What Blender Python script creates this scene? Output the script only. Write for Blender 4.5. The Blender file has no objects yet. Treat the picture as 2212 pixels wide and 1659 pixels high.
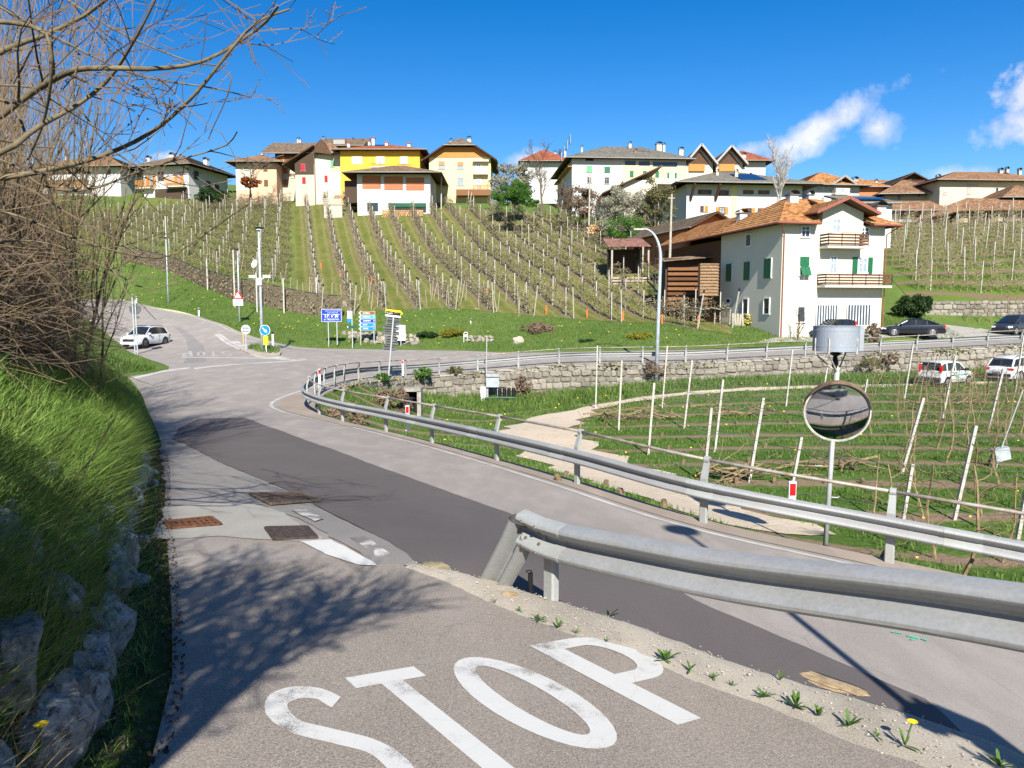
import bpy,bmesh,math,random
import numpy as np
from mathutils import Vector,Matrix,noise
from mathutils.geometry import delaunay_2d_cdt
R = math.radians
PI = math.pi
rnd = random.Random(7)
nrng = np.random.default_rng(11)
scene = bpy.context.scene
COL = scene.collection
# ------------------------------------------------------------------ camera, sky, sun, exposure
CAM_H = 1.6
PITCH = R(5.5)
FPX = 1662.0
cam_d = bpy.data.cameras.new('camera')
cam = bpy.data.objects.new('camera',cam_d)
COL.objects.link(cam)
cam.location = (0,0,CAM_H)
cam.rotation_euler = (PI / 2 - PITCH,0,0)
cam_d.sensor_width = 36.0
cam_d.lens = 36.0 * FPX / 2212.0
cam_d.clip_start = 0.05
cam_d.clip_end = 4000
scene.camera = cam
SUN_EL,SUN_AZ = R(36),R(6.0)
vs = scene.view_settings
vs.view_transform = 'Standard'
vs.look = 'None'
vs.gamma = 1.0
vs.use_curve_mapping = False
vs.exposure = 0.95
world = bpy.data.worlds.new('World')
scene.world = world
world.use_nodes = True
wn,wl = world.node_tree.nodes,world.node_tree.links
wn.clear()
def W(kind,**kw):
 n = wn.new(kind)
 for k,v in kw.items():
  setattr(n,k,v)
 return n
def wmath(op,a,b=None,c=None,clamp=False):
 n = W('ShaderNodeMath',operation=op,use_clamp=clamp)
 for i,x in enumerate((a,b,c)):
  if x is None:
   continue
  if isinstance(x,(int,float)):
   n.inputs[i].default_value = x
  else:
   wl.new(x,n.inputs[i])
 return n.outputs[0]
sky = W('ShaderNodeTexSky',sky_type='NISHITA')
sky.sun_disc = False
sky.sun_elevation = SUN_EL
sky.sun_rotation = PI + SUN_AZ
sky.altitude = 700
sky.air_density = 1.0
sky.dust_density = 0.4
sky.ozone_density = 2.2
hs = W('ShaderNodeHueSaturation')
hs.inputs['Hue'].default_value = 0.508
hs.inputs['Saturation'].default_value = 1.48
hs.inputs['Value'].default_value = 1.0
wl.new(sky.outputs[0],hs.inputs['Color'])
bg_out = W('ShaderNodeOutputWorld')
bg = W('ShaderNodeBackground')
bg.inputs['Strength'].default_value = 0.078
wl.new(bg.outputs[0],bg_out.inputs[0])
def pix_dir(px,py):
 """Unit direction (X right, Y ahead, Z up) through a point of the 2212 x 1659 picture."""
 u,v = (px - 1106.0) / FPX,(829.5 - py) / FPX
 return Vector((u,math.cos(PITCH) + v * math.sin(PITCH),-math.sin(PITCH) + v * math.cos(PITCH))).normalized()
tc = W('ShaderNodeTexCoord')
dirv = tc.outputs['Generated']
cloud_total = None
CLOUDS = [(1775,278,185,40,27,0.8),(1900,275,50,50,60,0.75),(2215,195,95,66,30,1.7),(2200,262,115,50,5,1.3),(1620,325,60,22,5,0.8),
  (365,340,42,15,10,0.9),(20,350,80,34,0,0.7),(1130,345,62,22,10,0.7),(2080,375,80,18,0,0.5),
  (-500,250,220,70,10,0.9),(2900,120,260,90,-10,1.0)]
nz = W('ShaderNodeTexNoise')
nz.inputs['Scale'].default_value = 16.0
nz.inputs['Detail'].default_value = 9.0
nz.inputs['Roughness'].default_value = 0.62
wl.new(dirv,nz.inputs['Vector'])
nz2 = W('ShaderNodeTexNoise')
nz2.inputs['Scale'].default_value = 45.0
nz2.inputs['Detail'].default_value = 6.0
wl.new(dirv,nz2.inputs['Vector'])
def wdot(vec):
 n = W('ShaderNodeVectorMath',operation='DOT_PRODUCT')
 wl.new(dirv,n.inputs[0])
 n.inputs[1].default_value = vec
 return n.outputs['Value']
for (cx,cy,a,b,tilt,dens) in CLOUDS:
 d = pix_dir(cx,cy)
 rt = Vector((d.y,-d.x,0)).normalized()
 up = rt.cross(d).normalized()
 t = R(tilt)
 e1 = rt * math.cos(t) + up * math.sin(t)
 e2 = -rt * math.sin(t) + up * math.cos(t)
 x = wmath('DIVIDE',wdot(e1),a / FPX)
 y = wmath('DIVIDE',wdot(e2),b / FPX)
 r2 = wmath('ADD',wmath('MULTIPLY',x,x),wmath('MULTIPLY',y,y))
 fall = wmath('SUBTRACT',1.0,wmath('SQRT',r2))
 fall = wmath('MULTIPLY',fall,wmath('GREATER_THAN',wdot(d),0.2))
 nn = wmath('MULTIPLY_ADD',wmath('SUBTRACT',nz.outputs['Fac'],0.5),2.6,wmath('MULTIPLY',wmath('SUBTRACT',nz2.outputs['Fac'],0.5),0.7))
 m = wmath('MULTIPLY',wmath('ADD',wmath('ADD',fall,nn),-0.12),1.3 * dens,clamp=True)
 m = wmath('MULTIPLY',m,wmath('MULTIPLY',wmath('ADD',fall,0.35),3.0,clamp=True))
 cloud_total = m if cloud_total is None else wmath('MAXIMUM',cloud_total,m)
cmix = W('ShaderNodeMix',data_type='RGBA')
wl.new(wmath('MULTIPLY',cloud_total,0.93),cmix.inputs['Factor'])
wl.new(hs.outputs[0],cmix.inputs['A'])
crgb = W('ShaderNodeMix',data_type='RGBA')
crgb.inputs['A'].default_value = (4.6,5.0,6.4,1)
crgb.inputs['B'].default_value = (7.2,7.3,7.7,1)
wl.new(wmath('MULTIPLY_ADD',nz.outputs['Fac'],2.4,-0.75,clamp=True),crgb.inputs['Factor'])
wl.new(crgb.outputs['Result'],cmix.inputs['B'])
wl.new(cmix.outputs['Result'],bg.inputs['Color'])
sun_d = bpy.data.lights.new('sun','SUN')
sun_d.energy = 4.9
sun_d.angle = R(0.53)
sun_d.color = (1.0,0.955,0.88)
sun = bpy.data.objects.new('sun',sun_d)
COL.objects.link(sun)
light_dir = Vector((-math.sin(SUN_AZ) * math.cos(SUN_EL),math.cos(SUN_AZ) * math.cos(SUN_EL),-math.sin(SUN_EL)))
sun.rotation_euler = light_dir.to_track_quat('-Z','Y').to_euler()
sun.location = (0,-30,40)
scene.render.engine = 'CYCLES'
scene.cycles.max_bounces = 6
scene.cycles.diffuse_bounces = 2
scene.cycles.glossy_bounces = 3
scene.cycles.transmission_bounces = 3
scene.cycles.caustics_reflective = False
scene.cycles.caustics_refractive = False
scene.cycles.use_denoising = True
# ------------------------------------------------------------------ helpers
def P(px,py,Y):
 """The point at world distance Y ahead seen at picture position px, py."""
 d = pix_dir(px,py)
 k = Y / d.y
 return Vector((d.x * k,Y,CAM_H + d.z * k))
def hit(px,py,f,y0=2.0,y1=260.0,step=0.25):
 """Where the ray through px, py meets the height field f(x, y)."""
 d = pix_dir(px,py)
 ys = np.arange(y0,y1,step)
 k = ys / d.y
 gap = CAM_H + d.z * k - f(d.x * k,ys)
 idx = np.nonzero(gap <= 0)[0]
 if len(idx) == 0:
  return None
 i = idx[0]
 a,b = (ys[i - 1],ys[i]) if i > 0 else (ys[0],ys[0])
 for _ in range(14):
  m = 0.5 * (a + b)
  k = m / d.y
  if CAM_H + d.z * k - float(f(d.x * k,m)) <= 0:
   b = m
  else:
   a = m
 k = b / d.y
 return Vector((d.x * k,b,CAM_H + d.z * k))
class TPS:
 """Thin plate height surface through scattered points."""
 def __init__(self,pts,smooth=0.0):
  p = np.array(pts,float)
  self.c = p[:,:2]
  n = len(p)
  d = np.linalg.norm(self.c[:,None] - self.c[None],axis=2)
  K = np.where(d > 0,d * d * np.log(d + 1e-12),0) + smooth * np.eye(n)
  Q = np.hstack([np.ones((n,1)),self.c])
  A = np.block([[K,Q],[Q.T,np.zeros((3,3))]])
  self.w = np.linalg.solve(A,np.concatenate([p[:,2],np.zeros(3)]))
 def __call__(self,x,y):
  x,y = np.asarray(x,float),np.asarray(y,float)
  sh = np.broadcast(x,y).shape
  q = np.stack([np.broadcast_to(x,sh).ravel(),np.broadcast_to(y,sh).ravel()],1)
  out = np.empty(len(q))
  n = len(self.c)
  for s in range(0,len(q),20000):
   qq = q[s:s + 20000]
   d2 = ((qq[:,None] - self.c[None]) ** 2).sum(2)
   U = 0.5 * d2 * np.log(d2 + 1e-12)
   out[s:s + 20000] = U @ self.w[:n] + self.w[n] + qq @ self.w[n + 1:]
  return out.reshape(sh) if sh else float(out[0])
def tag(o,label=None,cat=None,group=None,kind=None):
 if label: o['label'] = label
 if cat: o['category'] = cat
 if group: o['group'] = group
 if kind: o['kind'] = kind
 return o
def empty(name,loc=(0,0,0),label=None,cat=None,group=None,rz=0.0):
 o = bpy.data.objects.new(name,None)
 COL.objects.link(o)
 o.location = loc
 o.rotation_euler = (0,0,rz)
 o.empty_display_size = 0.2
 return tag(o,label,cat,group)
def link_mesh(name,me,mats,parent=None,world=False,smooth=False):
 o = bpy.data.objects.new(name,me)
 COL.objects.link(o)
 if mats is not None and len(me.materials) == 0:
  for m in (mats if isinstance(mats,(list,tuple)) else [mats]):
   me.materials.append(m)
 if smooth:
  me.polygons.foreach_set('use_smooth',np.ones(len(me.polygons),bool))
 if parent is not None:
  o.parent = parent
  if world:
   o.matrix_parent_inverse = (Matrix.Translation(parent.location) @ parent.rotation_euler.to_matrix().to_4x4()).inverted()
 return o
class MB:
 """Collects boxes, bars, tubes and sweeps and links them as one mesh object."""
 def __init__(s):
  s.v,s.f,s.m = [],[],[]
 def add(s,vs,fs,m=0):
  b = len(s.v)
  s.v.extend([tuple(v) for v in vs])
  s.f.extend([tuple(i + b for i in f) for f in fs])
  s.m.extend([m] * len(fs))
  return s
 def box(s,c,size,M=None,m=0):
  x,y,z = (k / 2 for k in size)
  vs = [Vector((i * x,j * y,k * z)) for k in (-1,1) for j in (-1,1) for i in (-1,1)]
  if M is not None:
   vs = [M @ v for v in vs]
  c = Vector(c)
  return s.add([v + c for v in vs],[(0,2,3,1),(4,5,7,6),(0,1,5,4),(2,6,7,3),(0,4,6,2),(1,3,7,5)],m)
 def bar(s,p0,p1,w,d,side=None,m=0):
  p0,p1 = Vector(p0),Vector(p1)
  t = (p1 - p0)
  L = t.length
  t.normalize()
  sd = Vector(side) if side is not None else (Vector((0,0,1)).cross(t) if abs(t.z) < 0.95 else Vector((1,0,0)))
  sd = (sd - t * sd.dot(t)).normalized()
  n = t.cross(sd)
  vs = []
  for p in (p0,p1):
   for a,b in ((-1,-1),(1,-1),(1,1),(-1,1)):
    vs.append(p + sd * (a * w / 2) + n * (b * d / 2))
  return s.add(vs,[(3,2,1,0),(4,5,6,7),(0,1,5,4),(1,2,6,5),(2,3,7,6),(3,0,4,7)],m)
 def tube(s,pts,rad,n=6,m=0,cap=True):
  pts = [Vector(p) for p in pts]
  if not isinstance(rad,(list,tuple)):
   rad = [rad] * len(pts)
  b = len(s.v)
  ref = None
  for i,p in enumerate(pts):
   t = (pts[min(i + 1,len(pts) - 1)] - pts[max(i - 1,0)])
   if t.length < 1e-9:
    t = Vector((0,0,1))
   t.normalize()
   if ref is None:
    ref = Vector((1,0,0)) if abs(t.x) < 0.8 else Vector((0,1,0))
   u = (ref - t * ref.dot(t))
   if u.length < 1e-6:
    u = t.orthogonal()
   u.normalize()
   ref = u
   w = t.cross(u)
   for k in range(n):
    a = 2 * PI * k / n
    s.v.append(tuple(p + (u * math.cos(a) + w * math.sin(a)) * rad[i]))
  fs = []
  for i in range(len(pts) - 1):
   for k in range(n):
    k2 = (k + 1) % n
    fs.append((b + i * n + k,b + i * n + k2,b + (i + 1) * n + k2,b + (i + 1) * n + k))
  if cap:
   fs.append(tuple(b + k for k in reversed(range(n))))
   fs.append(tuple(b + (len(pts) - 1) * n + k for k in range(n)))
  s.f.extend(fs)
  s.m.extend([m] * len(fs))
  return s
 def prism(s,poly,z0,z1,M=None,m=0):
  """Extrudes a 2-D polygon (counter-clockwise) along local z."""
  n = len(poly)
  vs = [Vector((x,y,z0)) for x,y in poly] + [Vector((x,y,z1)) for x,y in poly]
  if M is not None:
   vs = [M @ v for v in vs]
  fs = [tuple(reversed(range(n))),tuple(range(n,2 * n))]
  fs += [(i,(i + 1) % n,n + (i + 1) % n,n + i) for i in range(n)]
  return s.add(vs,fs,m)
 def sweep(s,prof,path,closed=True,m=0,caps=True,flip=1.0):
  """Profile (sideways, up) carried along a path of points; sideways is horizontal, to the right of travel."""
  path = [Vector(p) for p in path]
  b = len(s.v)
  n = len(prof)
  for i,p in enumerate(path):
   t = path[min(i + 1,len(path) - 1)] - path[max(i - 1,0)]
   t.z = 0
   t.normalize()
   r = Vector((t.y,-t.x,0)) * flip
   for (a,h) in prof:
    s.v.append(tuple(p + r * a + Vector((0,0,h))))
  fs = []
  cnt = n if closed else n - 1
  for i in range(len(path) - 1):
   for k in range(cnt):
    k2 = (k + 1) % n
    fs.append((b + i * n + k,b + (i + 1) * n + k,b + (i + 1) * n + k2,b + i * n + k2))
  if closed and caps:
   fs.append(tuple(b + k for k in range(n)))
   fs.append(tuple(b + (len(path) - 1) * n + k for k in reversed(range(n))))
  s.f.extend(fs)
  s.m.extend([m] * len(fs))
  return s
 def lathe(s,prof,n=16,M=None,m=0):
  b = len(s.v)
  for (r,z) in prof:
   for k in range(n):
    a = 2 * PI * k / n
    v = Vector((r * math.cos(a),r * math.sin(a),z))
    s.v.append(tuple(M @ v if M is not None else v))
  fs = []
  for i in range(len(prof) - 1):
   for k in range(n):
    k2 = (k + 1) % n
    fs.append((b + i * n + k,b + i * n + k2,b + (i + 1) * n + k2,b + (i + 1) * n + k))
  if prof[0][0] > 1e-6: fs.append(tuple(b + k for k in reversed(range(n))))
  if prof[-1][0] > 1e-6: fs.append(tuple(b + (len(prof) - 1) * n + k for k in range(n)))
  s.f.extend(fs)
  s.m.extend([m] * len(fs))
  return s
 def mesh(s,name='mesh'):
  me = bpy.data.meshes.new(name)
  me.from_pydata(s.v,[],s.f)
  if any(s.m):
   me.polygons.foreach_set('material_index',np.array(s.m,np.int32))
  return me
 def build(s,name,mats,parent=None,world=False,smooth=False):
  return link_mesh(name,s.mesh(name),mats,parent,world,smooth)
def np_mesh(name,verts,loops,counts):
 """Fast mesh from numpy arrays: vertices (n,3), flat loop indices, loop count per face."""
 me = bpy.data.meshes.new(name)
 me.vertices.add(len(verts))
 me.vertices.foreach_set('co',np.asarray(verts,np.float32).ravel())
 me.loops.add(len(loops))
 me.loops.foreach_set('vertex_index',np.asarray(loops,np.int32))
 me.polygons.add(len(counts))
 starts = np.concatenate([[0],np.cumsum(counts)[:-1]])
 me.polygons.foreach_set('loop_start',starts.astype(np.int32))
 me.polygons.foreach_set('loop_total',np.asarray(counts,np.int32))
 me.update(calc_edges=True)
 return me
def rock_mesh(size,seed,rough=0.22,sub=2,boxy=0.55):
 """An uneven stone: a sphere pulled towards a box and broken by noise."""
 bm = bmesh.new()
 bmesh.ops.create_icosphere(bm,subdivisions=sub,radius=1.0)
 off = Vector((seed * 3.17,seed * 1.71,seed * 0.37))
 rc = random.Random(int(seed * 131) + 5)
 cuts = []
 for _ in range(9):
  n_ = Vector((rc.gauss(0,1),rc.gauss(0,1),rc.gauss(0,1))).normalized()
  cuts.append((n_,rc.uniform(0.55,0.85)))
 for v in bm.verts:
  c = v.co.copy()
  mx = max(abs(c.x),abs(c.y),abs(c.z))
  c = c * (1 - boxy) + (c / mx) * boxy * 0.85
  for n_,d_ in cuts:
   k = c.dot(n_)
   if k > d_: c = c - n_ * (k - d_)
  c *= 1 + rough * noise.noise(c * 1.3 + off) + rough * 0.5 * noise.noise(c * 3.1 + off)
  v.co = Vector((c.x * size[0] / 2,c.y * size[1] / 2,c.z * size[2] / 2))
 me = bpy.data.meshes.new('rock')
 bm.to_mesh(me)
 bm.free()
 return me
def block_mesh(size,seed,jit=0.12):
 """A rough wall stone with knocked-off corners, about 26 triangles."""
 r = random.Random(seed)
 w,d,h = (k / 2 for k in size)
 ring = []
 ch = min(w,h)
 for (sx,sz) in ((-1,-1),(1,-1),(1,1),(-1,1)):
  a,b = r.uniform(0.15,0.5) * ch,r.uniform(0.15,0.5) * ch
  p,q = (sx * w,sz * (h - b)),(sx * (w - a),sz * h)
  ring += [p,q] if sx * sz > 0 else [q,p]
 vs,n = [],len(ring)
 ring = [ring[i] for i in range(n)]
 for sc,y in ((1.0,d),(1.0,-d * 0.55),(0.80,-d)):
  for (x,z) in ring:
   vs.append((x * sc * (1 + r.uniform(-jit,jit) * 0.3),y + r.uniform(-0.02,0.02),z * sc * (1 + r.uniform(-jit,jit) * 0.3)))
 vs.append((r.uniform(-.2,.2) * w,-d * 1.12,r.uniform(-.2,.2) * h))
 fs = []
 for k in range(2):
  for i in range(n):
   j = (i + 1) % n
   fs.append((k * n + i,k * n + j,(k + 1) * n + j,(k + 1) * n + i))
 fs += [(2 * n + i,2 * n + (i + 1) % n,3 * n) for i in range(n)]
 me = bpy.data.meshes.new('stone')
 me.from_pydata(vs,[],fs)
 return me
def spline(pts,step):
 """Catmull-Rom through 3-D points, resampled about every step metres."""
 P_ = [np.array(p,float) for p in pts]
 P_ = [2 * P_[0] - P_[1]] + P_ + [2 * P_[-1] - P_[-2]]
 dense = []
 for i in range(1,len(P_) - 2):
  p0,p1,p2,p3 = P_[i - 1:i + 3]
  for t in np.linspace(0,1,40,endpoint=False):
   dense.append(0.5 * ((2 * p1) + (-p0 + p2) * t + (2 * p0 - 5 * p1 + 4 * p2 - p3) * t * t + (-p0 + 3 * p1 - 3 * p2 + p3) * t ** 3))
 dense.append(P_[-2])
 dense = np.array(dense)
 s = np.concatenate([[0],np.cumsum(np.linalg.norm(np.diff(dense,axis=0),axis=1))])
 n = max(2,int(round(s[-1] / step)) + 1)
 ss = np.linspace(0,s[-1],n)
 return np.stack([np.interp(ss,s,dense[:,k]) for k in range(dense.shape[1])],1)
def offset_path(path,d):
 """Path moved d metres to the right of travel (horizontally)."""
 t = np.gradient(path[:,:2],axis=0)
 t /= np.linalg.norm(t,axis=1)[:,None]
 out = path.copy()
 out[:,0] += t[:,1] * d
 out[:,1] -= t[:,0] * d
 return out
def in_poly(x,y,poly):
 x,y = np.asarray(x),np.asarray(y)
 c = np.zeros(x.shape,bool)
 n = len(poly)
 for i in range(n):
  x0,y0 = poly[i][0],poly[i][1]
  x1,y1 = poly[(i + 1) % n][0],poly[(i + 1) % n][1]
  if y0 == y1:
   continue
  hitm = ((y0 > y) != (y1 > y)) & (x < (x1 - x0) * (y - y0) / (y1 - y0) + x0)
  c ^= hitm
 return c
def drape_mesh(name,poly,f,res,lift=0.0):
 """Triangulated sheet over a plan polygon, its heights taken from f. res is the spacing or a function of (x, y)."""
 poly = [(float(p[0]),float(p[1])) for p in poly]
 dens = []
 n = len(poly)
 rmin = res if isinstance(res,(int,float)) else None
 for i in range(n):
  a,b = np.array(poly[i]),np.array(poly[(i + 1) % n])
  r = rmin or float(res((a[0] + b[0]) / 2,(a[1] + b[1]) / 2))
  k = max(1,int(np.linalg.norm(b - a) / r))
  for j in range(k):
   dens.append(a + (b - a) * j / k)
 px = np.array(dens)
 lo,hi = px.min(0),px.max(0)
 ins = []
 if rmin:
  gx,gy = np.meshgrid(np.arange(lo[0],hi[0],rmin),np.arange(lo[1],hi[1],rmin))
  g = np.stack([gx.ravel(),gy.ravel()],1) + nrng.uniform(-0.15,0.15,(gx.size,2)) * rmin
 else:
  gs = []
  yy = lo[1]
  while yy < hi[1]:
   r = float(res(0.0,yy))
   xs = np.arange(lo[0],hi[0],r)
   gs.append(np.stack([xs,np.full(len(xs),yy)],1) + nrng.uniform(-0.15,0.15,(len(xs),2)) * r)
   yy += r
  g = np.concatenate(gs)
 g = g[in_poly(g[:,0],g[:,1],[tuple(p) for p in px])]
 allp = np.concatenate([px,g]) if len(g) else px
 nb = len(px)
 vs,es,fs,*_ = delaunay_2d_cdt([Vector(p) for p in allp.tolist()],[(i,(i + 1) % nb) for i in range(nb)],[],1,1e-5)
 v = np.array([(p.x,p.y) for p in vs])
 tri = np.array([t for t in fs if len(t) == 3])
 c = v[tri].mean(1)
 keep = in_poly(c[:,0],c[:,1],[tuple(p) for p in px])
 tri = tri[keep]
 z = f(v[:,0],v[:,1]) + lift
 a,b,c3 = v[tri[:,0]],v[tri[:,1]],v[tri[:,2]]
 cr = (b[:,0] - a[:,0]) * (c3[:,1] - a[:,1]) - (b[:,1] - a[:,1]) * (c3[:,0] - a[:,0])
 tri[cr < 0] = tri[cr < 0][:,::-1]
 return np_mesh(name,np.column_stack([v,z]),tri.ravel(),np.full(len(tri),3))
def drape(name,poly,f,res,mat,lift=0.0,kind='structure',parent=None,smooth=True,label=None):
 o = link_mesh(name,drape_mesh(name,poly,f,res,lift),mat,parent,smooth=smooth)
 if kind: o['kind'] = kind
 if label: o['label'] = label
 return o
# ------------------------------------------------------------------ materials
class NT:
 def __init__(s,name):
  s.mat = bpy.data.materials.new(name)
  s.mat.use_nodes = True
  s.n,s.l = s.mat.node_tree.nodes,s.mat.node_tree.links
  s.bsdf = s.n['Principled BSDF']
  s.geo = s.n.new('ShaderNodeNewGeometry')
  s.tc = s.n.new('ShaderNodeTexCoord')
  s.oi = s.n.new('ShaderNodeObjectInfo')
 def set(s,inp,v):
  if hasattr(v,'is_linked') or hasattr(v,'links'):
   s.l.new(v,inp)
  elif isinstance(v,(tuple,list)) and len(v) == 3 and inp.type == 'RGBA':
   inp.default_value = (*v,1)
  else:
   inp.default_value = v
 def math(s,op,a,b=0.0,c=0.0,clamp=False):
  n = s.n.new('ShaderNodeMath')
  n.operation,n.use_clamp = op,clamp
  for i,x in enumerate((a,b,c)):
   s.set(n.inputs[i],x)
  return n.outputs[0]
 def noise(s,scale,detail=4,rough=0.6,vec=None,dist=0.0):
  n = s.n.new('ShaderNodeTexNoise')
  n.inputs['Scale'].default_value = scale
  n.inputs['Detail'].default_value = detail
  n.inputs['Roughness'].default_value = rough
  n.inputs['Distortion'].default_value = dist
  s.l.new(vec if vec is not None else s.geo.outputs['Position'],n.inputs['Vector'])
  return n.outputs['Fac']
 def voro(s,scale,feature='F1',vec=None,out='Distance'):
  n = s.n.new('ShaderNodeTexVoronoi')
  n.feature = feature
  n.inputs['Scale'].default_value = scale
  s.l.new(vec if vec is not None else s.geo.outputs['Position'],n.inputs['Vector'])
  return n.outputs[out]
 def wave(s,scale,vec,dist=0.0,direction='X',prof='SIN',dscale=1.0):
  n = s.n.new('ShaderNodeTexWave')
  n.bands_direction,n.wave_profile = direction,prof
  n.inputs['Scale'].default_value = scale
  n.inputs['Distortion'].default_value = dist
  n.inputs['Detail Scale'].default_value = dscale
  s.l.new(vec,n.inputs['Vector'])
  return n.outputs['Fac']
 def ramp(s,fac,stops,interp='LINEAR'):
  n = s.n.new('ShaderNodeValToRGB')
  n.color_ramp.interpolation = interp
  e = n.color_ramp.elements
  while len(e) < len(stops):
   e.new(0.5)
  for el,(p,c) in zip(e,stops):
   el.position = p
   el.color = (*c,1) if len(c) == 3 else c
  s.l.new(fac,n.inputs['Fac'])
  return n.outputs['Color']
 def mix(s,fac,a,b,blend='MIX'):
  n = s.n.new('ShaderNodeMix')
  n.data_type,n.blend_type = 'RGBA',blend
  s.set(n.inputs['Factor'],fac)
  s.set(n.inputs['A'],a)
  s.set(n.inputs['B'],b)
  return n.outputs['Result']
 def stretch(s,vec,sx,sy,sz):
  n = s.n.new('ShaderNodeMapping')
  n.inputs['Scale'].default_value = (sx,sy,sz)
  s.l.new(vec,n.inputs['Vector'])
  return n.outputs[0]
 def sep(s,vec):
  n = s.n.new('ShaderNodeSeparateXYZ')
  s.l.new(vec,n.inputs[0])
  return n.outputs
 def bump(s,h,strength=0.3,dist=0.02):
  n = s.n.new('ShaderNodeBump')
  n.inputs['Strength'].default_value = strength
  n.inputs['Distance'].default_value = dist
  s.l.new(h,n.inputs['Height'])
  s.l.new(n.outputs[0],s.bsdf.inputs['Normal'])
 def out(s,color,rough=0.8,metal=0.0,spec=0.3):
  s.set(s.bsdf.inputs['Base Color'],color)
  s.set(s.bsdf.inputs['Roughness'],rough)
  s.set(s.bsdf.inputs['Metallic'],metal)
  s.set(s.bsdf.inputs['Specular IOR Level'],spec)
  return s.mat
def simple(name,col,rough=0.8,var=0.18,scale=6.0,metal=0.0,spec=0.3,bump=0.0,bscale=None,col2=None,objvar=0.0,detail=4,coat=0.0):
 t = NT(name)
 f = t.noise(scale,detail)
 c2 = col2 or tuple(max(0.0,c * (1 - 2 * var)) for c in col)
 c1 = tuple(min(1.0,c * (1 + var)) for c in col)
 c = t.ramp(f,[(0.3,c2),(0.7,c1)])
 if objvar:
  k = t.math('MULTIPLY_ADD',t.oi.outputs['Random'],2 * objvar,1 - objvar)
  n = t.n.new('ShaderNodeVectorMath')
  n.operation = 'SCALE'
  t.l.new(c,n.inputs[0])
  t.l.new(k,n.inputs['Scale'])
  c = n.outputs[0]
 if bump:
  t.bump(t.noise(bscale or scale * 4,5),bump,0.02)
 if coat:
  t.bsdf.inputs['Coat Weight'].default_value = coat
  t.bsdf.inputs['Coat Roughness'].default_value = 0.05
 return t.out(c,rough,metal,spec)
# ------------------------------------------------------------------ heights of the ground
def side_z(x,y):
 return -0.11 * np.asarray(y) - 0.06 * np.asarray(x)
RAIL = [(13.0,6.2,-2.55),(9.0,9.4,-2.5),(5.9,11.7,-2.35),(3.35,13.3,-2.15),(1.45,16.0,-2.1),(-0.5,19.3,-2.2),(-2.4,22.6,-2.35),(-4.3,25.2,-2.4),
  (-6.0,27.2,-2.4),(-7.4,29.0,-2.35),(-8.4,31.2,-2.3),(-9.0,35.0,-2.3),(-9.35,39.3,-2.4),(-9.5,45.5,-2.65),(-8.2,50.4,-2.85),(-6.0,53.6,-2.95),
  (-2.5,55.6,-2.8),(2.5,55.8,-2.4),(5.6,54.8,-2.2),(11.0,54.2,-2.1),(14.0,54.2,-2.0),(20.0,55.2,-1.75),(30.0,57.0,-1.4),(37.5,58.4,-1.1),(52.0,61.5,-0.7)]
rail_path = spline(RAIL,0.5)
far_edge = [(-50,100,2.9),(-41.5,90,1.84),(-33,80.5,0.97),(-28,74.5,0.22),(-24.2,70.5,-0.7),(-19.9,70.5,-1.75),(-13.2,71.5,-2.05),(-4.3,68,-2.0),(-0.2,65,-2.0),
   (7.3,62.5,-1.75),(14.7,62.2,-1.6),(22.5,63.2,-1.4),(30.8,64.8,-1.1),(43.9,67,-0.75),(60,70,-0.4)]
side_edge = [(-0.75,-3.0),(-0.95,0.0),(-1.25,1.6),(-1.58,3.34),(-2.75,6.0),(-4.1,8.9),(-6.4,14.0),(-9.05,19.5),(-12.4,26.0),(-16,33),(-20.3,40.5)]
left_branch = [(-20.3,40.5,-1.9),(-19.6,43.0,-1.85),(-20.8,46.5,-1.8),(-24.5,52,-1.75),(-30.5,61,-1.6),(-36.5,70,-0.8),(-45.5,82,0.9),(-59,98,2.8)]
road_pts = [tuple(p) for p in RAIL] + far_edge + left_branch
road_pts += [(x,y,float(side_z(x,y))) for x,y in [(-4.1,8.9),(-2.75,6.0),(-1.9,6.6),(-0.87,7.0),(-2.5,8.0)]]
road_pts += [(-6.4,14.0,-1.22),(-9.05,19.5,-1.6),(-12.4,26,-1.85),(-16,33,-1.98),(0.3,7.6,-1.05),(1.3,7.2,-1.40),(2.6,6.4,-1.68),(4.2,4.6,-1.95),(6,2.5,-2.1),(9,0,-2.3),
   (3.4,9.4,-1.95),(7,7,-2.3),(-1.2,11.5,-1.45),(-4,18,-1.75),(-8,26,-2.0),(-12,38,-2.05),(-14,46,-1.95),(-14,57,-2.0),(-22,55,-1.75),(-17,63,-1.75),
   (4.5,3.2,-2.0),(12,2,-2.5)]
road_z = TPS(road_pts,0.02)
def smooth01(t):
 t = np.clip(t,0,1)
 return t * t * (3 - 2 * t)
def lane_z(x,y):
 """The side road: a plane near the camera that eases into the junction."""
 t = smooth01((np.asarray(y) - 5.8) / 2.6)
 return side_z(x,y) * (1 - t) + (road_z(x,y) + 0.012) * t
rail_off3 = offset_path(rail_path,3.2)
orch_pts = [(p[0],p[1],p[2] - 0.12) for p in offset_path(rail_path,0.25)[:100:5]]
for i in range(0,58,5):
 p = rail_off3[i]
 orch_pts.append((p[0],p[1],p[2] - 0.95))
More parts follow.
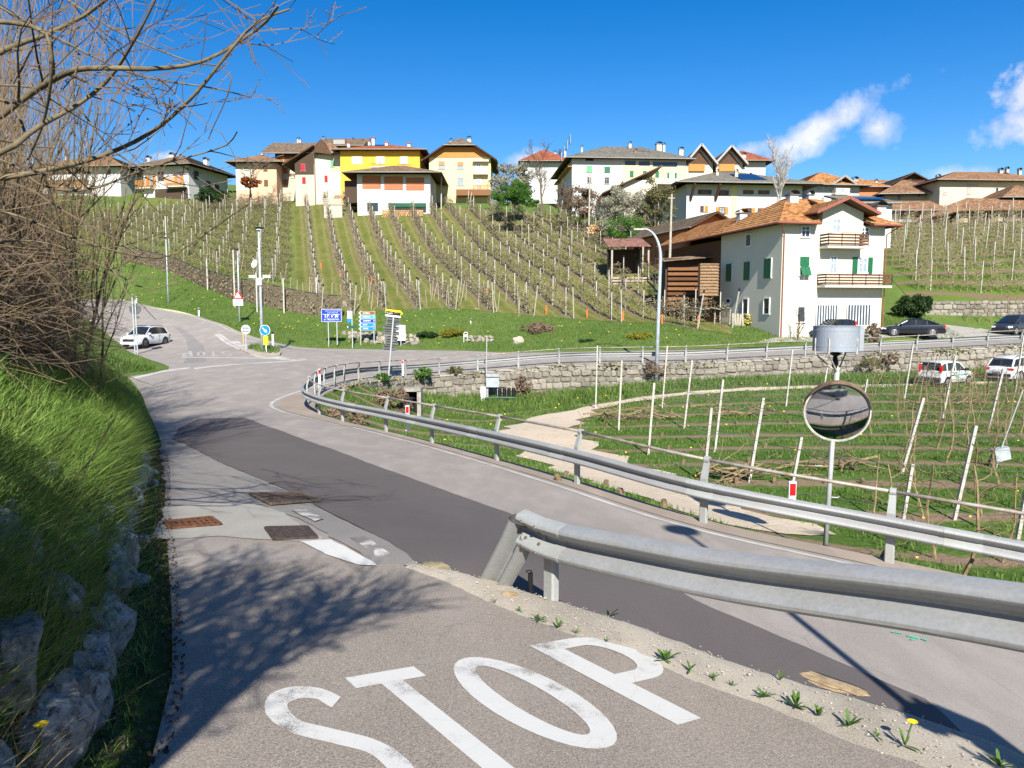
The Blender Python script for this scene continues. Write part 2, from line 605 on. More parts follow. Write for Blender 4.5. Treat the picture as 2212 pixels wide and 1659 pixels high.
orch_pts += [(5.0,18.5,-3.35),(2.2,23,-3.5),(-1,29,-3.7),(-3.5,36,-4.0),(-5,44,-4.5),(-2.5,51,-4.95),(3,53.2,-4.4),(10,52.4,-3.6),(16,52.7,-3.3),(25,53.6,-3.2),(37,56,-2.9),
   (60,58,-2.2),(0,35,-4.0),(3,45,-4.3),(12,30,-3.65),(20,25,-3.5),(30,40,-3.3),(15,15,-3.3),(25,10,-3.3),(60,20,-3.0),(12,11,-3.2),(8,24,-3.5),(-6.5,40,-3.9),(-6.4,33,-3.4)]
orch_z = TPS(orch_pts,0.02)
hill_pts = [(x,y,z + 0.03) for x,y,z in far_edge]
def plane_h(x,y):
 return -20.76 + 0.0587 * x + 0.272 * y
for (x,y) in [(-22,80),(-10,79),(-3,77.5),(8,75),(20,73.5),(-20,100),(0,95),(20,90),(-20,120),(0,115),(18,108),(14,128),(40,80),(40,100),(62,84),(62,100),(80,100)]:
 hill_pts.append((x,y,plane_h(x,y)))
hill_pts += [(-50,108,6.0),(-40,96,3.6),(-32,86,2.0),(-60,120,10.5),(-72,168,26),(-60,150,20.5),(-45,130,14.5),(-100,160,24),(-20,138,18.4),(0,134,17.3),(-20,152,22.4),(0,148,21.4),(-34,140,18.6),(25,125,14.5),(28,112,10.6),
   (40,125,15),(22,76,-0.6),(23,66,-0.78),(34,68,0.05),(44,73.2,0.0),(60,74.2,0.2),(44,78,2.55),(60,79,2.8),(52,73.6,0.1),(85,125,16),(60,125,15.6),(60,150,16.5),(90,150,17),(-120,200,36),(-40,180,28),(0,180,26),(40,170,21),(90,170,19),
   (-140,260,44),(0,260,34),(120,260,36),(-90,120,12),(-70,105,4),(36,66.3,-0.85),(28,64.6,-1.15),(17,90,4.2),(22,96,6.4)]
hill_z = TPS(hill_pts,0.5)
# ------------------------------------------------------------------ materials of the ground
def asphalt(name,base,dark=0.72,speck=1.0,patch=0.25):
 t = NT(name)
 fine = t.noise(95,4,0.8)
 mid = t.noise(55,3,0.7)
 big = t.noise(0.55,5,0.6)
 streak = t.noise(1.6,5,0.6,t.stretch(t.geo.outputs['Position'],1.0,0.35,1))
 c = t.ramp(fine,[(0.30,tuple(b * (1 - 0.62 * speck) for b in base)),(0.52,base),(0.72,tuple(min(1,b * (1 + 0.75 * speck)) for b in base))])
 c = t.mix(t.math('MULTIPLY',mid,0.35),c,tuple(b * 0.6 for b in base))
 c = t.mix(t.math('MULTIPLY_ADD',big,1.6,-0.55,clamp=True),c,t.mix(1.0,c,(dark,dark * 0.985,dark * 0.97),'MULTIPLY'))
 c = t.mix(t.math('MULTIPLY',t.math('MULTIPLY_ADD',streak,3.2,-1.45,clamp=True),patch),c,tuple(min(1,b * 1.35) for b in base))
 crack = t.voro(0.7,'DISTANCE_TO_EDGE',t.mix(0.25,t.geo.outputs['Position'],t.noise(1.2,4)))
 line = t.math('LESS_THAN',crack,0.003)
 line = t.math('MULTIPLY',line,t.math('MULTIPLY_ADD',t.noise(0.35,3),5.0,-2.3,clamp=True))
 c = t.mix(t.math('MULTIPLY',line,0.4),c,tuple(b * 0.35 for b in base))
 stain = t.math('MULTIPLY_ADD',t.noise(2.6,6,0.7),4.0,-2.45,clamp=True)
 c = t.mix(t.math('MULTIPLY',stain,0.3),c,tuple(b * 0.55 for b in base))
 t.bump(fine,0.45,0.006)
 return t.out(c,0.93,0,0.2)
M_road = asphalt('main_asphalt',(0.310,0.277,0.243),0.84,0.75,0.5)
M_lane = asphalt('side_asphalt',(0.310,0.268,0.224),0.80,1.25,0.3)
M_patch = asphalt('new_asphalt',(0.125,0.109,0.102),0.85,0.65,0.2)
M_pale = asphalt('pale_asphalt',(0.25,0.232,0.212),0.85,0.6,0.4)
M_conc = asphalt('cast_concrete',(0.36,0.34,0.295),0.86,0.3,0.4)
M_rubble = asphalt('rubble_concrete',(0.42,0.37,0.295),0.7,0.9,0.6)
M_verge = asphalt('gravel_verge',(0.33,0.27,0.215),0.78,0.7,0.5)
def paint(name,wear=0.5,col=(0.72,0.71,0.67)):
 """Road paint, worn through to the asphalt in grains."""
 t = NT(name)
 grain = t.noise(170,3,0.7)
 area = t.noise(3.2,4,0.6)
 w = t.math('MULTIPLY_ADD',area,1.1,t.math('MULTIPLY',grain,0.9))
 fac = t.math('MULTIPLY_ADD',w,7.0,-7.0 * (1.38 - wear * 0.52),clamp=True)
 crack = t.voro(3.2,'DISTANCE_TO_EDGE',t.mix(0.12,t.geo.outputs['Position'],t.noise(9,4)))
 c = t.mix(t.math('MULTIPLY',t.noise(9,4),0.35),col,tuple(k * 0.72 for k in col))
 c = t.mix(t.math('MULTIPLY',t.math('LESS_THAN',crack,0.004),0.5),c,(0.35,0.33,0.3))
 c = t.mix(fac,c,(0.17,0.15,0.14))
 return t.out(c,0.75,0,0.3)
M_paint = paint('road_paint',0.52,(0.60,0.59,0.55))
M_paint_worn = paint('worn_road_paint',0.95,(0.6,0.58,0.53))
M_paint_far = simple('edge_paint',(0.46,0.44,0.40),0.8,0.15,1.5)
M_paint_faint = simple('faint_paint',(0.40,0.375,0.345),0.8,0.12,1.5)
def grass_ground(name,stops,soil,soil_lo,soil_hi,scale=0.35):
 t = NT(name)
 a = t.noise(scale,6,0.65)
 b = t.noise(6.0,5,0.7)
 c = t.noise(1.1,5,0.65)
 g = t.ramp(t.math('MULTIPLY_ADD',b,0.6,t.math('MULTIPLY',a,0.45)),stops)
 s = t.mix(b,soil,tuple(k * 0.6 for k in soil))
 f = t.ramp(c,[(soil_lo,(0,0,0)),(soil_hi,(1,1,1))])
 col = t.mix(f,g,s)
 t.bump(b,0.8,0.1)
 return t.out(col,0.95,0,0.1)
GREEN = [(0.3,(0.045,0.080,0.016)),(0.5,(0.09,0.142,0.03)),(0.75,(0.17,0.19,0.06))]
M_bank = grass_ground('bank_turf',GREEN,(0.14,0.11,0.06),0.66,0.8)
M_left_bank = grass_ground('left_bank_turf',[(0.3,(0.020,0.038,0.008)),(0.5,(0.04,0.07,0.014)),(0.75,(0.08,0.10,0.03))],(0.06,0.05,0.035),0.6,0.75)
def row_ground(name,ang,spacing,phase,soil_w,g_stops,soil,track=False):
 """Orchard floor: grass alleys with bare soil strips under the tree rows."""
 t = NT(name)
 xyz = t.sep(t.geo.outputs['Position'])
 wob = t.math('MULTIPLY_ADD',t.noise(0.9,4,0.6),1.1,-0.55)
 u = t.math('ADD',t.math('MULTIPLY',xyz[0],math.cos(ang)),t.math('MULTIPLY',xyz[1],math.sin(ang)))
 u = t.math('ADD',t.math('ADD',u,wob),phase)
 k = t.math('PINGPONG',u,spacing / 2)
 b = t.noise(5.0,5,0.7)
 a = t.noise(0.28,5,0.6)
 g = t.ramp(t.math('MULTIPLY_ADD',b,0.6,t.math('MULTIPLY',a,0.45)),g_stops)
 s = t.mix(t.noise(11,5,0.7),soil,tuple(q * 0.55 for q in soil))
 edge = t.math('MULTIPLY_ADD',t.noise(3.5,5,0.7),0.9,-0.45)
 f = t.math('MULTIPLY',t.math('SUBTRACT',soil_w,t.math('ADD',k,edge)),4.0,clamp=True)
 if track:
  kk = t.math('ABSOLUTE',t.math('SUBTRACT',k,spacing * 0.30))
  f2 = t.math('MULTIPLY',t.math('SUBTRACT',0.36,t.math('ADD',kk,edge)),2.2,clamp=True)
  g = t.mix(t.math('MULTIPLY',f2,0.8),g,(0.22,0.175,0.09))
 col = t.mix(f,g,s)
 t.bump(b,0.8,0.08)
 return t.out(col,0.95,0,0.1)
M_orchard = row_ground('orchard_floor',R(90 - 6),3.4,0.6,0.46,[(0.3,(0.028,0.058,0.010)),(0.52,(0.07,0.125,0.02)),(0.75,(0.14,0.18,0.045))],(0.28,0.20,0.13))
M_hill = row_ground('hill_floor',R(15.7),3.5,0.9,0.55,[(0.3,(0.05,0.07,0.015)),(0.5,(0.105,0.125,0.026)),(0.72,(0.19,0.17,0.055))],(0.235,0.18,0.115),True)
M_dirt = grass_ground('dirt_track',[(0.3,(0.44,0.35,0.25)),(0.5,(0.56,0.46,0.34)),(0.75,(0.62,0.53,0.41))],(0.27,0.20,0.13),0.62,0.78,0.6)
def jag(poly,amp,step):
 out = []
 n = len(poly)
 for i in range(n):
  a,b = np.array(poly[i][:2],float),np.array(poly[(i + 1) % n][:2],float)
  L = np.linalg.norm(b - a)
  k = max(1,int(L / step))
  nv = np.array([b[1] - a[1],a[0] - b[0]]) / (L + 1e-9)
  for j in range(k):
   q = a + (b - a) * j / k
   out.append(tuple(q + nv * amp * (noise.noise(Vector((q[0] * 1.1,q[1] * 1.1,7))) + 0.6 * noise.noise(Vector((q[0] * 4.1,q[1] * 4.1,3))))))
 return out
# ------------------------------------------------------------------ ground, roads
g = MB()
g.add([(-1500,-1500,-60),(1500,-1500,-60),(1500,1500,-60),(-1500,1500,-60)],[(0,1,2,3)])
tag(g.build('valley_ground',M_bank),kind='structure')
def res_far(x,y):
 return 0.55 if y < 30 else (1.3 if y < 80 else 3.0)
outer_far = [(p[0],p[1]) for p in spline(far_edge,2.0)]
lb = [(p[0],p[1]) for p in spline(left_branch,2.0)]
se = [(p[0],p[1]) for p in spline([(x,y,0) for x,y in side_edge],1.0)]
rail_out = [(p[0],p[1]) for p in offset_path(rail_path,0.32)[::2]]
strip_out = [hit(px,py,side_z) for px,py in [(898,1219),(950,1228),(1010,1243),(1085,1262),(1150,1283),(1215,1303),(1300,1330),(1400,1362),(1500,1402),(1600,1437),(1720,1474),(1850,1510),(1990,1553),(2110,1597),(2212,1640)]]
strip_out = [(p.x,p.y) for p in strip_out]
strip_in = [hit(px,py,side_z) for px,py in [(880,1224),(935,1240),(990,1262),(1050,1292),(1110,1318),(1165,1340),(1240,1368),(1340,1395),(1440,1437),(1540,1480),(1650,1517),(1760,1560),(1870,1607),(1990,1650),(2060,1680)]]
strip_in = [(p.x,p.y) for p in strip_in]
e0,e1 = Vector(strip_out[-2]),Vector(strip_out[-1])
strip_out += [tuple(e1 + (e1 - e0).normalized() * k) for k in (1.0,2.5,5.0)]
e0,e1 = Vector(strip_in[-2]),Vector(strip_in[-1])
strip_in += [tuple(e1 + (e1 - e0).normalized() * k) for k in (0.8,2.2,4.6)]
se_far = [p for p in se if p[1] > 5.2]
road_poly = rail_out + outer_far[::-1] + lb[::-1] + se_far[::-1] + [(-1.6,5.2),(-0.4,5.6)] + [(-0.2,6.3),(0.6,5.6),(1.6,4.4),(2.6,2.0),(4.0,-2.0),(16.0,-2.0)]
main_road = drape('road',road_poly,road_z,res_far,M_road)
lane_poly = [p for p in se if p[1] < 8.6] + [(-3.0,8.55),(-1.55,7.3)] + strip_in + [(2.6,-3.0)]
side_road = drape('side_road',lane_poly,lane_z,0.35,M_lane,0.0)
orch_poly = [(p[0],p[1]) for p in offset_path(rail_path,0.30)[:-1:2]] + [(54,61),(90,66),(90,-4),(16,-4)]
orchard_floor = drape('orchard_ground',orch_poly,orch_z,res_far,M_orchard,0.0)
hill_poly = outer_far + [(75,72),(200,90),(260,330),(-260,330),(-260,150),(-100,118),(-62,103)]
vine_bot = [hit(px,py,hill_z,60) for px,py in [(265,545),(330,560),(420,597),(520,640),(610,668),(700,682),(800,672),(900,668),(1000,668),(1100,678),(1250,690),(1400,697),(1500,712),(1580,722)]]
vine_bot = [(p.x,p.y) for p in vine_bot]
def hill_res(x,y):
 return 1.6 if y < 90 else (3.0 if y < 170 else 9.0)
hill = drape('hill',hill_poly,hill_z,hill_res,M_bank)
vine_poly = vine_bot + [(21.5,80),(21.5,92),(24,108),(18,124),(10,136),(-20,146),(-45,155),(-75,165),(-90,130),(-75,116)]
drape('vineyard_slope',vine_poly,hill_z,hill_res,M_hill,0.03)
M_slope_left = grass_ground('left_slope_turf',[(0.3,(0.055,0.09,0.016)),(0.5,(0.11,0.15,0.03)),(0.75,(0.19,0.19,0.06))],(0.2,0.16,0.09),0.5,0.72)
drape('vineyard_slope',vine_bot[:5] + [(-24.2,86.5),(-41,147),(-45,154.5),(-75,164.5),(-89,130),(-74,116.3)],hill_z,hill_res,M_slope_left,0.07)
M_terrace = row_ground('terrace_floor',R(90),3.2,0.4,0.6,[(0.3,(0.045,0.075,0.014)),(0.52,(0.085,0.135,0.022)),(0.75,(0.16,0.18,0.045))],(0.2,0.145,0.09))
drape('terraced_slope',[(40,77.5),(70,77.5),(95,100),(95,123),(50,123),(44,100)],hill_z,hill_res,M_terrace,0.05)
left_land = [(-62,103),(-100,118),(-260,150),(-260,20),(-60,14),(-30,30),(-20.3,40.5)] + lb[1:]
land_pts = [(x,y,z) for x,y,z in left_branch] + [(-30,44,-0.6),(-42,62,0.2),(-60,80,2.6),(-100,118,12),(-260,150,30),(-60,40,3),(-60,14,3),(-30,30,0.5),(-260,20,10),(-62,103,3.2)]
land_z = TPS(land_pts,0.05)
drape('left_field',left_land,land_z,2.5,M_bank)
# ------------------------------------------------------------------ left bank
edge3 = spline([(x,y,0) for x,y in side_edge] + [(-20.0,43.2,0),(-21.6,46.5,0),(-25,50.5,0)],0.5)
E = edge3[:,:2]
Et = np.gradient(E,axis=0)
Et /= np.linalg.norm(Et,axis=1)[:,None]
En = np.stack([-Et[:,1],Et[:,0]],1)
E_s = np.concatenate([[0],np.cumsum(np.linalg.norm(np.diff(E,axis=0),axis=1))])
E_z = np.where(E[:,1] < 8.0,lane_z(E[:,0],E[:,1]),road_z(E[:,0],E[:,1]))
full = np.clip((44 - E[:,1]) / 14,0,1) * 0.75 + 0.25
def bank_h(d,s_full):
 """Height of the bank above the road at d metres from the road edge."""
 d = np.asarray(d,float)
 h = np.interp(d,[0,0.28,0.55,0.9,1.6,3.2,5.0,9.0,16.0],[0,0.03,0.62,0.95,1.45,2.2,2.8,3.4,4.0])
 return h * s_full
def bank_point(i,d):
 i = int(np.clip(i,0,len(E) - 1))
 p = E[i] + En[i] * d
 return Vector((p[0],p[1],E_z[i] + float(bank_h(d,full[i]))))
ds = [0,0.15,0.28,0.42,0.55,0.72,0.9,1.2,1.6,2.2,3.0,4.0,5.5,8.0,12.0,16.0]
vs_,fs_ = [],[]
for i in range(len(E)):
 for d in ds:
  p = bank_point(i,d)
  k = noise.noise(p * 0.9) * 0.16 * min(1.0,d) + noise.noise(p * 2.7) * 0.06 * min(1,d * 2)
  vs_.append((p.x,p.y,p.z + k - (0.03 if d == 0 else 0)))
nd = len(ds)
for i in range(len(E) - 1):
 for k in range(nd - 1):
  a = i * nd + k
  fs_.append((a,a + nd,a + nd + 1,a + 1))
me = bpy.data.meshes.new('left_bank')
me.from_pydata(vs_,[],fs_)
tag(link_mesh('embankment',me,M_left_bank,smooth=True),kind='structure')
behind = MB()
xs = np.linspace(-40,60,26)
ys = np.linspace(-3.2,-60,14)
for yy in ys:
 for xx in xs:
  k = (-3.2 - yy)
  zz = 0.2 + 0.10 * k + 0.6 * noise.noise(Vector((xx * 0.1,yy * 0.1,3))) - 0.045 * (xx) * math.exp(-k / 15) - (1.1 if xx > 3 else 0) * math.exp(-k / 12)
  behind.v.append((float(xx),float(yy),float(zz)))
for j in range(13):
 for i in range(25):
  a = j * 26 + i
  behind.f.append((a,a + 1,a + 27,a + 26))
  behind.m.append(0)
tag(behind.build('rear_slope',M_bank,smooth=True),kind='structure')
lowr = drape('verge_land',[(16,-2),(4,-2),(3.4,-3.3),(90,-3.3),(90,-4),(16,-4)],lambda x,y: -2.45 + 0 * np.asarray(x),3.0,M_bank)
# ------------------------------------------------------------------ concrete strip between the two roads
sm = MB()
n = len(strip_out)
so = spline([(x,y,0) for x,y in strip_out],0.05)
si = spline([(x,y,0) for x,y in strip_in],0.05)
m_ = min(len(so),len(si))
so = so[np.linspace(0,len(so) - 1,m_).astype(int)]
si = si[np.linspace(0,len(si) - 1,m_).astype(int)]
rows = []
for i in range(m_):
 a,b = si[i],so[i]
 t = b - a
 tn = t / (np.linalg.norm(t) + 1e-9)
 ragged = 0.03 * noise.noise(Vector((a[0] * 2.3,a[1] * 2.3,0))) + 0.028 * noise.noise(Vector((a[0] * 6,a[1] * 6,4))) + 0.012 * noise.noise(Vector((a[0] * 15,a[1] * 15,2)))
 ring = []
 for k,f in enumerate((-0.28,0.03,0.35,0.68,0.93,1.0)):
  p = a + t * f + (tn * ragged if f > 0.5 else tn * ragged * (0.8 if f < 0.2 else 0.3))
  z = float(side_z(p[0],p[1])) + (-0.015 if k == 0 else (0.008,0.012,0.014,0.012,0.006)[k - 1]) + 0.005 * noise.noise(Vector((p[0] * 11,p[1] * 11,1))) * (k > 0)
  ring.append((p[0],p[1],z))
 p = a + t * 1.0 + tn * (0.07 + ragged)
 zr = float(road_z(p[0],p[1])) - 0.12
 ring.append((p[0],p[1],min(ring[-1][2] - 0.05,zr)))
 p = a + t * 0.0
 rows.append(ring)
for r in rows:
 sm.v.extend(r)
for i in range(m_ - 1):
 for k in range(6):
  a = i * 7 + k
  sm.f.append((a,a + 1,a + 8,a + 7))
  sm.m.append(0)
strip = tag(sm.build('kerb_strip',M_rubble,smooth=True),kind='structure')
grit = MB()
rg = random.Random(4)
for _ in range(1300):
 i = rg.randrange(m_)
 f = rg.uniform(-0.03,1.05)
 p = si[i] + (so[i] - si[i]) * f
 r = rg.uniform(0.003,0.008) * (1.8 if rg.random() < 0.06 else 1)
 c = Vector((p[0] + rg.uniform(-.03,.03),p[1] + rg.uniform(-.03,.03),float(side_z(p[0],p[1])) + (0.022 if 0.05 < f < 0.98 else 0.004)))
 a = rg.uniform(0,6)
 grit.add([c + Vector((r * math.cos(a),r * math.sin(a),0)),c + Vector((r * math.cos(a + 2),r * math.sin(a + 2),0)),c + Vector((r * math.cos(a + 4),r * math.sin(a + 4),0)),c + Vector((0,0,r * 0.9))],[(0,1,3),(1,2,3),(2,0,3)])
M_grit = simple('loose_grit',(0.44,0.40,0.33),0.9,0.3,60,col2=(0.17,0.15,0.125))
tag(grit.build('loose_gravel',M_grit),kind='stuff')
M_slab = simple('tan_slab',(0.33,0.245,0.145),0.85,0.2,9,bump=0.3)
M_slab2 = simple('mossy_slab',(0.27,0.23,0.13),0.9,0.25,8,bump=0.3)
for (px,py,L,wd,rz,mm) in [(1800,1478,0.38,0.14,-0.62,M_slab),(945,1224,0.34,0.2,-0.5,M_slab2),(1105,1287,0.2,0.12,-0.5,M_slab)]:
 q = hit(px,py,lambda x,y: side_z(x,y) + 0.012,1.5)
 o = link_mesh('stone',rock_mesh((L,wd,0.045),px * 0.01,0.3,3,0.6),mm,strip)
 o.location = q
 o.rotation_euler = (0.05,0.06,rz)
# ------------------------------------------------------------------ painted markings and patches
def rpoly(pts,f,y0=2.0):
 out = []
 for px,py in pts:
  q = hit(px,py,f,y0)
  out.append((q.x,q.y))
 return out
def ribbon(path,w,z_f,lift):
 """Painted line along a plan path."""
 path = np.array(path)
 L,Rr = offset_path(path,-w / 2),offset_path(path,w / 2)
 v = np.concatenate([L[:,:2],Rr[:,:2]])
 z = z_f(v[:,0],v[:,1]) + lift
 n = len(path)
 lo = []
 for i in range(n - 1):
  lo += [n + i,n + i + 1,i + 1,i]
 return np_mesh('line',np.column_stack([v,z]),lo,np.full(n - 1,4))
drape('asphalt_patch',jag(rpoly([(372,948),(385,925),(430,905),(528,903),(620,936),(800,1003),(1090,1106),(1290,1192),(1500,1298),(1740,1400),(2000,1512)],road_z) +
 [(3.6,2.4)] + [(2.2,4.0),(0.6,5.9)] + rpoly([(900,1212),(790,1148),(640,1068),(480,1002)],road_z),0.05,0.25),road_z,0.3,M_patch,0.014)
drape('pale_asphalt',jag(rpoly([(345,945),(395,962),(480,1002),(640,1068),(790,1148),(900,1212),(880,1220),(815,1222),(640,1120),(560,1090),(365,1095),(352,1020)],road_z),0.07,0.2),road_z,0.3,M_pale,0.010)
grate_pad = drape('concrete_pad',jag(rpoly([(330,1166),(345,1125),(362,1097),(455,1088),(555,1090),(612,1108),(660,1140),(695,1166),(640,1170),(560,1166),(470,1158),(400,1164)],lane_z),0.06,0.12),lane_z,0.3,M_conc,0.007)
for nm,pts in (('paint_block',[(648,1171),(712,1168),(775,1200),(815,1224),(775,1222),(700,1200)]),('paint_dash',[(757,1163),(785,1160),(843,1199),(818,1206)]),('paint_dash',[(628,1103),(655,1100),(700,1122),(680,1129)])):
 drape('road_marking',jag(rpoly(pts,lane_z),0.025,0.06),lane_z,0.25,M_paint_worn if nm == 'paint_dash' else M_paint,0.013)
i0 = np.argmin(np.linalg.norm(rail_path[:,:2] - np.array([1.45,16.0]),axis=1))
line_off = np.full(len(rail_path),-0.62)
apex = np.exp(-((rail_path[:,1] - 31) / 5.0) ** 2) * (rail_path[:,0] < -5)
line_off -= apex * 0.75
lp = rail_path.copy()
t_ = np.gradient(rail_path[:,:2],axis=0)
t_ /= np.linalg.norm(t_,axis=1)[:,None]
lp[:,0] += t_[:,1] * line_off
lp[:,1] -= t_[:,0] * line_off
tag(link_mesh('road_marking',ribbon(lp[4:],0.14,road_z,0.007),M_paint_far),kind='structure')
vp = np.concatenate([lp[4:80]])
vv = offset_path(rail_path,0.28)[4:80]
v = np.concatenate([offset_path(vp,0.25)[:,:2],vv[:,:2]])
nn_ = len(vp)
lo = []
for i in range(nn_ - 1):
 lo += [nn_ + i,nn_ + i + 1,i + 1,i]
tag(link_mesh('gravel_verge',np_mesh('verge',np.column_stack([v,road_z(v[:,0],v[:,1]) + 0.012]),lo,np.full(nn_ - 1,4)),M_verge),kind='structure')
fe = spline(far_edge,1.0)
tag(link_mesh('road_marking',ribbon(offset_path(fe,0.45),0.14,road_z,0.007),M_paint_far),kind='structure')
for nm,pts in (('hatch',[(462,722),(470,722),(560,764),(552,766)]),('hatch',[(470,721),(478,722),(610,771),(600,773)]),('hatch',[(500,737),(515,737),(523,742),(508,742)]),('hatch',[(513,744),(538,743),(544,747),(520,748)]),
    ('hatch',[(530,752),(552,749),(556,752),(540,756)]),('tip',[(600,768),(626,775),(600,777),(552,771),(540,764),(560,768)]),
    ('stopline',[(392,771),(640,777),(640,779),(392,773)]),('giveway',[(418,795),(660,776),(664,778),(420,798)]),('edge',[(283,816),(352,800),(410,793),(412,796),(352,804),(285,821)]),
    ('pale',[(330,822),(330,822),(330,822)])):
 if nm == 'pale':
  continue
 drape('road_marking',rpoly(pts,road_z),road_z,1.5,M_paint_far,0.008)
drape('concrete_lane',rpoly([(372,702),(398,712),(440,745),(446,781),(395,785),(410,760),(400,730)],road_z),road_z,1.0,M_pale,0.004)
def letter_polys(letter):
 """Outline loops (outer, hole) of a road letter in a unit box 1 wide, 1 high."""
 w = 0.26
 def arc(cx,cy,rx,ry,a0,a1,n=14):
  return [(cx + rx * math.cos(R(a0 + (a1 - a0) * i / n)),cy + ry * math.sin(R(a0 + (a1 - a0) * i / n))) for i in range(n + 1)]
 if letter == 'T':
  return [[(0,1),(0,0.875),(0.35,0.875),(0.35,0),(0.65,0),(0.65,0.875),(1,0.875),(1,1)]],[]
 if letter == 'O':
  return [arc(0.5,0.5,0.5,0.5,0,352,34)],[arc(0.5,0.5,0.235,0.385,0,352,30)]
 if letter == 'P':
  return [[(0,0),(0.28,0),(0.28,0.40)] + [(0.55,0.40)] + arc(0.55,0.70,0.45,0.30,-80,80,12) + [(0.5,1.0),(0,1)]],[[(0.28,0.515)] + [(0.52,0.515)] + arc(0.52,0.70,0.215,0.185,-80,80,10) + [(0.5,0.885),(0.28,0.885)]]
 if letter == 'S':
  ctr = [tuple(q[:2]) for q in spline([(0.87,0.785,0),(0.76,0.895,0),(0.5,0.94,0),(0.24,0.895,0),(0.13,0.77,0),(0.22,0.635,0),(0.5,0.515,0),(0.79,0.385,0),(0.87,0.235,0),(0.75,0.105,0),(0.5,0.06,0),(0.26,0.105,0),(0.13,0.21,0)],0.045)]
  A,B = [],[]
  for i,(x,y) in enumerate(ctr):
   x0,y0 = ctr[max(0,i - 1)]
   x1,y1 = ctr[min(len(ctr) - 1,i + 1)]
   tx,ty = x1 - x0,y1 - y0
   k = math.hypot(tx * 1.0,ty * 1.0) or 1
   nx,ny = -ty / k,tx / k
   A.append((x + nx * 0.14,y + ny * 0.064))
   B.append((x - nx * 0.14,y - ny * 0.064))
  return [A + B[::-1]],[]
def road_letter(letter,quad,f,mat,lift,root,res):
 """quad: plan corners bottom-left, bottom-right, top-right, top-left."""
 q = [np.array(c,float) for c in quad]
 def mp(p):
  x,y = p
  return (q[0] * (1 - x) + q[1] * x) * (1 - y) + (q[3] * (1 - x) + q[2] * x) * y
 outer,holes = letter_polys(letter)
 verts,edges = [],[]
 for loop in outer + holes:
  b = len(verts)
  pl = []
  for i in range(len(loop)):
   p0,p1 = mp(loop[i]),mp(loop[(i + 1) % len(loop)])
   k = max(1,int(np.linalg.norm(p1 - p0) / res))
   pl += [p0 + (p1 - p0) * j / k for j in range(k)]
  verts += pl
  edges += [(b + i,b + (i + 1) % len(pl)) for i in range(len(pl))]
 ow = [mp(p) for p in outer[0]]
 hw = [mp(p) for p in holes[0]] if holes else None
 vs,es,fs,*_ = delaunay_2d_cdt([Vector(p) for p in np.array(verts).tolist()],edges,[],0,1e-6)
 v = np.array([(p.x,p.y) for p in vs])
 tri = []
 for t in fs:
  c = v[list(t)].mean(0)
  if in_poly(c[0],c[1],ow) and not (hw is not None and in_poly(c[0],c[1],hw)):
   a,b,c3 = v[t[0]],v[t[1]],v[t[2]]
   cr = (b[0] - a[0]) * (c3[1] - a[1]) - (b[1] - a[1]) * (c3[0] - a[0])
   tri.append(t if cr > 0 else t[::-1])
 z = f(v[:,0],v[:,1]) + lift
 me = np_mesh('letter',np.column_stack([v,z]),np.array(tri).ravel(),np.full(len(tri),3))
 me.polygons.foreach_set('use_smooth',np.zeros(len(tri),bool))
 return link_mesh('letter',me,mat,root,world=True)
def lettering_stop(name,label,quads,f,mat,lift,res):
 root = empty(name,(quads[0][0][0],quads[0][0][1],0),label,'road lettering')
 root['kind'] = 'structure'
 for ch,q in zip('STOP',quads):
  road_letter(ch,q,f,mat,lift,root,res)
def lane_pt(px,py):
 q = hit(px,py,lambda x,y: side_z(x,y),1.0)
 return np.array([q.x,q.y])
V_ = lane_pt(1466,1561) - lane_pt(1147,1392)
near_q = []
for (a,b) in (((543,1500),(706,1474)),((745,1466),(893,1441)),((922,1438),(1086,1408)),((1143,1396),(1300,1368))):
 tl,tr = lane_pt(*a),lane_pt(*b)
 near_q.append((tl + V_,tr + V_,tr,tl))
lettering_stop('stop_lettering','white word STOP painted on the near side road',near_q,lane_z,M_paint,0.005,0.07)
far_q = []
for (x0,x1) in ((503,478),(471,452),(445,425),(417,393)):
 far_q.append([np.array(hit(x,y,road_z)[:2]) for x,y in ((x0 - 3,759),(x1 + 3 - 3,760),(x1,770),(x0,769))])
lettering_stop('stop_lettering','faded white word STOP seen upside down on the far side road',far_q,road_z,M_paint_faint,0.01,0.4)
M_spray = simple('green_spray',(0.10,0.50,0.30),0.8,0.3,40)
for pts in ([(1925,1366),(1950,1369),(1949,1371),(1926,1368)],[(1958,1374),(1985,1379),(1984,1382),(1960,1377)],[(1966,1382),(1978,1381),(1979,1384),(1967,1385)],[(1992,1380),(2005,1385),(2003,1387),(1990,1383)]):
 drape('road_marking',rpoly(pts,road_z),road_z,0.3,M_spray,0.012)
M_rust = simple('rusty_iron',(0.20,0.09,0.045),0.8,0.35,30,metal=0.3,bump=0.3)
M_darkiron = simple('dark_iron',(0.085,0.062,0.055),0.7,0.3,25,metal=0.4,bump=0.3)
M_black = simple('black_gap',(0.012,0.011,0.010),0.95,0.2,5)
M_slat = simple('brown_iron_slats',(0.17,0.125,0.095),0.8,0.3,20,metal=0.2)
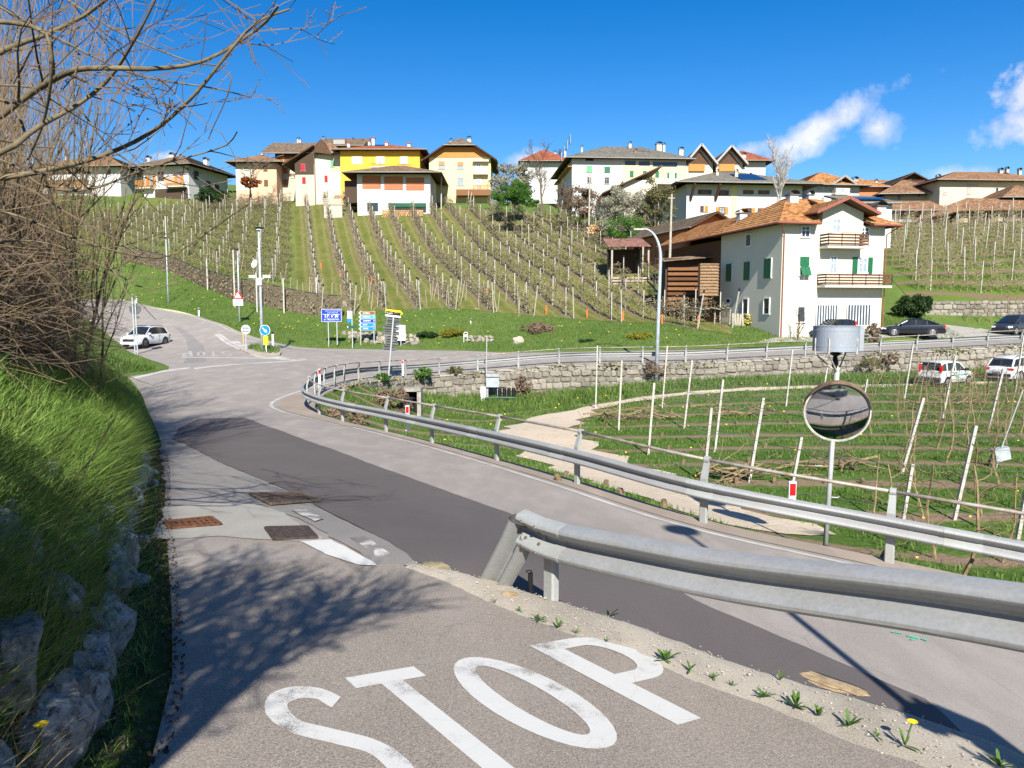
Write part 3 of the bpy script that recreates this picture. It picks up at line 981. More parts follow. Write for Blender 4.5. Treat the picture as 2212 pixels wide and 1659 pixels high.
def grating(label,corners,nx,ny,bw,mat):
 q = [hit(px,py,lambda x,y: lane_z(x,y) + 0.009,3.0) for px,py in corners]
 c = sum(q,Vector()) / 4
 root = empty('drain_grate',c,label,'drain grate')
 def mp(u,v,h=0.0):
  p = (q[0] * (1 - u) + q[1] * u) * (1 - v) + (q[3] * (1 - u) + q[2] * u) * v
  return p + Vector((0,0,h))
 b = MB()
 b.add([mp(0,0,0.004),mp(1,0,0.004),mp(1,1,0.004),mp(0,1,0.004)],[(0,1,2,3)])
 b.build('pit',M_black,root,True)
 f = MB()
 for u0,v0,u1,v1 in ((0,0,1,0),(1,0,1,1),(1,1,0,1),(0,1,0,0)):
  f.bar(mp(u0,v0,0.014),mp(u1,v1,0.014),0.035,0.02)
 f.build('frame',mat,root,True)
 for i in range(1,nx):
  b = MB(); b.bar(mp(i / nx,0,0.014),mp(i / nx,1,0.014),bw,0.012)
  b.build('bar',mat,root,True)
 for i in range(1,ny):
  b = MB(); b.bar(mp(0,i / ny,0.016),mp(1,i / ny,0.016),bw,0.012)
  b.build('bar',mat,root,True)
grating('rusty iron drain grate by the boulder wall',[(367,1143),(476,1134),(455,1119),(356,1129)],8,3,0.022,M_rust)
grating('dark square drain grate beside the white paint block',[(592,1166),(684,1163),(662,1140),(574,1142)],10,9,0.018,M_darkiron)
grating('wide brown slatted drain cover at the lane edge',[(585,1091),(692,1083),(652,1065),(540,1068)],16,2,0.016,M_slat)
# ------------------------------------------------------------------ guardrails
def galvanised(name,base,streaks=0.5,rough=0.42):
 t = NT(name)
 p = t.geo.outputs['Position']
 sp = t.noise(30,4,0.7,t.stretch(p,1,1,0.12))
 big = t.noise(2.2,5,0.6)
 grain = t.voro(38,'F1')
 c = t.mix(t.math('MULTIPLY',sp,streaks),base,tuple(b * 0.62 for b in base))
 c = t.mix(t.math('MULTIPLY_ADD',big,1.5,-0.6,clamp=True),c,tuple(min(1,b * 1.12) for b in base))
 c = t.mix(0.06,c,grain)
 dirt = t.math('MULTIPLY_ADD',t.noise(4.0,6,0.75),3.6,-1.75,clamp=True)
 c = t.mix(t.math('MULTIPLY',dirt,0.55),c,(0.34,0.30,0.24))
 t.bump(t.noise(16,4),0.12,0.01)
 return t.out(c,t.math('MULTIPLY_ADD',sp,0.2,rough),0.35,0.4)
M_galv = galvanised('galvanised_steel',(0.36,0.368,0.365),0.8,0.5)
M_galv_post = galvanised('galvanised_post',(0.37,0.385,0.37),0.35,0.6)
M_galv_dull = galvanised('dull_steel',(0.29,0.30,0.295),0.6,0.55)
M_bolt = simple('rusty_bolt',(0.20,0.145,0.10),0.6,0.3,40,metal=0.5)
M_tube = simple('handrail_tube',(0.34,0.325,0.30),0.55,0.3,4,metal=0.3,col2=(0.25,0.18,0.12))
W_IN = [(0.0,-0.155),(0.022,-0.150),(0.078,-0.130),(0.095,-0.112),(0.098,-0.092),(0.088,-0.072),(0.042,-0.040),(0.006,-0.018),(0.0,0.0),(0.006,0.018),(0.042,0.040),(0.088,0.072),(0.098,0.092),(0.095,0.112),(0.078,0.130),(0.022,0.150),(0.0,0.155)]
W_PROF = W_IN + [(a - 0.005,b * 0.985) for a,b in reversed(W_IN)]
def w_beam(name,path,parent,mat,flip,lift=0.0):
 b = MB()
 b.sweep([(a,h + lift) for a,h in W_PROF],path,True,flip=flip)
 return b.build(name,mat,parent,True,smooth=False)
def shade_smooth_angle(o,ang=35):
 me = o.data
 me.polygons.foreach_set('use_smooth',np.ones(len(me.polygons),bool))
 me.set_sharp_from_angle(angle=R(ang))
# --- near barrier, one rail deep, with a slanted end piece
NEAR = [(0.11,6.0,0.02),(0.36,5.66,0.02),(0.95,4.86,0.12),(1.60,4.05,0.25),(2.25,3.25,0.415),(3.1,2.2,0.56),(4.2,0.85,0.70)]
n_top = [hit(1118,1117,lambda x,y: side_z(x,y) + 0.72,3),]
near_root = empty('guardrail',(0.35,5.6,-0.72),'short steel guardrail with a slanted end piece beside the rubble strip','guardrail')
npath = spline(NEAR,0.25)
npath[:,2] -= 0.155
for i in range(len(npath)):
 npath[i,2] += 0.006 * math.sin(npath[i,1] * 2.1) + 0.004 * math.sin(npath[i,1] * 5.3)
o = w_beam('beam',npath,near_root,M_galv,1.0)
shade_smooth_angle(o)
lp_ = npath[0:3].copy()
o = w_beam('lap_joint',lp_ + np.array([-0.004,-0.004,0.001]),near_root,M_galv_post,1.0)
shade_smooth_angle(o)
fp = npath[:8] + np.array([-0.0,0,0.004])
fp = spline([tuple(fp[0]),tuple(fp[-1])],0.15)
tdir = Vector(npath[0]) - Vector(npath[3])
tdir.z = 0
tdir.normalize()
side = Vector((-tdir.y,tdir.x,0))
def end_piece():
 b = MB()
 top = Vector(npath[0])
 foot = top + tdir * 0.42 + Vector((0,0,-0.6))
 foot.z = float(side_z(foot.x,foot.y)) - 0.03
 path = [top + tdir * 0.02,top + (foot - top) * 0.33,top + (foot - top) * 0.66,foot]
 ax = (foot - top).normalized()
 wv = Vector((0,0,1)) - ax * ax.z
 wv.normalize()
 base = len(b.v)
 nprof = len(W_PROF)
 for p in path:
  for (a,h) in W_PROF:
   b.v.append(tuple(p + side * (a - 0.006) + wv * h * 0.98))
 for i in range(3):
  for k in range(nprof):
   k2 = (k + 1) % nprof
   b.f.append((base + i * nprof + k,base + i * nprof + k2,base + (i + 1) * nprof + k2,base + (i + 1) * nprof + k))
   b.m.append(0)
 oo = b.build('end_piece',M_galv_dull,near_root,True)
 shade_smooth_angle(oo)
cam_side = Vector((-0.75,-0.65,0))
if side.dot(cam_side) < 0:
 side = -side
end_piece()
def c_post(root,foot,top,wdt,dep,face,mat,name='post'):
 """A rolled C-section post: web towards face, flanges behind."""
 foot,top,face = Vector(foot),Vector(top),Vector(face).normalized()
 ax = (top - foot).normalized()
 sd = ax.cross(face).normalized()
 r = 0.015
 prof = [(-wdt / 2 + r,0),(wdt / 2 - r,0),(wdt / 2,-r),(wdt / 2,-dep),(wdt / 2 - 0.006,-dep),(wdt / 2 - 0.006,-r - 0.004),(-wdt / 2 + 0.006,-r - 0.004),(-wdt / 2 + 0.006,-dep),(-wdt / 2,-dep),(-wdt / 2,-r)]
 b = MB()
 for p in (foot,top):
  for (u,d) in prof:
   b.v.append(tuple(p + sd * u + face * d))
 n = len(prof)
 for k in range(n):
  b.f.append((k,(k + 1) % n,n + (k + 1) % n,n + k)); b.m.append(0)
 b.f.append(tuple(range(n))); b.m.append(0)
 b.f.append(tuple(range(n,2 * n))); b.m.append(0)
 return b.build(name,mat,root,True)
def bolt_head(root,p,nrm,r=0.018):
 b = MB()
 M = Matrix.Translation(Vector(p)) @ Vector(nrm).to_track_quat('Z','Y').to_matrix().to_4x4()
 b.lathe([(r,0.0),(r,0.006),(r * 0.6,0.012),(0.0,0.013)],10,M)
 return b.build('bolt',M_bolt,root,True)
for s_i in (1,17,):
 p = Vector(npath[s_i])
 z0 = float(side_z(p.x,p.y)) - 0.1
 c_post(near_root,(p.x - side.x * 0.02,p.y - side.y * 0.02,z0),(p.x - side.x * 0.02,p.y - side.y * 0.02,p.z - 0.02),0.125,0.06,side,M_galv_post)
 b = MB()
 b.box(p + Vector((0,0,0.0)) - side * 0.0 + side * 0.012,(0.05,0.02,0.09),Matrix.Rotation(math.atan2(tdir.y,tdir.x),3,'Z'))
 b.build('washer_plate',M_galv_dull,near_root,True)
for s_i,dz in ((0.3,0.092),(0.95,0.092),(0.3,-0.05),(0.95,-0.05),(0.3,0.05),(0.95,0.045),(0.3,-0.108),(0.95,-0.108),(16.5,0.108)):
 k = int(s_i)
 p = Vector(npath[k]) * (1 - (s_i - k)) + Vector(npath[k + 1]) * (s_i - k)
 dep = np.interp(dz,[h for a,h in W_IN],[a for a,h in W_IN])
 nv = side + Vector((0,0,0.9 if dz in (0.092,0.108) else (-0.4 if dz in (0.05,0.045) else 0.4)))
 bolt_head(near_root,p + side * (dep + 0.001) + Vector((0,0,dz)),nv)
# --- long barrier with a pipe handrail on its posts, round the bend
long_root = empty('guardrail',(1.45,16.0,-2.1),'long steel guardrail with a pipe handrail curving round the orchard bend','guardrail')
rp = rail_path.copy()
seg_n = 8
face_path = offset_path(rp,-0.10)
for a in range(0,len(rp) - 1,seg_n):
 part = face_path[a:a + seg_n + 1].copy()
 part[:,2] += 0.62
 if len(part) < 2: continue
 o = w_beam('beam',part,long_root,M_galv,-1.0)
 shade_smooth_angle(o)
 if a < 90 and a > 0:
  lap = offset_path(face_path[a - 1:a + 2].copy(),-0.006)
  lap[:,2] += 0.62
  lap[0] = (lap[0] + lap[1]) / 2; lap[2] = (lap[1] + lap[2]) / 2
  o = w_beam('lap_joint',lap,long_root,M_galv_post,-1.0)
  shade_smooth_angle(o)
d_cum = np.concatenate([[0],np.cumsum(np.linalg.norm(np.diff(rp[:,:2],axis=0),axis=1))])
posts = []
s0 = d_cum[np.argmin(np.linalg.norm(rp[:,:2] - np.array([5.9,11.7]),axis=1))]
s = s0 - 3.0 * 1
sp_near = [0.0]
marks = [np.array([5.9,11.7]),np.array([3.35,13.3]),np.array([1.45,16.0]),np.array([-0.5,19.3]),np.array([-2.4,22.6]),np.array([-4.3,25.2]),np.array([-6.0,27.2]),np.array([-7.4,29.0])]
post_i = [int(np.argmin(np.linalg.norm(rp[:,:2] - m,axis=1))) for m in marks]
post_i = [post_i[0] - 7] + post_i
k = post_i[-1] + 6
while k < len(rp):
 post_i.append(k)
 k += 6
tt = np.gradient(rp[:,:2],axis=0)
tt /= np.linalg.norm(tt,axis=1)[:,None]
handrail = []
post_mesh = {}
for i in post_i:
 p = rp[i]
 out = Vector((tt[i][1],-tt[i][0],0))
 along = Vector((tt[i][0],tt[i][1],0))
 foot = Vector(p) + Vector((0,0,-0.25))
 c_post(long_root,foot,Vector(p) + Vector((0,0,0.60)),0.14,0.07,-out,M_galv_post)
 b = MB()
 a0,a1,a2 = Vector(p) + out * 0.02 + Vector((0,0,0.42)),Vector(p) + out * 0.03 + Vector((0,0,0.80)),Vector(p) + out * 0.13 + Vector((0,0,1.12))
 for q0,q1,w0,w1 in ((a0,a1,0.14,0.12),(a1,a2,0.12,0.09)):
  vs = []
  for q,w in ((q0,w0),(q1,w1)):
   for u,dd in ((-1,0.03),(1,0.03),(1,-0.03),(-1,-0.03)):
    vs.append(q + along * (u * w / 2) + out * dd)
  b.add(vs,[(0,1,2,3),(7,6,5,4),(0,4,5,1),(1,5,6,2),(2,6,7,3),(3,7,4,0)])
 M = Matrix.Translation(a2) @ along.to_track_quat('Z','Y').to_matrix().to_4x4()
 b.lathe([(0.065,-0.045),(0.065,0.045)],12,M)
 b.build('bracket',M_galv_post,long_root,True)
 handrail.append(a2)
for i in range(len(handrail) - 1):
 b = MB()
 k0,k1 = post_i[i],post_i[i + 1]
 mid = []
 for f in (0,0.25,0.5,0.75,1):
  kk = k0 + (k1 - k0) * f
  j = int(round(kk))
  q = Vector(rp[j]) + Vector((tt[j][1],-tt[j][0],0)) * 0.13 + Vector((0,0,1.12))
  mid.append(q)
 mid[0],mid[-1] = handrail[i],handrail[i + 1]
 b.tube(mid,0.03,8)
 b.build('handrail',M_tube,long_root,True,smooth=True)
for i in post_i[:8]:
 for du in (-0.10,0.10):
  for dz in (0.105,-0.105):
   p = Vector(face_path[i]) + Vector((tt[i][0],tt[i][1],0)) * du + Vector((0,0,0.62 + dz))
   tr = Vector((-tt[i][1],tt[i][0],0))
   bolt_head(long_root,p + tr * 0.080,tr + Vector((0,0,0.5 if dz > 0 else 0.1)),0.017)
# ------------------------------------------------------------------ stone walls and boulders
def stone_mat(name,pale,mid,dark,lichen=0.35,scale=3.0):
 t = NT(name)
 a = t.noise(scale * 2.2,6,0.7)
 b = t.noise(scale * 9,5,0.7)
 l = t.noise(scale * 4.2,6,0.75,None,0.8)
 c = t.ramp(a,[(0.32,mid),(0.6,pale)])
 c = t.mix(t.math('MULTIPLY',b,0.4),c,mid)
 c = t.mix(t.math('MULTIPLY_ADD',l,6.0,-6.0 * (0.72 - lichen * 0.3),clamp=True),c,dark)
 k = t.math('MULTIPLY_ADD',t.oi.outputs['Random'],0.5,0.72)
 n = t.n.new('ShaderNodeVectorMath'); n.operation = 'SCALE'
 t.l.new(c,n.inputs[0]); t.l.new(k,n.inputs['Scale'])
 t.bump(b,0.6,0.03)
 return t.out(n.outputs[0],0.9,0,0.2)
M_wall = stone_mat('wall_stone',(0.32,0.29,0.235),(0.185,0.168,0.138),(0.06,0.055,0.046),0.6)
M_core = simple('wall_mortar',(0.20,0.175,0.135),0.95,0.3,3,bump=0.4)
M_cope = stone_mat('coping',(0.34,0.31,0.26),(0.25,0.225,0.18),(0.12,0.11,0.09),0.3)
M_bould = stone_mat('pale_limestone',(0.42,0.415,0.39),(0.20,0.195,0.18),(0.04,0.037,0.033),0.8,4.5)
M_rockb = stone_mat('border_rock',(0.36,0.32,0.255),(0.22,0.195,0.155),(0.12,0.11,0.09),0.25,2.0)
blocks = [block_mesh((1,1,1),k) for k in range(14)]
for b_ in blocks:
 b_.materials.append(M_wall)
copes = [block_mesh((1,1,1),40 + k) for k in range(5)]
for b_ in copes:
 b_.materials.append(M_cope)
def stone_wall(name,label,path,top_f,base_f,root_loc,limit,ch=(0.24,0.4),cw=(0.34,1.0),keep=None,coping=True,rank=None):
 """path: plan points along the face (n,2); the face looks to the right of travel. Every stone is a part; past the limit they are joined."""
 root = empty(name,root_loc,label,'stone wall')
 s = np.concatenate([[0],np.cumsum(np.linalg.norm(np.diff(path[:,:2],axis=0),axis=1))])
 tot = s[-1]
 def at(u):
  x,y = np.interp(u,s,path[:,0]),np.interp(u,s,path[:,1])
  x2,y2 = np.interp(u + 0.2,s,path[:,0]),np.interp(u + 0.2,s,path[:,1])
  x1,y1 = np.interp(u - 0.2,s,path[:,0]),np.interp(u - 0.2,s,path[:,1])
  a = math.atan2(y2 - y1,x2 - x1)
  return x,y,a
 stones = []
 us = np.arange(0,tot,0.6)
 core = MB()
 for u in us:
  x,y,a = at(u)
  for d,zz in ((0.02,base_f(x,y) - 0.6),(0.0,top_f(x,y) - 0.03),(-0.5,top_f(x,y) - 0.03),(-0.5,base_f(x,y) - 0.6)):
   core.v.append((x + math.sin(a) * d,y - math.cos(a) * d,zz))
 for i in range(len(us) - 1):
  for k in range(3):
   q = i * 4 + k
   core.f.append((q,q + 4,q + 5,q + 1)); core.m.append(0)
 core.f += [(0,1,2,3),tuple(len(us) * 4 - 4 + k for k in (3,2,1,0))]; core.m += [0,0]
 core.build('core',M_core,root,True)
 u = 0.0
 zoff = -0.15
 level = 0
 while True:
  h = rnd.uniform(*ch)
  u = rnd.uniform(-0.3,0.0)
  any_ = False
  while u < tot:
   w = rnd.uniform(*cw)
   x,y,a = at(min(max(u + w / 2,0),tot))
   zb,zt = float(base_f(x,y)),float(top_f(x,y))
   z = zt - 0.10 - zoff_total(level,h,zoff) if False else zt - level_depth[level] - h / 2 if level < len(level_depth) else None
   if z is None:
    break
   if z > zb - 0.1 and u + w / 2 < tot and (keep is None or keep(x,y,z)):
    any_ = True
    stones.append((x,y,z + rnd.uniform(-0.05,0.05),a,w * 0.94,level_h[level] * rnd.uniform(0.78,1.04),rnd.randrange(14)))
   u += w
  level += 1
  if not any_ or level > 14:
   break
 if rank:
  stones.sort(key=rank)
 rest = MB()
 for n,(x,y,z,a,w,h,k) in enumerate(stones):
  M = Matrix.Translation((x,y,z)) @ Matrix.Rotation(a,4,'Z') @ Matrix.Rotation(rnd.uniform(-0.11,0.11),4,'Y') @ Matrix.Diagonal((w,rnd.uniform(0.16,0.26),h,1))
  if n < limit:
   o = bpy.data.objects.new('stone',blocks[k])
   COL.objects.link(o)
   o.parent = root
   o.matrix_parent_inverse = Matrix.Translation(root.location).inverted()
   o.matrix_basis = M
  else:
   rest.add([M @ v.co for v in blocks[k].vertices],[tuple(p.vertices) for p in blocks[k].polygons])
 if rest.v:
  o = rest.build('stones',M_wall,root,True)
  o['kind'] = 'stuff'
 if coping:
  u = 0.0
  while u < tot:
   w = rnd.uniform(0.7,1.5)
   x,y,a = at(min(u + w / 2,tot))
   zt = float(top_f(x,y))
   o = bpy.data.objects.new('coping_stone',copes[rnd.randrange(5)])
   COL.objects.link(o)
   o.parent = root
   o.matrix_parent_inverse = Matrix.Translation(root.location).inverted()
   o.matrix_basis = Matrix.Translation((x - math.sin(a) * 0.1,y + math.cos(a) * 0.1,zt)) @ Matrix.Rotation(a,4,'Z') @ Matrix.Diagonal((w * 0.97,0.42,rnd.uniform(0.12,0.17),1))
   u += w
 return root
level_h = [0.34,0.46,0.36,0.48,0.42,0.5,0.42,0.45,0.46,0.4,0.4]
level_depth = list(np.concatenate([[0.07],0.07 + np.cumsum(level_h)[:-1]]))
wp = offset_path(rail_path,0.36)
w0 = int(np.argmin(np.linalg.norm(rail_path[:,:2] - np.array([-9.3,41]),axis=1)))
w1 = int(np.argmin(np.linalg.norm(rail_path[:,:2] - np.array([49,61]),axis=1)))
wpath = wp[w0:w1,:2]
rz_tab = rail_path[w0:w1]
def wall_top(x,y):
 i = int(np.argmin((rz_tab[:,0] - x) ** 2 + (rz_tab[:,1] - y) ** 2))
 return rz_tab[i,2] - 0.10
stone_wall('retaining_wall','long pale stone retaining wall holding up the road above the orchard',wpath,wall_top,lambda x,y: float(orch_z(x,y)),(0,56,-4.5),260,
  rank=lambda s_: s_[1] + abs(s_[0]) * 0.25)
upath = np.array([P(2000,705,75.0)[:2],P(2100,703,75.5)[:2],P(2300,700,76)[:2]])
upath = spline([(p[0],p[1],0) for p in upath],0.5)[:,:2]
stone_wall('terrace_wall','tall rough stone terrace wall behind the espalier by the dark van',upath,lambda x,y: 2.45 + 0.01 * (x - 40),lambda x,y: -0.3,(45,75,0),120,coping=False)
rocks = [rock_mesh((1.15,1.15,1.15),k,0.22,3,0.35) for k in range(9)]
for r_ in rocks:
 r_.materials.append(M_bould)
bw = empty('boulder_wall',tuple(bank_point(20,0.4)),'low wall of white lichened boulders along the side road under long grass','rock wall')
idx_near = [i for i in range(len(E)) if 1.9 < E[i,1] < 15.0]
nb = 0
def add_rock(root,loc,size,rot,meshes=rocks,name='boulder'):
 o = bpy.data.objects.new(name,meshes[rnd.randrange(len(meshes))])
 COL.objects.link(o)
 o.parent = root
 o.matrix_parent_inverse = Matrix.Translation(root.location).inverted()
 o.location,o.scale,o.rotation_euler = loc,size,rot
 return o
u = 0.0
i = idx_near[0]
twice = True
while i < idx_near[-1]:
 y = E[i,1]
 ang = math.atan2(Et[i][1],Et[i][0])
 for row in range(3):
  L = rnd.uniform(0.26,0.52) * (1 - 0.12 * row)
  d = 0.36 + 0.22 * row + rnd.uniform(-0.05,0.05)
  q = bank_point(i + rnd.randrange(0,2),d)
  zz = q.z - 0.16 if row else q.z + 0.12
  if row == 0: zz = E_z[i] + 0.14
  elif row == 1: zz = E_z[i] + 0.46 * full[i]
  else: zz = E_z[i] + 0.80 * full[i]
  if row == 2 and rnd.random() < 0.6: continue
  add_rock(bw,(q.x,q.y,zz),(L * 0.9,rnd.uniform(0.18,0.28),rnd.uniform(0.22,0.36)),(rnd.uniform(-.25,.25),rnd.uniform(-.25,.25),ang + rnd.uniform(-.3,.3)))
 if not (y < 6.5 and twice):
  i += 1
 twice = not twice
for (px,py,sz) in [(35,1440,0.52),(120,1300,0.34),(255,1110,0.3),(60,1290,0.3),(350,1052,0.36),(335,1022,0.3),(232,1262,0.22),(300,1180,0.2),(215,1165,0.26),(35,1250,0.45),(150,1075,0.3)]:
 dd = pix_dir(px,py)
 best,bd = None,9e9
 for ii in range(len(E)):
  for d_ in (0.2,0.5,0.7,0.9,1.2,1.6,2.2):
   q = bank_point(ii,d_)
   if q.y < 1: continue
   v = (q - Vector((0,0,CAM_H)))
   c = v.normalized().dot(dd)
   if 1 - c < bd:
    bd,best = 1 - c,q
 sz *= 0.42 if best.y < 2.6 else 0.75
 add_rock(bw,best,(sz,sz * 0.8,sz * 0.85),(rnd.uniform(-.4,.4),rnd.uniform(-.4,.4),rnd.uniform(0,3)))
rb = [rock_mesh((1.15,1.15,1.15),20 + k,0.2,2,0.35) for k in range(7)]
for r_ in rb:
 r_.materials.append(M_rockb)
def rock_border(label,pts,rootpx,thick):
 q0 = hit(*rootpx,hill_z,58)
 root = empty('rock_border',q0,label,'rock wall')
 for (px,py,w,h) in pts:
  q = hit(px,py,hill_z,58)
  if q is None: continue
  k = q.y / FPX
  add_rock(root,q + Vector((0,-0.1,0.12)),(w * k,thick,h * k),(rnd.uniform(-.15,.15),rnd.uniform(-.2,.2),rnd.uniform(-.3,.3)),rb,'rock')
 return root
pts = []
for j,(y_off,x0,x1) in enumerate(((0,738,905),(8,752,905),(16,785,892))):
 x = x0
 while x < x1:
  w = rnd.uniform(9,19)
  pts.append((x + w / 2,722 + y_off + (x - 740) * 0.05 + rnd.uniform(-1.5,1.5),w * 1.06,rnd.uniform(10,14)))
  x += w
rock_border('low wall of tan rocks in the turf behind the direction signs',pts,(820,735),0.5)
pts = []
for j,(y_off,x0,x1) in enumerate(((0,1012,1058),(7,1005,1062))):
 x = x0
 while x < x1:
  w = rnd.uniform(8,14)
  pts.append((x + w / 2,731 + y_off,w,rnd.uniform(7,10)))
  x += w
rock_border('short row of tan rocks beside the yellow-green bush',pts,(1030,737),0.4)
for (px,py,w,h,lb_) in [(1117,741,30,17,'single grey boulder in the grass beside the dry brown shrub'),(743,662,19,15,'white boulder at the foot of the vineyard above the blue sign')]:
 q = hit(px,py,hill_z,58)
 k = q.y / FPX
 o = link_mesh('boulder',rock_mesh((w * k,0.7,h * k * 1.5),px,0.3,3,0.4),M_rockb)
 o.location = q + Vector((0,0,0.1))
 tag(o,lb_,'boulder')
q = P(886,852,43.5)
q.z = float(orch_z(q.x,q.y))
cv = empty('culvert',q,'concrete culvert frame and black pipe in the dry ivy below the road','culvert')
M_cconc = simple('culvert_concrete',(0.32,0.30,0.26),0.9,0.2,4,bump=0.3)
b = MB(); b.box((0.55,0,0.55),(0.22,0.9,1.5)); b.build('side_slab',M_cconc,cv)
b = MB(); b.box((-0.05,0,1.36),(1.4,0.9,0.18)); b.build('cover_slab',M_cconc,cv)
b = MB(); b.box((-0.1,0.7,0.6),(1.1,0.3,1.3)); b.build('opening',M_black,cv)
b = MB(); b.tube([(-0.5,-0.35,0.75),(0.3,0.3,0.85)],0.11,12); b.build('pipe',simple('black_pipe',(0.03,0.03,0.032),0.45),cv,smooth=True)
# ------------------------------------------------------------------ plants
def leaf_mat(name,stops,scale=0.9,rough=0.6,trans=0.35,fine=14.0):
 t = NT(name)
 f = t.math('MULTIPLY_ADD',t.noise(fine,2,0.6),0.5,t.math('MULTIPLY',t.noise(scale,4,0.6),0.55))
 c = t.ramp(f,stops)
 t.out(c,rough,0,0.25)
 if trans:
  tr = t.n.new('ShaderNodeBsdfTranslucent')
  t.l.new(c,tr.inputs['Color'])
  mx = t.n.new('ShaderNodeMixShader')
  mx.inputs[0].default_value = trans
  t.l.new(t.bsdf.outputs[0],mx.inputs[1])
  t.l.new(tr.outputs[0],mx.inputs[2])
  t.l.new(mx.outputs[0],t.n['Material Output'].inputs['Surface'])
 return t.mat
M_grass = leaf_mat('grass_blade',[(0.32,(0.055,0.11,0.02)),(0.5,(0.11,0.195,0.036)),(0.70,(0.21,0.265,0.07))])
M_grass_deep = leaf_mat('tall_grass_blade',[(0.30,(0.07,0.14,0.024)),(0.5,(0.15,0.26,0.045)),(0.66,(0.26,0.34,0.08)),(0.82,(0.40,0.36,0.17))],0.8)
M_grass_dry = leaf_mat('dry_grass_blade',[(0.3,(0.16,0.14,0.06)),(0.55,(0.36,0.29,0.15)),(0.75,(0.48,0.40,0.24))],1.5)
M_weed = leaf_mat('weed_leaf',[(0.3,(0.05,0.11,0.02)),(0.6,(0.10,0.20,0.035)),(0.8,(0.22,0.24,0.06))],4)
M_yellow = simple('yellow_petal',(0.85,0.58,0.02),0.7,0.1,30)
M_bark = simple('grey_brown_bark',(0.17,0.135,0.095),0.9,0.35,14,bump=0.4)
M_bark_pale = simple('olive_bark',(0.15,0.12,0.07),0.85,0.3,10,bump=0.3,col2=(0.085,0.066,0.036))
M_twig = simple('brown_twig',(0.13,0.092,0.062),0.85,0.35,3.0,col2=(0.05,0.037,0.028))
M_twig_pale = simple('tan_twig',(0.19,0.138,0.078),0.85,0.3,3.0,col2=(0.10,0.065,0.033))
def leaf_cards(centres,size,mat,name='crown',parent=None,world=False,flat=0.0):
 n = len(centres)
 c = np.asarray(centres,float)
 a = nrng.normal(0,1,(n,3)); a /= np.linalg.norm(a,axis=1)[:,None]
 b = nrng.normal(0,1,(n,3)); b -= a * (a * b).sum(1)[:,None]; b /= np.linalg.norm(b,axis=1)[:,None]
 s = np.broadcast_to(size,n) * nrng.uniform(0.6,1.3,n)
 a,b = a * s[:,None] * 0.5,b * s[:,None] * 0.32
 V = np.stack([c - a,c + b,c + a,c - b],1).reshape(-1,3)
 lo = np.arange(4 * n)
 return link_mesh(name,np_mesh(name,V,lo,np.full(n,4)),mat,parent,world)
def blades(name,pos,h,w,lean,mat,az=None,parent=None,bend=0.5,kind='stuff',nrm=None):
 """Grass: every blade is a bent three-piece strip. pos (n,3); h, w, lean arrays or numbers."""
 n = len(pos)
 h = np.broadcast_to(h,n) * nrng.uniform(0.6,1.25,n)
 w = np.broadcast_to(w,n)
 az = nrng.uniform(0,2 * PI,n) if az is None else az + nrng.normal(0,1.0,n)
 ln = np.broadcast_to(lean,n) * nrng.uniform(0.3,1.4,n)
 dx,dy = np.cos(az),np.sin(az)
 fa = az + PI / 2 + nrng.normal(0,0.5,n)
 sx,sy = np.cos(fa) * w / 2,np.sin(fa) * w / 2
 up = np.zeros((n,3)); up[:,2] = 1
 def pt(t,k,side):
  hor = ln * h * (t ** (1 + bend))
  ver = h * t * (1 - 0.25 * ln * t)
  out = pos.copy()
  out[:,0] += dx * hor + sx * k * side
  out[:,1] += dy * hor + sy * k * side
  out[:,2] += ver
  return out
 V = np.stack([pt(0,1,-1),pt(0,1,1),pt(0.5,0.8,-1),pt(0.5,0.8,1),pt(1,0,0)],1).reshape(-1,3)
 base = np.arange(n)[:,None] * 5
 lo = np.concatenate([base + [0,1,3,2],base + [2,3,4]],1).ravel()
 cnt = np.tile([4,3],n)
 o = link_mesh(name,np_mesh(name,V,lo,cnt),mat,parent)
 if kind: o['kind'] = kind
 return o
def scatter(poly,n,f):
 poly = [(p[0],p[1]) for p in poly]
 a = np.array(poly)
 lo,hi = a.min(0),a.max(0)
 out = []
 got = 0
 while got < n:
  q = nrng.uniform(lo,hi,(n * 2,2))
  q = q[in_poly(q[:,0],q[:,1],poly)]
  out.append(q)
  got += len(q)
  if len(q) == 0: break
 q = np.concatenate(out)[:n]
 return np.column_stack([q,f(q[:,0],q[:,1])])
def noise_mask(p,scale,seed=0.0):
 """Cheap smooth 2-D noise from a few sines, 0..1."""
 x,y = p[:,0] * scale,p[:,1] * scale
 v = np.sin(x * 1.3 + seed) * np.cos(y * 1.1 - seed * 2) + np.sin(x * 2.7 + y * 1.9 + seed * 3) * 0.5 + np.sin(y * 3.7 - x * 1.3 + seed) * 0.35
 return np.clip(v / 3.2 + 0.5,0,1)
# --- long grass on the left bank
def bank_scatter(n,s_lo,s_hi,d_lo,d_hi,pw=1.0):
 i = nrng.uniform(s_lo,s_hi,n)
 d = d_lo + (d_hi - d_lo) * nrng.uniform(0,1,n) ** pw
 ii = i.astype(int)
 fr = i - ii
 ii2 = np.minimum(ii + 1,len(E) - 1)
 ex = E[ii] * (1 - fr)[:,None] + E[ii2] * fr[:,None]
 nz_ = En[ii]
 xy = ex + nz_ * d[:,None]
 z = E_z[ii] * (1 - fr) + E_z[ii2] * fr + bank_h(d,full[ii])
 return np.column_stack([xy,z - 0.02]),ii,d
iy = lambda y: int(np.argmin(np.abs(E[:int(len(E) * 0.93),1] - y)))
p_,ii,d = bank_scatter(62000,iy(1.2),iy(24),0.6,7.0,1.25)
down = np.arctan2(-En[ii][:,1],-En[ii][:,0])
p_ = p_[(noise_mask(p_,2.1,4.0) > 0.27) | (nrng.random(len(p_)) < 0.35)]
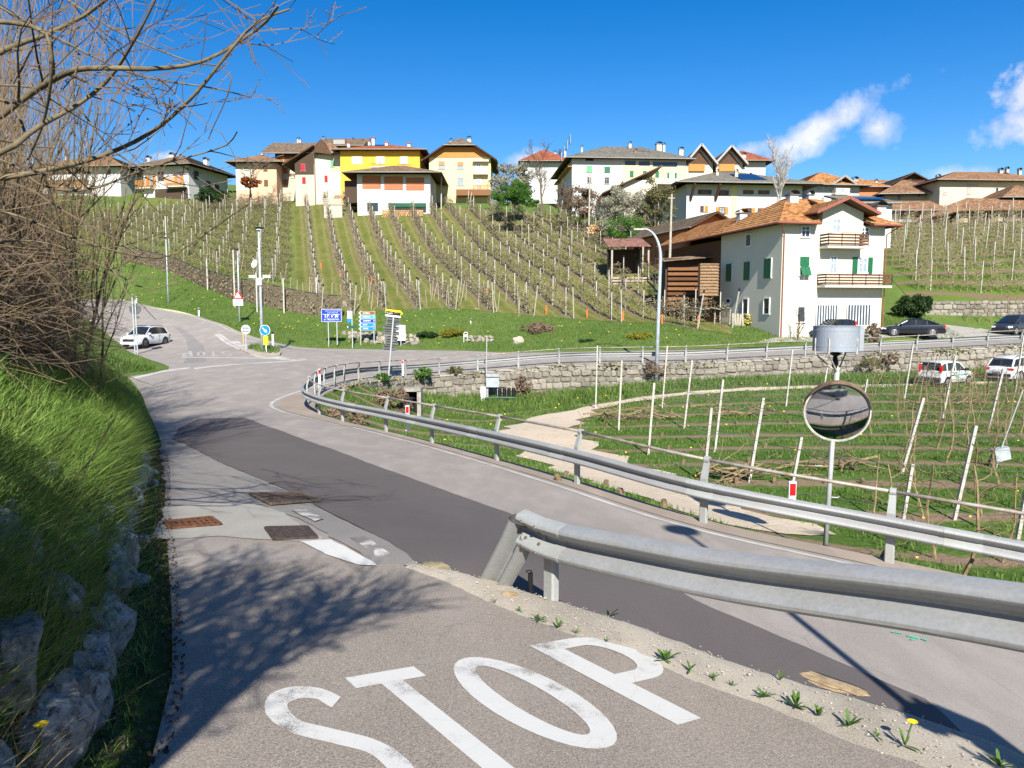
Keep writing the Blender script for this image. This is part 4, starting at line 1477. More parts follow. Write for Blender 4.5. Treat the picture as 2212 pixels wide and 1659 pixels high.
down = nrng.choice(down,len(p_)) if len(down) != len(p_) else down
near_k = np.clip(p_[:,1] / 6.0,0.35,1.6)
hk = (0.17 + 0.24 * noise_mask(p_,2.3,1.0)) * np.clip(0.6 + p_[:,1] / 12,0.6,1.2)
blades('long_grass',p_,hk,0.012 + 0.004 * near_k,0.65,M_grass_deep,az=down)
p_,ii,d = bank_scatter(19000,iy(1.2),iy(22),0.42,1.1)
down = np.arctan2(-En[ii][:,1],-En[ii][:,0])
blades('long_grass',p_,0.30,0.009,1.2,M_grass_deep,az=down)
p_,ii,d = bank_scatter(7000,iy(1.3),iy(14),0.3,2.2,1.6)
down = np.arctan2(-En[ii][:,1],-En[ii][:,0])
blades('dry_grass',p_,0.26,0.005,1.0,M_grass_dry,az=down)
p_,ii,d = bank_scatter(1400,iy(1.5),iy(3.6),0.3,0.75)
p_ = p_[noise_mask(p_,4.0,5.0) > 0.5]
blades('straw_tuft',p_,0.36,0.004,1.1,M_grass_dry,bend=0.2)
p_,ii,d = bank_scatter(5200,iy(1.2),iy(15),0.5,4.5,1.4)
p_ = p_[noise_mask(p_,1.7,3.0) > 0.52]
p_[:,2] += nrng.uniform(0.04,0.22,len(p_))
leaf_cards(p_,0.085,M_weed,'bank_weeds')['kind'] = 'stuff'
p_,ii,d = bank_scatter(2600,iy(1.2),iy(13),0.10,0.40)
blades('verge_grass',p_,0.10,0.006,0.8,M_grass_deep)
p_,ii,d = bank_scatter(5200,iy(1.2),iy(16),-0.06,0.42)
p_[:,2] += 0.03
leaf_cards(p_,0.028,simple('dead_leaf',(0.10,0.075,0.055),0.9,0.4,12,col2=(0.03,0.024,0.02)),'leaf_litter')['kind'] = 'stuff'
p_,ii,d = bank_scatter(16000,iy(22),len(E) - 2,0.2,7.0)
blades('corner_grass',p_,0.32,0.028,0.6,M_grass)
p_ = scatter([(-20.5,44),(-60,44),(-60,96),(-46,80.5),(-37,69),(-31,60.5),(-25,52)],9000,lambda x,y: land_z(x,y))
blades('field_grass',p_,0.3,0.035,0.5,M_grass)
st = MB()
for (px,py,Y,hh) in [(95,1330,2.6,0.75),(60,1250,2.7,0.5),(40,1130,3.4,0.5)]:
 b0 = P(px,py,Y)
 v = Vector((rnd.uniform(0.1,0.35),rnd.uniform(-0.1,0.1),1)) * hh
 st.tube([b0 + v * f + Vector((0.16 * f * f,0,-0.05 * f * f)) for f in (0,0.2,0.4,0.6,0.75,0.85,0.93,1.0)],[0.0015,0.0014,0.0013,0.0012,0.0014,0.003,0.003,0.0008],4)
tag(st.build('dry_grass',M_grass_dry),kind='stuff')
# --- grass of the road bank, orchard and slope
bank_band = [p for p in [(q[0],q[1]) for q in fe] if -46 < p[0] < 40]
poly_bank = [(x,y + 0.4) for x,y in bank_band] + [(40,74),(22,75)] + [p for p in vine_bot[::-1]]
p_ = scatter(poly_bank,60000,hill_z)
blades('bank_grass',p_,0.22,0.035,0.5,M_grass)
ob = [(p[0],p[1]) for p in offset_path(rail_path,0.5)[2:-20:2]] + [(44,57),(30,26),(16,9)]
p_ = scatter(ob,110000,orch_z)
u = p_[:,0] * math.cos(R(84)) + p_[:,1] * math.sin(R(84)) + 0.6
k = np.abs((u + 1.7) % 3.4 - 1.7)
track = spline([(5.9,16.3,0),(4.8,18.5,0),(3.2,24,0),(1.6,31,0),(1.4,37.5,0),(3.2,43,0),(7.5,46.5,0),(14,48,0),(24,49,0),(44,51,0)],1.0)
dtr = np.full(len(p_),99.0)
for q in track:
 dtr = np.minimum(dtr,np.hypot(p_[:,0] - q[0],p_[:,1] - q[1]))
tw = np.where(p_[:,1] > 44,0.7,1.9)
keep = ((k > 0.62) | (p_[:,1] > 46) | (dtr < 3)) & (dtr > tw) & (noise_mask(p_,1.3,2.0) > 0.25)
p_ = p_[keep]
p_orch = p_
blades('orchard_grass',p_,np.where(p_[:,1] > 49.5,0.5,np.where(p_[:,1] > 47.5,0.32,0.14)),0.012 + p_[:,1] * 0.0006,0.6,M_grass)
track_l,track_r = offset_path(track,-1.0),offset_path(track,1.0)
kk = np.where(track[:,1] > 44,0.42,1.0) * (1 + 0.25 * np.sin(np.arange(len(track)) * 1.7))
tl_ = track + (track_l - track) * kk[:,None] * 1.75
tr_ = track + (track_r - track) * kk[:,None] * 1.75
drape('dirt_track',[(p[0],p[1]) for p in tl_] + [(p[0],p[1]) for p in tr_[::-1]],orch_z,0.8,M_dirt,0.02)
p_ = scatter(vine_poly,50000,hill_z)
blades('vineyard_grass',p_,0.13,0.05,0.5,leaf_mat('slope_grass',[(0.3,(0.07,0.10,0.02)),(0.55,(0.14,0.17,0.035)),(0.75,(0.24,0.22,0.07))],0.4))
fl = np.concatenate([scatter(poly_bank,70,hill_z),p_orch[nrng.integers(0,len(p_orch),110)]])
fl[:,2] += 0.2
V = []
for q in fl:
 s5 = 0.018 + 0.0004 * q[1]
 V += [(q[0] - s5,q[1],q[2] - s5 * .5),(q[0] + s5,q[1],q[2] - s5 * .5),(q[0] + s5,q[1] + s5,q[2] + s5 * .5),(q[0] - s5,q[1] + s5,q[2] + s5 * .5)]
tag(link_mesh('dandelion_flowers',np_mesh('flowers',V,np.arange(len(V)),np.full(len(V) // 4,4)),M_yellow),kind='stuff')
wt = []
for i in range(0,len(wpath)):
 for _ in range(26):
  f = noise.noise(Vector((wpath[i,0] * 0.5,wpath[i,1] * 0.5,9)))
  if rnd.random() < 0.25 + f * 1.3:
   wt.append((wpath[i,0] + rnd.uniform(-.3,.3),wpath[i,1] + rnd.uniform(-.35,.2),wall_top(wpath[i,0],wpath[i,1]) + rnd.uniform(-.25,.22)))
leaf_cards(wt,0.17,M_grass_dry,'wall_weeds')['kind'] = 'stuff'
wt = [(x + rnd.uniform(-.3,.3),y + rnd.uniform(-.3,.1),z + rnd.uniform(-.1,.12)) for x,y,z in wt if rnd.random() < 0.45]
leaf_cards(wt,0.16,M_weed,'wall_weeds')['kind'] = 'stuff'
# --- weeds along the concrete strip
def rosette(label,px,py,size,n,mat=M_weed,flower=False,f=None):
 q = hit(px,py,f or (lambda x,y: side_z(x,y) + 0.02),1.5)
 root = empty('weed',q,label,'weed')
 for k in range(n):
  if rnd.random() < 0.22: continue
  a = 2 * PI * k / n + rnd.uniform(-.8,.8)
  L,el = size * rnd.uniform(0.35,1.15),rnd.uniform(0.2,1.3)
  d = Vector((math.cos(a) * math.cos(el),math.sin(a) * math.cos(el),math.sin(el)))
  sd = Vector((-math.sin(a),math.cos(a),0)) * L * 0.10
  b = MB()
  p1,p2,p3 = d * L * 0.4,d * L * 0.75 + Vector((0,0,-L * 0.04)),d * L + Vector((0,0,-L * 0.15))
  b.add([sd * -0.4,sd * 0.4,p1 + sd,p1 - sd,p2 + sd * 0.9,p2 - sd * 0.9,p3],[(0,1,2,3),(3,2,4,5),(5,4,6)])
  b.build('leaf',mat,root)
 if flower:
  b = MB(); b.tube([(0,0,0),(0.02,0,size * 0.9),(0.03,0,size * 1.25)],0.004,5); b.build('stem',M_weed,root)
  b = MB()
  for k in range(18):
   a = 2 * PI * k / 18
   c = Vector((0.03,0,size * 1.25))
   d = Vector((math.cos(a),math.sin(a),0.35))
   s_ = Vector((-math.sin(a),math.cos(a),0)) * 0.006
   b.add([c - s_,c + s_,c + d * 0.024 + s_,c + d * 0.024 - s_],[(0,1,2,3)])
  b.lathe([(0.0,size * 1.25 + 0.01),(0.012,size * 1.25 + 0.006),(0.014,size * 1.25)],8,Matrix.Translation((0.03,0,0)))
  b.build('flower_head',M_yellow,root)
 return root
WEEDS = [(1068,1300,0.06,7,'small dry weed just beside the foot of the slanted rail end'),(1122,1318,0.075,10,'green weed tuft left of the near rail post'),(1165,1338,0.085,12,'wide weed tuft right below the near rail post'),
  (1205,1354,0.07,9,'weed tuft next after the one below the rail post'),(1245,1366,0.06,7,'thin weed above the top of the painted letter P'),(1312,1385,0.055,8,'small weed by the curve of the painted letter P'),
  (1437,1425,0.11,14,'largest green weed tuft beside the painted letter P'),(1490,1447,0.07,8,'weed with reddish base below the largest tuft'),(1540,1464,0.08,10,'weed tuft with red dead leaves at its side'),(1582,1480,0.06,7,'tiny weed past the foot of the letter P'),
  (1685,1468,0.07,10,'lone weed on the middle of the concrete strip near the tan slab'),(1650,1505,0.10,12,'weed tuft below the lone weed of the strip'),(1720,1527,0.09,12,'spreading weed at the asphalt edge below the tan slab'),(1768,1545,0.09,10,'dark green weed at the asphalt edge before the tall one'),
  (1833,1568,0.10,9,'tall broad-leaved weed at the asphalt edge'),(1895,1592,0.06,8,'flat weed before the dandelion'),(2160,1655,0.10,10,'weed at the lower corner of the picture')]
for (px,py,sz,n,lb_) in WEEDS:
 rosette(lb_,px,py,sz * rnd.uniform(0.65,1.1),int(n * 1.5))
rosette('yellow dandelion flowering on the concrete strip',1955,1610,0.09,9,flower=True)
rosette('yellow dandelion at the foot of the left boulders',75,1640,0.10,9,flower=True,f=lambda x,y: side_z(x,y) + 0.18)
rosette('dark leafy sprout growing below the strip edge beyond the near rail',1315,1332,0.10,9,M_grass_deep,f=lambda x,y: side_z(x,y) - 0.05)
# --- woody plants
def grow(p,d,L,r,depth,out,r_,kids=3,spread=0.6,up=0.15,wob=0.18,seg=4,shrink=0.62,rmin=0.003,start=0.25):
 pts,rad = [p.copy()],[r]
 q,dd = p.copy(),d.copy()
 for s in range(seg):
  dd = (dd + Vector((r_.gauss(0,wob),r_.gauss(0,wob),r_.gauss(0,wob) + up * 0.3))).normalized()
  q = q + dd * (L / seg)
  pts.append(q.copy())
  rad.append(max(rmin,r * (1 - 0.72 * (s + 1) / seg)))
 out.append((pts,rad))
 if depth > 0:
  for k in range(kids):
   f = start + (1 - start) * (k + r_.random()) / kids
   i = min(int(f * seg),seg - 1)
   t = f * seg - i
   b = pts[i].lerp(pts[i + 1],t)
   ax = Vector((r_.gauss(0,1),r_.gauss(0,1),r_.gauss(0,1)))
   base = (pts[i + 1] - pts[i]).normalized()
   ax = (ax - base * ax.dot(base)).normalized()
   nd = (base * (1 - spread * 0.55) + ax * spread + Vector((0,0,up))).normalized()
   grow(b,nd,L * shrink * r_.uniform(0.7,1.15),max(rmin,rad[i] * 0.62),depth - 1,out,r_,kids,spread,up,wob,max(2,seg - 1),shrink,rmin,start)
 return out
def tubes_mesh(segs,nside=3):
 b = MB()
 for pts,rad in segs:
  b.tube(pts,rad,nside if max(rad) < 0.03 else max(5,nside),cap=False)
 return b
r1 = random.Random(5)
tl = empty('bare_tree',(-6.4,5.0,1.9),'bare tree reaching in from the upper left with budding arching branches','tree')
trunk = MB()
trunk.tube([(-6.4,5.0,1.7),(-6.3,5.05,2.6),(-6.1,5.1,3.4),(-5.9,5.2,4.3),(-5.6,5.3,5.4)],[0.2,0.17,0.15,0.12,0.08],9)
trunk.build('trunk',M_bark,tl,True,smooth=True)
LIMBS = [([(-330,420),(-120,300),(0,250),(60,206),(150,155),(230,147),(345,148),(450,128),(560,60),(600,15)],0.044,5.2),
  ([(-300,260),(0,112),(90,78),(180,35),(240,-8),(330,-60)],0.040,5.6),
  ([(-280,430),(0,330),(80,275),(170,225),(240,165),(300,70),(340,-10)],0.034,5.0),
  ([(-260,420),(0,385),(110,366),(210,340),(320,290),(420,205),(540,60),(625,20)],0.034,5.4),
  ([(-240,300),(0,345),(90,400),(190,410),(330,360),(480,318),(512,285)],0.016,5.6),
  ([(-200,420),(0,455),(150,510),(260,545),(360,555),(450,500),(540,438)],0.016,6.0),
  ([(-200,250),(0,215),(60,300),(110,420),(150,560)],0.022,5.8),
  ([(-150,40),(80,60),(110,150),(95,260),(60,345)],0.026,4.9),
  ([(-100,-40),(120,80),(290,160),(460,190),(540,210)],0.013,5.5),
  ([(60,-60),(240,60),(400,130),(500,160),(450,300)],0.012,6.2),
  ([(-150,180),(120,200),(250,330),(400,400),(500,390)],0.013,6.3),
  ([(400,-60),(520,20),(600,75)],0.007,5.9),
  ([(-250,560),(60,520),(230,580),(330,625),(470,567)],0.012,6.4)]
segs = []
for pxs,rad,Y in LIMBS:
 pts = []
 for k,(px,py) in enumerate(pxs):
  pts.append(P(px,py,Y + 0.25 * math.sin(k * 1.3 + rad * 100)))
 pts = [Vector(p) for p in spline([tuple(p) for p in pts],0.14)]
 rad *= 0.62
 rr = [rad * (1 - 0.8 * i / len(pts)) + 0.0022 for i in range(len(pts))]
 segs.append((pts,rr))
 n_side = int(5 + rad * 230)
 for k in range(n_side):
  i = r1.randrange(int(len(pts) * 0.15),len(pts) - 2)
  base = (pts[i + 1] - pts[i]).normalized()
  ax = Vector((r1.gauss(0,1),r1.gauss(0,0.7),r1.gauss(0,1)))
  ax = (ax - base * ax.dot(base)).normalized()
  nd = (base * 0.75 + ax * 0.7 + Vector((0.12,0,0.02))).normalized()
  grow(pts[i].copy(),nd,r1.uniform(0.5,1.5) * (0.6 + rad * 10) * (1.15 - 0.7 * i / len(pts)),max(0.005,rr[i] * 0.42),2 if rad > 0.02 else 1,segs,r1,2,0.5,0.06,0.10,5,0.55,0.0026)
tb = tubes_mesh([s for s in segs if max(s[1]) > 0.009],6)
tb.build('limb',M_bark_pale,tl,True,smooth=True)
tb = tubes_mesh([s for s in segs if max(s[1]) <= 0.009],3)
for pts,rad in segs:
 if max(rad) <= 0.02 and r1.random() < 0.75:
  for q in pts[1:-1]:
   if r1.random() < 0.6:
    s_ = 0.007
    o_ = Vector((r1.uniform(-1,1),r1.uniform(-1,1),r1.uniform(0,1))) * 0.006
    c = q + o_
    tb.add([c + Vector((s_,0,0)),c + Vector((-s_,s_,0)),c + Vector((-s_,-s_,0)),c + Vector((0,0,2.0 * s_))],[(0,1,3),(1,2,3),(2,0,3),(0,2,1)])
o = tb.build('twigs',M_twig,tl,True)
o['kind'] = 'stuff'
def thicket(label,cx,cy,n_stem,hgt,seed,n_tangle,rad,tangle_h):
 rr = random.Random(seed)
 best = min(range(len(E)),key=lambda i: (E[i,0] - cx) ** 2 + (E[i,1] - cy) ** 2)
 def gz(x,y):
  i = min(range(0,len(E),2),key=lambda i: (E[i,0] - x) ** 2 + (E[i,1] - y) ** 2)
  d = max(0.0,(x - E[i,0]) * En[i][0] + (y - E[i,1]) * En[i][1])
  return E_z[i] + float(bank_h(d,full[i]))
 root = empty('bare_shrub',(cx,cy,gz(cx,cy)),label,'shrub')
 stems,twigs = [],[]
 for k in range(n_stem):
  a,r_ = rr.uniform(0,2 * PI),rad * math.sqrt(rr.random()) * 0.8
  b0 = Vector((cx + math.cos(a) * r_,cy + math.sin(a) * r_,0))
  b0.z = gz(b0.x,b0.y) - 0.1
  d = Vector((rr.gauss(0.05,0.22),rr.gauss(0,0.2),1)).normalized()
  sg = []
  grow(b0,d,hgt * rr.uniform(0.65,1.1),rr.uniform(0.018,0.045),2,sg,rr,8,0.42,0.30,0.07,6,0.48,0.0034,0.22)
  for s_ in sg:
   (stems if max(s_[1]) > 0.013 else twigs).append(s_)
 for k in range(n_tangle):
  a,r_ = rr.uniform(0,2 * PI),rad * 1.25 * math.sqrt(rr.random())
  q = Vector((cx + math.cos(a) * r_,cy + math.sin(a) * r_,0))
  di = min(range(0,len(E),2),key=lambda i: (E[i,0] - q.x) ** 2 + (E[i,1] - q.y) ** 2)
  if (q.x - E[di,0]) * En[di][0] + (q.y - E[di,1]) * En[di][1] < 1.7: continue
  q.z = gz(q.x,q.y) + 0.15 + tangle_h * rr.random() ** 1.3
  d = Vector((rr.gauss(0.12,0.7),rr.gauss(0,0.7),rr.gauss(0.12,0.35))).normalized()
  grow(q,d,rr.uniform(0.5,1.5),0.0055,1,twigs,rr,2,0.6,-0.1,0.16,4,0.6,0.003)
 tubes_mesh(stems,5).build('stem',M_bark_pale,root,True,smooth=True)
 h = len(twigs) // 2
 o = tubes_mesh(twigs[:h],3).build('twigs',M_twig_pale,root,True); o['kind'] = 'stuff'
 o = tubes_mesh(twigs[h:],3).build('twigs',M_twig,root,True); o['kind'] = 'stuff'
thicket('tall bare shrub with olive stems at the picture edge on the bank',-8.2,10.8,14,4.4,21,1100,1.5,2.2)
thicket('middle bare shrub of the bank, olive stems rising over dead brown twigs',-9.2,13.6,14,5.2,22,1700,1.7,3.0)
thicket('dense brown tangle of dead twigs overhanging the bank grass',-9.7,15.6,8,3.6,23,2400,1.6,3.2)
thicket('bare shrub behind the brown tangle, thin stems against the vines',-12.4,18.5,14,5.8,24,1200,2.0,3.2)
thicket('farthest bare shrub of the thicket on the bank top',-15.6,23.5,12,6.0,25,900,2.2,3.2)
thicket('low bare shrub in the shade at the left edge',-6.7,8.6,8,3.0,26,900,1.2,1.5)
r2 = random.Random(9)
bt = empty('bare_tree',(-1.1,-1.2,0.6),'bare tree on the bank behind the picture casting branch shade on the side road','tree')
sg = []
grow(Vector((-1.1,-1.2,0.1)),Vector((-0.10,0.02,1)),1.75,0.12,0,sg,r2,wob=0.06)
top = sg[0][0][-1]
for k in range(6):
 a = k * 1.05
 grow(top,Vector((math.cos(a) * 0.42 - 0.12,math.sin(a) * 0.5,0.85)).normalized(),r2.uniform(1.3,1.9),0.065,3,sg,r2,7,0.55,0.10,0.10,5,0.62,0.008)
tubes_mesh([s for s in sg if max(s[1]) > 0.02],6).build('trunk',M_bark,bt,True,smooth=True)
o = tubes_mesh([s for s in sg if max(s[1]) <= 0.02],3).build('twigs',M_twig,bt,True); o['kind'] = 'stuff'
M_ever = leaf_mat('evergreen_leaf',[(0.3,(0.012,0.03,0.008)),(0.6,(0.03,0.06,0.014)),(0.8,(0.05,0.08,0.02))],1.2,0.6,0.2)
M_ever_y = leaf_mat('golden_juniper_leaf',[(0.3,(0.05,0.06,0.010)),(0.55,(0.20,0.19,0.02)),(0.75,(0.32,0.29,0.04))],2.0,0.6,0.2)
def blob_tree(name,label,cat,base,h,rx,ry,n,mat,size,trunk_r=0.12,trunk_mat=M_bark,lump=0.35,seed=1,shape='round',low=0.15,group=None,hollow=0.55):
 """Crown of many small leaf faces gathered in uneven clumps on a short trunk with limbs."""
 rr = random.Random(seed)
 root = empty(name,base,label,cat,group)
 segs = []
 top = Vector((0,0,h * 0.85))
 if trunk_r:
  grow(Vector((0,0,-0.2)),Vector((0.02,0,1)),h * 0.8,trunk_r,2,segs,rr,6,0.6,0.2,0.06,6,0.45,0.012,0.2)
  tubes_mesh(segs,5).build('trunk',trunk_mat,root)
 clumps = []
 for k in range(int(26 + 30 * lump)):
  while True:
   v = Vector((rr.uniform(-1,1),rr.uniform(-1,1),rr.uniform(-1,1)))
   if v.length < 1 and v.length > 0.25: break
  z = (v.z * 0.5 + 0.5)
  wid = 1.0
  if shape == 'cone': wid = max(0.08,1 - z) ** 0.8
  if shape == 'dome': wid = math.sqrt(max(0.02,1 - (z * 0.98) ** 2))
  clumps.append((Vector((v.x * rx * wid,v.y * ry * wid,h * (low + (1 - low) * z))),rr.uniform(0.5,1.0) * max(rx,ry) * 0.34 * (0.35 + 0.65 * wid)))
 per = max(1,n // len(clumps))
 pts = []
 for c,r_ in clumps:
  g_ = nrng.normal(0,1,(per,3))
  g_ /= np.linalg.norm(g_,axis=1)[:,None]
  rad_ = r_ * nrng.uniform(hollow,1.05,per)
  g_ *= rad_[:,None]
  g_[:,2] *= 0.75
  pts.append(np.array(c) + g_)
 leaf_cards(np.concatenate(pts),size,mat,'crown',root)
 return root
for k,(x,y,h,lb_) in enumerate([(-2.2,-0.7,1.9,'unseen low dark evergreen added beside the bare tree to shade the boulders'),(-3.3,-1.2,4.1,'unseen dark evergreen added at the back of the bank to shade the long grass')]):
 blob_tree('shade_evergreen',lb_,'tree',(x,y,1.2 + 0.25 * k),h,0.7 + 0.25 * k,0.8,5200,M_ever,0.22,0.14,seed=30 + k)  # unseen evergreens added behind the camera to throw shade on the left bank
fw = [(-28,-30),(-16,-36),(-4,-40),(8,-42),(20,-40),(33,-36),(45,-30),(14,-48),(27,-47),(0,-50)]
cl = []
for x,y in fw:
 for k in range(9):
  cl.append(np.array([x,y,4.5]) + nrng.normal(0,1,(260,3)) * np.array([4.0,2.5,3.2]))
tag(leaf_cards(np.concatenate(cl),1.1,M_ever,'forest'),kind='stuff')
# ------------------------------------------------------------------ trellis posts, orchard trees, brush
M_post = simple('concrete_post',(0.45,0.43,0.375),0.8,0.12,5,bump=0.1,col2=(0.32,0.305,0.265))
M_cap = simple('black_post_cap',(0.02,0.02,0.022),0.6)
M_orange = simple('orange_stake',(0.75,0.17,0.04),0.6,0.15,10)
M_wood_post = simple('weathered_stake',(0.42,0.37,0.29),0.9,0.25,12)
M_wire = simple('wire',(0.12,0.12,0.12),0.5,metal=0.5)
def post_meshes(r):
 b = MB(); b.box((0,0,0.47),(2 * r,2 * r,1.06)); a = b.mesh('post_shaft'); a.materials.append(M_post)
 b = MB(); b.box((0,0,0.975),(2.7 * r,2.7 * r,0.07)); c = b.mesh('post_cap'); c.materials.append(M_cap)
 return a,c
shaft_me,cap_me = post_meshes(0.055)
ORCH = []
def z2(x,y): return 932.5 + .2976 * x,685.7 + .2976 * y
def z3(x,y): return 1535.9 + .3142 * x,658.3 + .3142 * y
for f_,t_xy,b_xy,lb_ in [
  (z2,(1203,205),(1190,662),'tall pale orchard post standing right of the dirt track bend'),(z2,(1380,312),(1357,820),'pale orchard post rising out of the pruned branch heap'),(z2,(1615,475),(1572,1000),'pale orchard post with a greenish foot near the handrail'),
  (z2,(1710,205),(1672,660),'tall pale orchard post beside the curved street lamp'),(z2,(1890,310),(1832,805),'leaning pale orchard post between two branch heaps'),(z2,(2115,450),(2055,975),'leaning pale orchard post behind the shorter post at the handrail'),(z2,(2030,655),(1975,1200),'shorter pale post rising just beyond the handrail bracket'),
  (z3,(560,310),(515,700),'leaning pale post left of the grey tank'),(z3,(360,640),(262,1220),'leaning pale post between tank mirror and handrail, its foot in brushwood'),(z3,(622,910),(562,1225),'pale post behind the red reflector of the barrier'),
  (z3,(1390,265),(1328,655),'tall pale post just left of the small white car'),(z3,(1075,510),(1042,690),'pale post half hidden behind the round mirror'),(z3,(1460,640),(1312,1160),'leaning pale post right of the round mirror'),(z3,(1680,355),(1592,780),'pale post standing before the small white car'),
  (z3,(1820,830),(1672,1480),'strongly leaning pale post among the crooked apple trees'),(z3,(2010,440),(1905,870),'pale post before the tail of the white estate car'),(z3,(2150,210),(2090,600),'tall pale post at the right picture edge'),
  (z3,(1385,1095),(1320,1480),'pale post beyond the handrail, right of the mirror pole'),(z3,(2190,1160),(2100,1650),'pale post at the right edge behind the barrier'),(z3,(800,430),(778,560),'pale post behind the struts of the grey tank')]:
 bx,by = f_(*b_xy)
 tx,ty = f_(*t_xy)
 q = hit(bx,by,orch_z,10)
 if q is None: continue
 d = pix_dir(tx,ty)
 top = Vector((0,0,CAM_H)) + d * (q.y / d.y)
 ORCH.append((q,top))
 root = empty('orchard_post',q,lb_,'post','pale posts in the lower orchard')
 L = (top - q).length
 o = bpy.data.objects.new('shaft',shaft_me)
 COL.objects.link(o); o.parent = root
 o.matrix_basis = (top - q).to_track_quat('Z','Y').to_matrix().to_4x4() @ Matrix.Diagonal((0.68,0.68,L,1))
print('orchard posts',[round((t - q).length,1) for q,t in ORCH])
def apple_tree_meshes(seed,h,lean=0.0,spur=9):
 rr = random.Random(seed)
 segs,tw = [],[]
 pts,q = [],Vector((0,0,-0.1))
 d = Vector((lean,0,1))
 for k in range(9):
  pts.append(q.copy())
  d = (d + Vector((rr.gauss(0,0.13),rr.gauss(0,0.13),0.12))).normalized()
  q = q + d * (h / 8)
 trunk = MB()
 trunk.tube(pts,[0.045 - 0.0036 * k for k in range(9)],5)
 for k in range(spur):
  i = rr.randrange(2,8)
  a = rr.choice((0,PI)) + rr.gauss(0,0.6)
  dd = Vector((math.cos(a),math.sin(a) * 0.6,rr.uniform(-0.1,0.5))).normalized()
  grow(pts[i].copy(),dd,rr.uniform(0.35,0.95),0.016,1,tw,rr,3,0.7,0.1,0.3,4,0.5,0.006)
 return trunk.mesh('tree_trunk'),tubes_mesh(tw,3).mesh('tree_twigs')
M_apple = simple('apple_bark',(0.25,0.185,0.095),0.85,0.3,9,bump=0.3,col2=(0.12,0.09,0.05))
M_apple_tw = simple('apple_twig',(0.17,0.12,0.066),0.85,0.3,5,col2=(0.08,0.06,0.035))
var = []
for k in range(8):
 a,b = apple_tree_meshes(100 + k,rnd.uniform(2.3,3.0),rnd.uniform(-0.1,0.22),10)
 a.materials.append(M_apple); b.materials.append(M_apple_tw)
 var.append((a,b))
def to_px(p):
 d = Vector((p.x,p.y,p.z - CAM_H))
 cx = d.x
 cy = d.y * math.cos(PITCH) - d.z * math.sin(PITCH)
 cz = d.y * math.sin(PITCH) + d.z * math.cos(PITCH)
 return 1106 + FPX * cx / cy,829.5 - FPX * cz / cy
def plant_pair(name,q,meshes,label,cat,group,rz,sc,names=('trunk','crown')):
 root = empty(name,q,label,cat,group,rz)
 for me_,nm in zip(meshes,names):
  o = bpy.data.objects.new(nm,me_)
  COL.objects.link(o); o.parent = root
  o.scale = (sc,sc,sc)
 return root
ca,sa = math.cos(R(84)),math.sin(R(84))
n_t = 0
for k in range(3,17):
 uu = 3.4 * k - 0.6
 for j in range(90):
  v = -2 + j * 1.15 + rnd.uniform(-0.15,0.15)
  x,y = uu * ca + v * sa,uu * sa - v * ca
  if not (10 < y < 50) or x > 34: continue
  q = Vector((x,y,float(orch_z(x,y))))
  px,py = to_px(q)
  if px < 1895 + rnd.uniform(-30,60) or px > 2260 or py > 1500: continue
  if math.hypot(x - 0,0) < 0: continue
  plant_pair('apple_tree',q,var[rnd.randrange(8)],'crooked bare apple tree trained upright in the rows of the lower orchard','tree','apple trees of the lower orchard',rnd.uniform(-.4,.4) + (PI if rnd.random() < .3 else 0),rnd.uniform(0.65,0.92))
  n_t += 1
stump = MB(); stump.lathe([(0.09,-0.1),(0.075,0.05),(0.06,0.16),(0.05,0.19),(0.0,0.2)],7)
st_me = stump.mesh('stump'); st_me.materials.append(M_apple_tw)
for k in range(4,15):
 uu = 3.4 * k - 0.6
 for j in range(60):
  v = -2 + j * 1.25 + rnd.uniform(-0.2,0.2)
  x,y = uu * ca + v * sa,uu * sa - v * ca
  q = Vector((x,y,float(orch_z(x,y))))
  px,py = to_px(q)
  if not (14 < y < 44) or px > 1880 or px < 1200 or rnd.random() < 0.35: continue
  if np.min(np.hypot(track[:,0] - x,track[:,1] - y)) < 1.6: continue
  o = bpy.data.objects.new('tree_stump',st_me); COL.objects.link(o)
  o.location,o.rotation_euler = q,(rnd.gauss(0,.2),rnd.gauss(0,.2),rnd.uniform(0,6))
  tag(o,'sawn apple tree stump on a bare soil strip of the lower orchard','stump','stumps in the lower orchard')
def brush(label,a,b,n,seed):
 rr = random.Random(seed)
 q0,q1 = hit(*a,orch_z,10),hit(*b,orch_z,10)
 c = (q0 + q1) / 2
 root = empty('brushwood',c,label,'branches')
 for k in range(n):
  t = rr.random()
  p = q0.lerp(q1,t) - c + Vector((0,rr.gauss(0,0.35),rr.uniform(0.04,0.4)))
  L = rr.uniform(0.9,2.2)
  d = Vector((1,rr.gauss(0,0.5),rr.gauss(0.0,0.16))).normalized() * rr.choice((-1,1))
  sg = []
  grow(p - d * L / 2,d,L,rr.uniform(0.02,0.05),1,sg,rr,3,0.6,0.05,0.16,5,0.5,0.008)
  tubes_mesh(sg,4).build('branch',M_apple if rr.random() < 0.6 else M_twig,root)
brush('long heap of pruned branches right of the dirt track',(1292,910),(1440,905),26,1)
brush('heap of pruned branches in the middle of the orchard',(1510,903),(1640,897),14,2)
brush('brushwood heap at the foot of the leaning post near the handrail',(1545,1040),(1622,1030),16,3)
brush('brushwood row behind the round mirror pole',(1720,1022),(1850,1014),12,4)
brush('pruned branches lying before the two white cars',(1960,880),(2110,872),14,5)
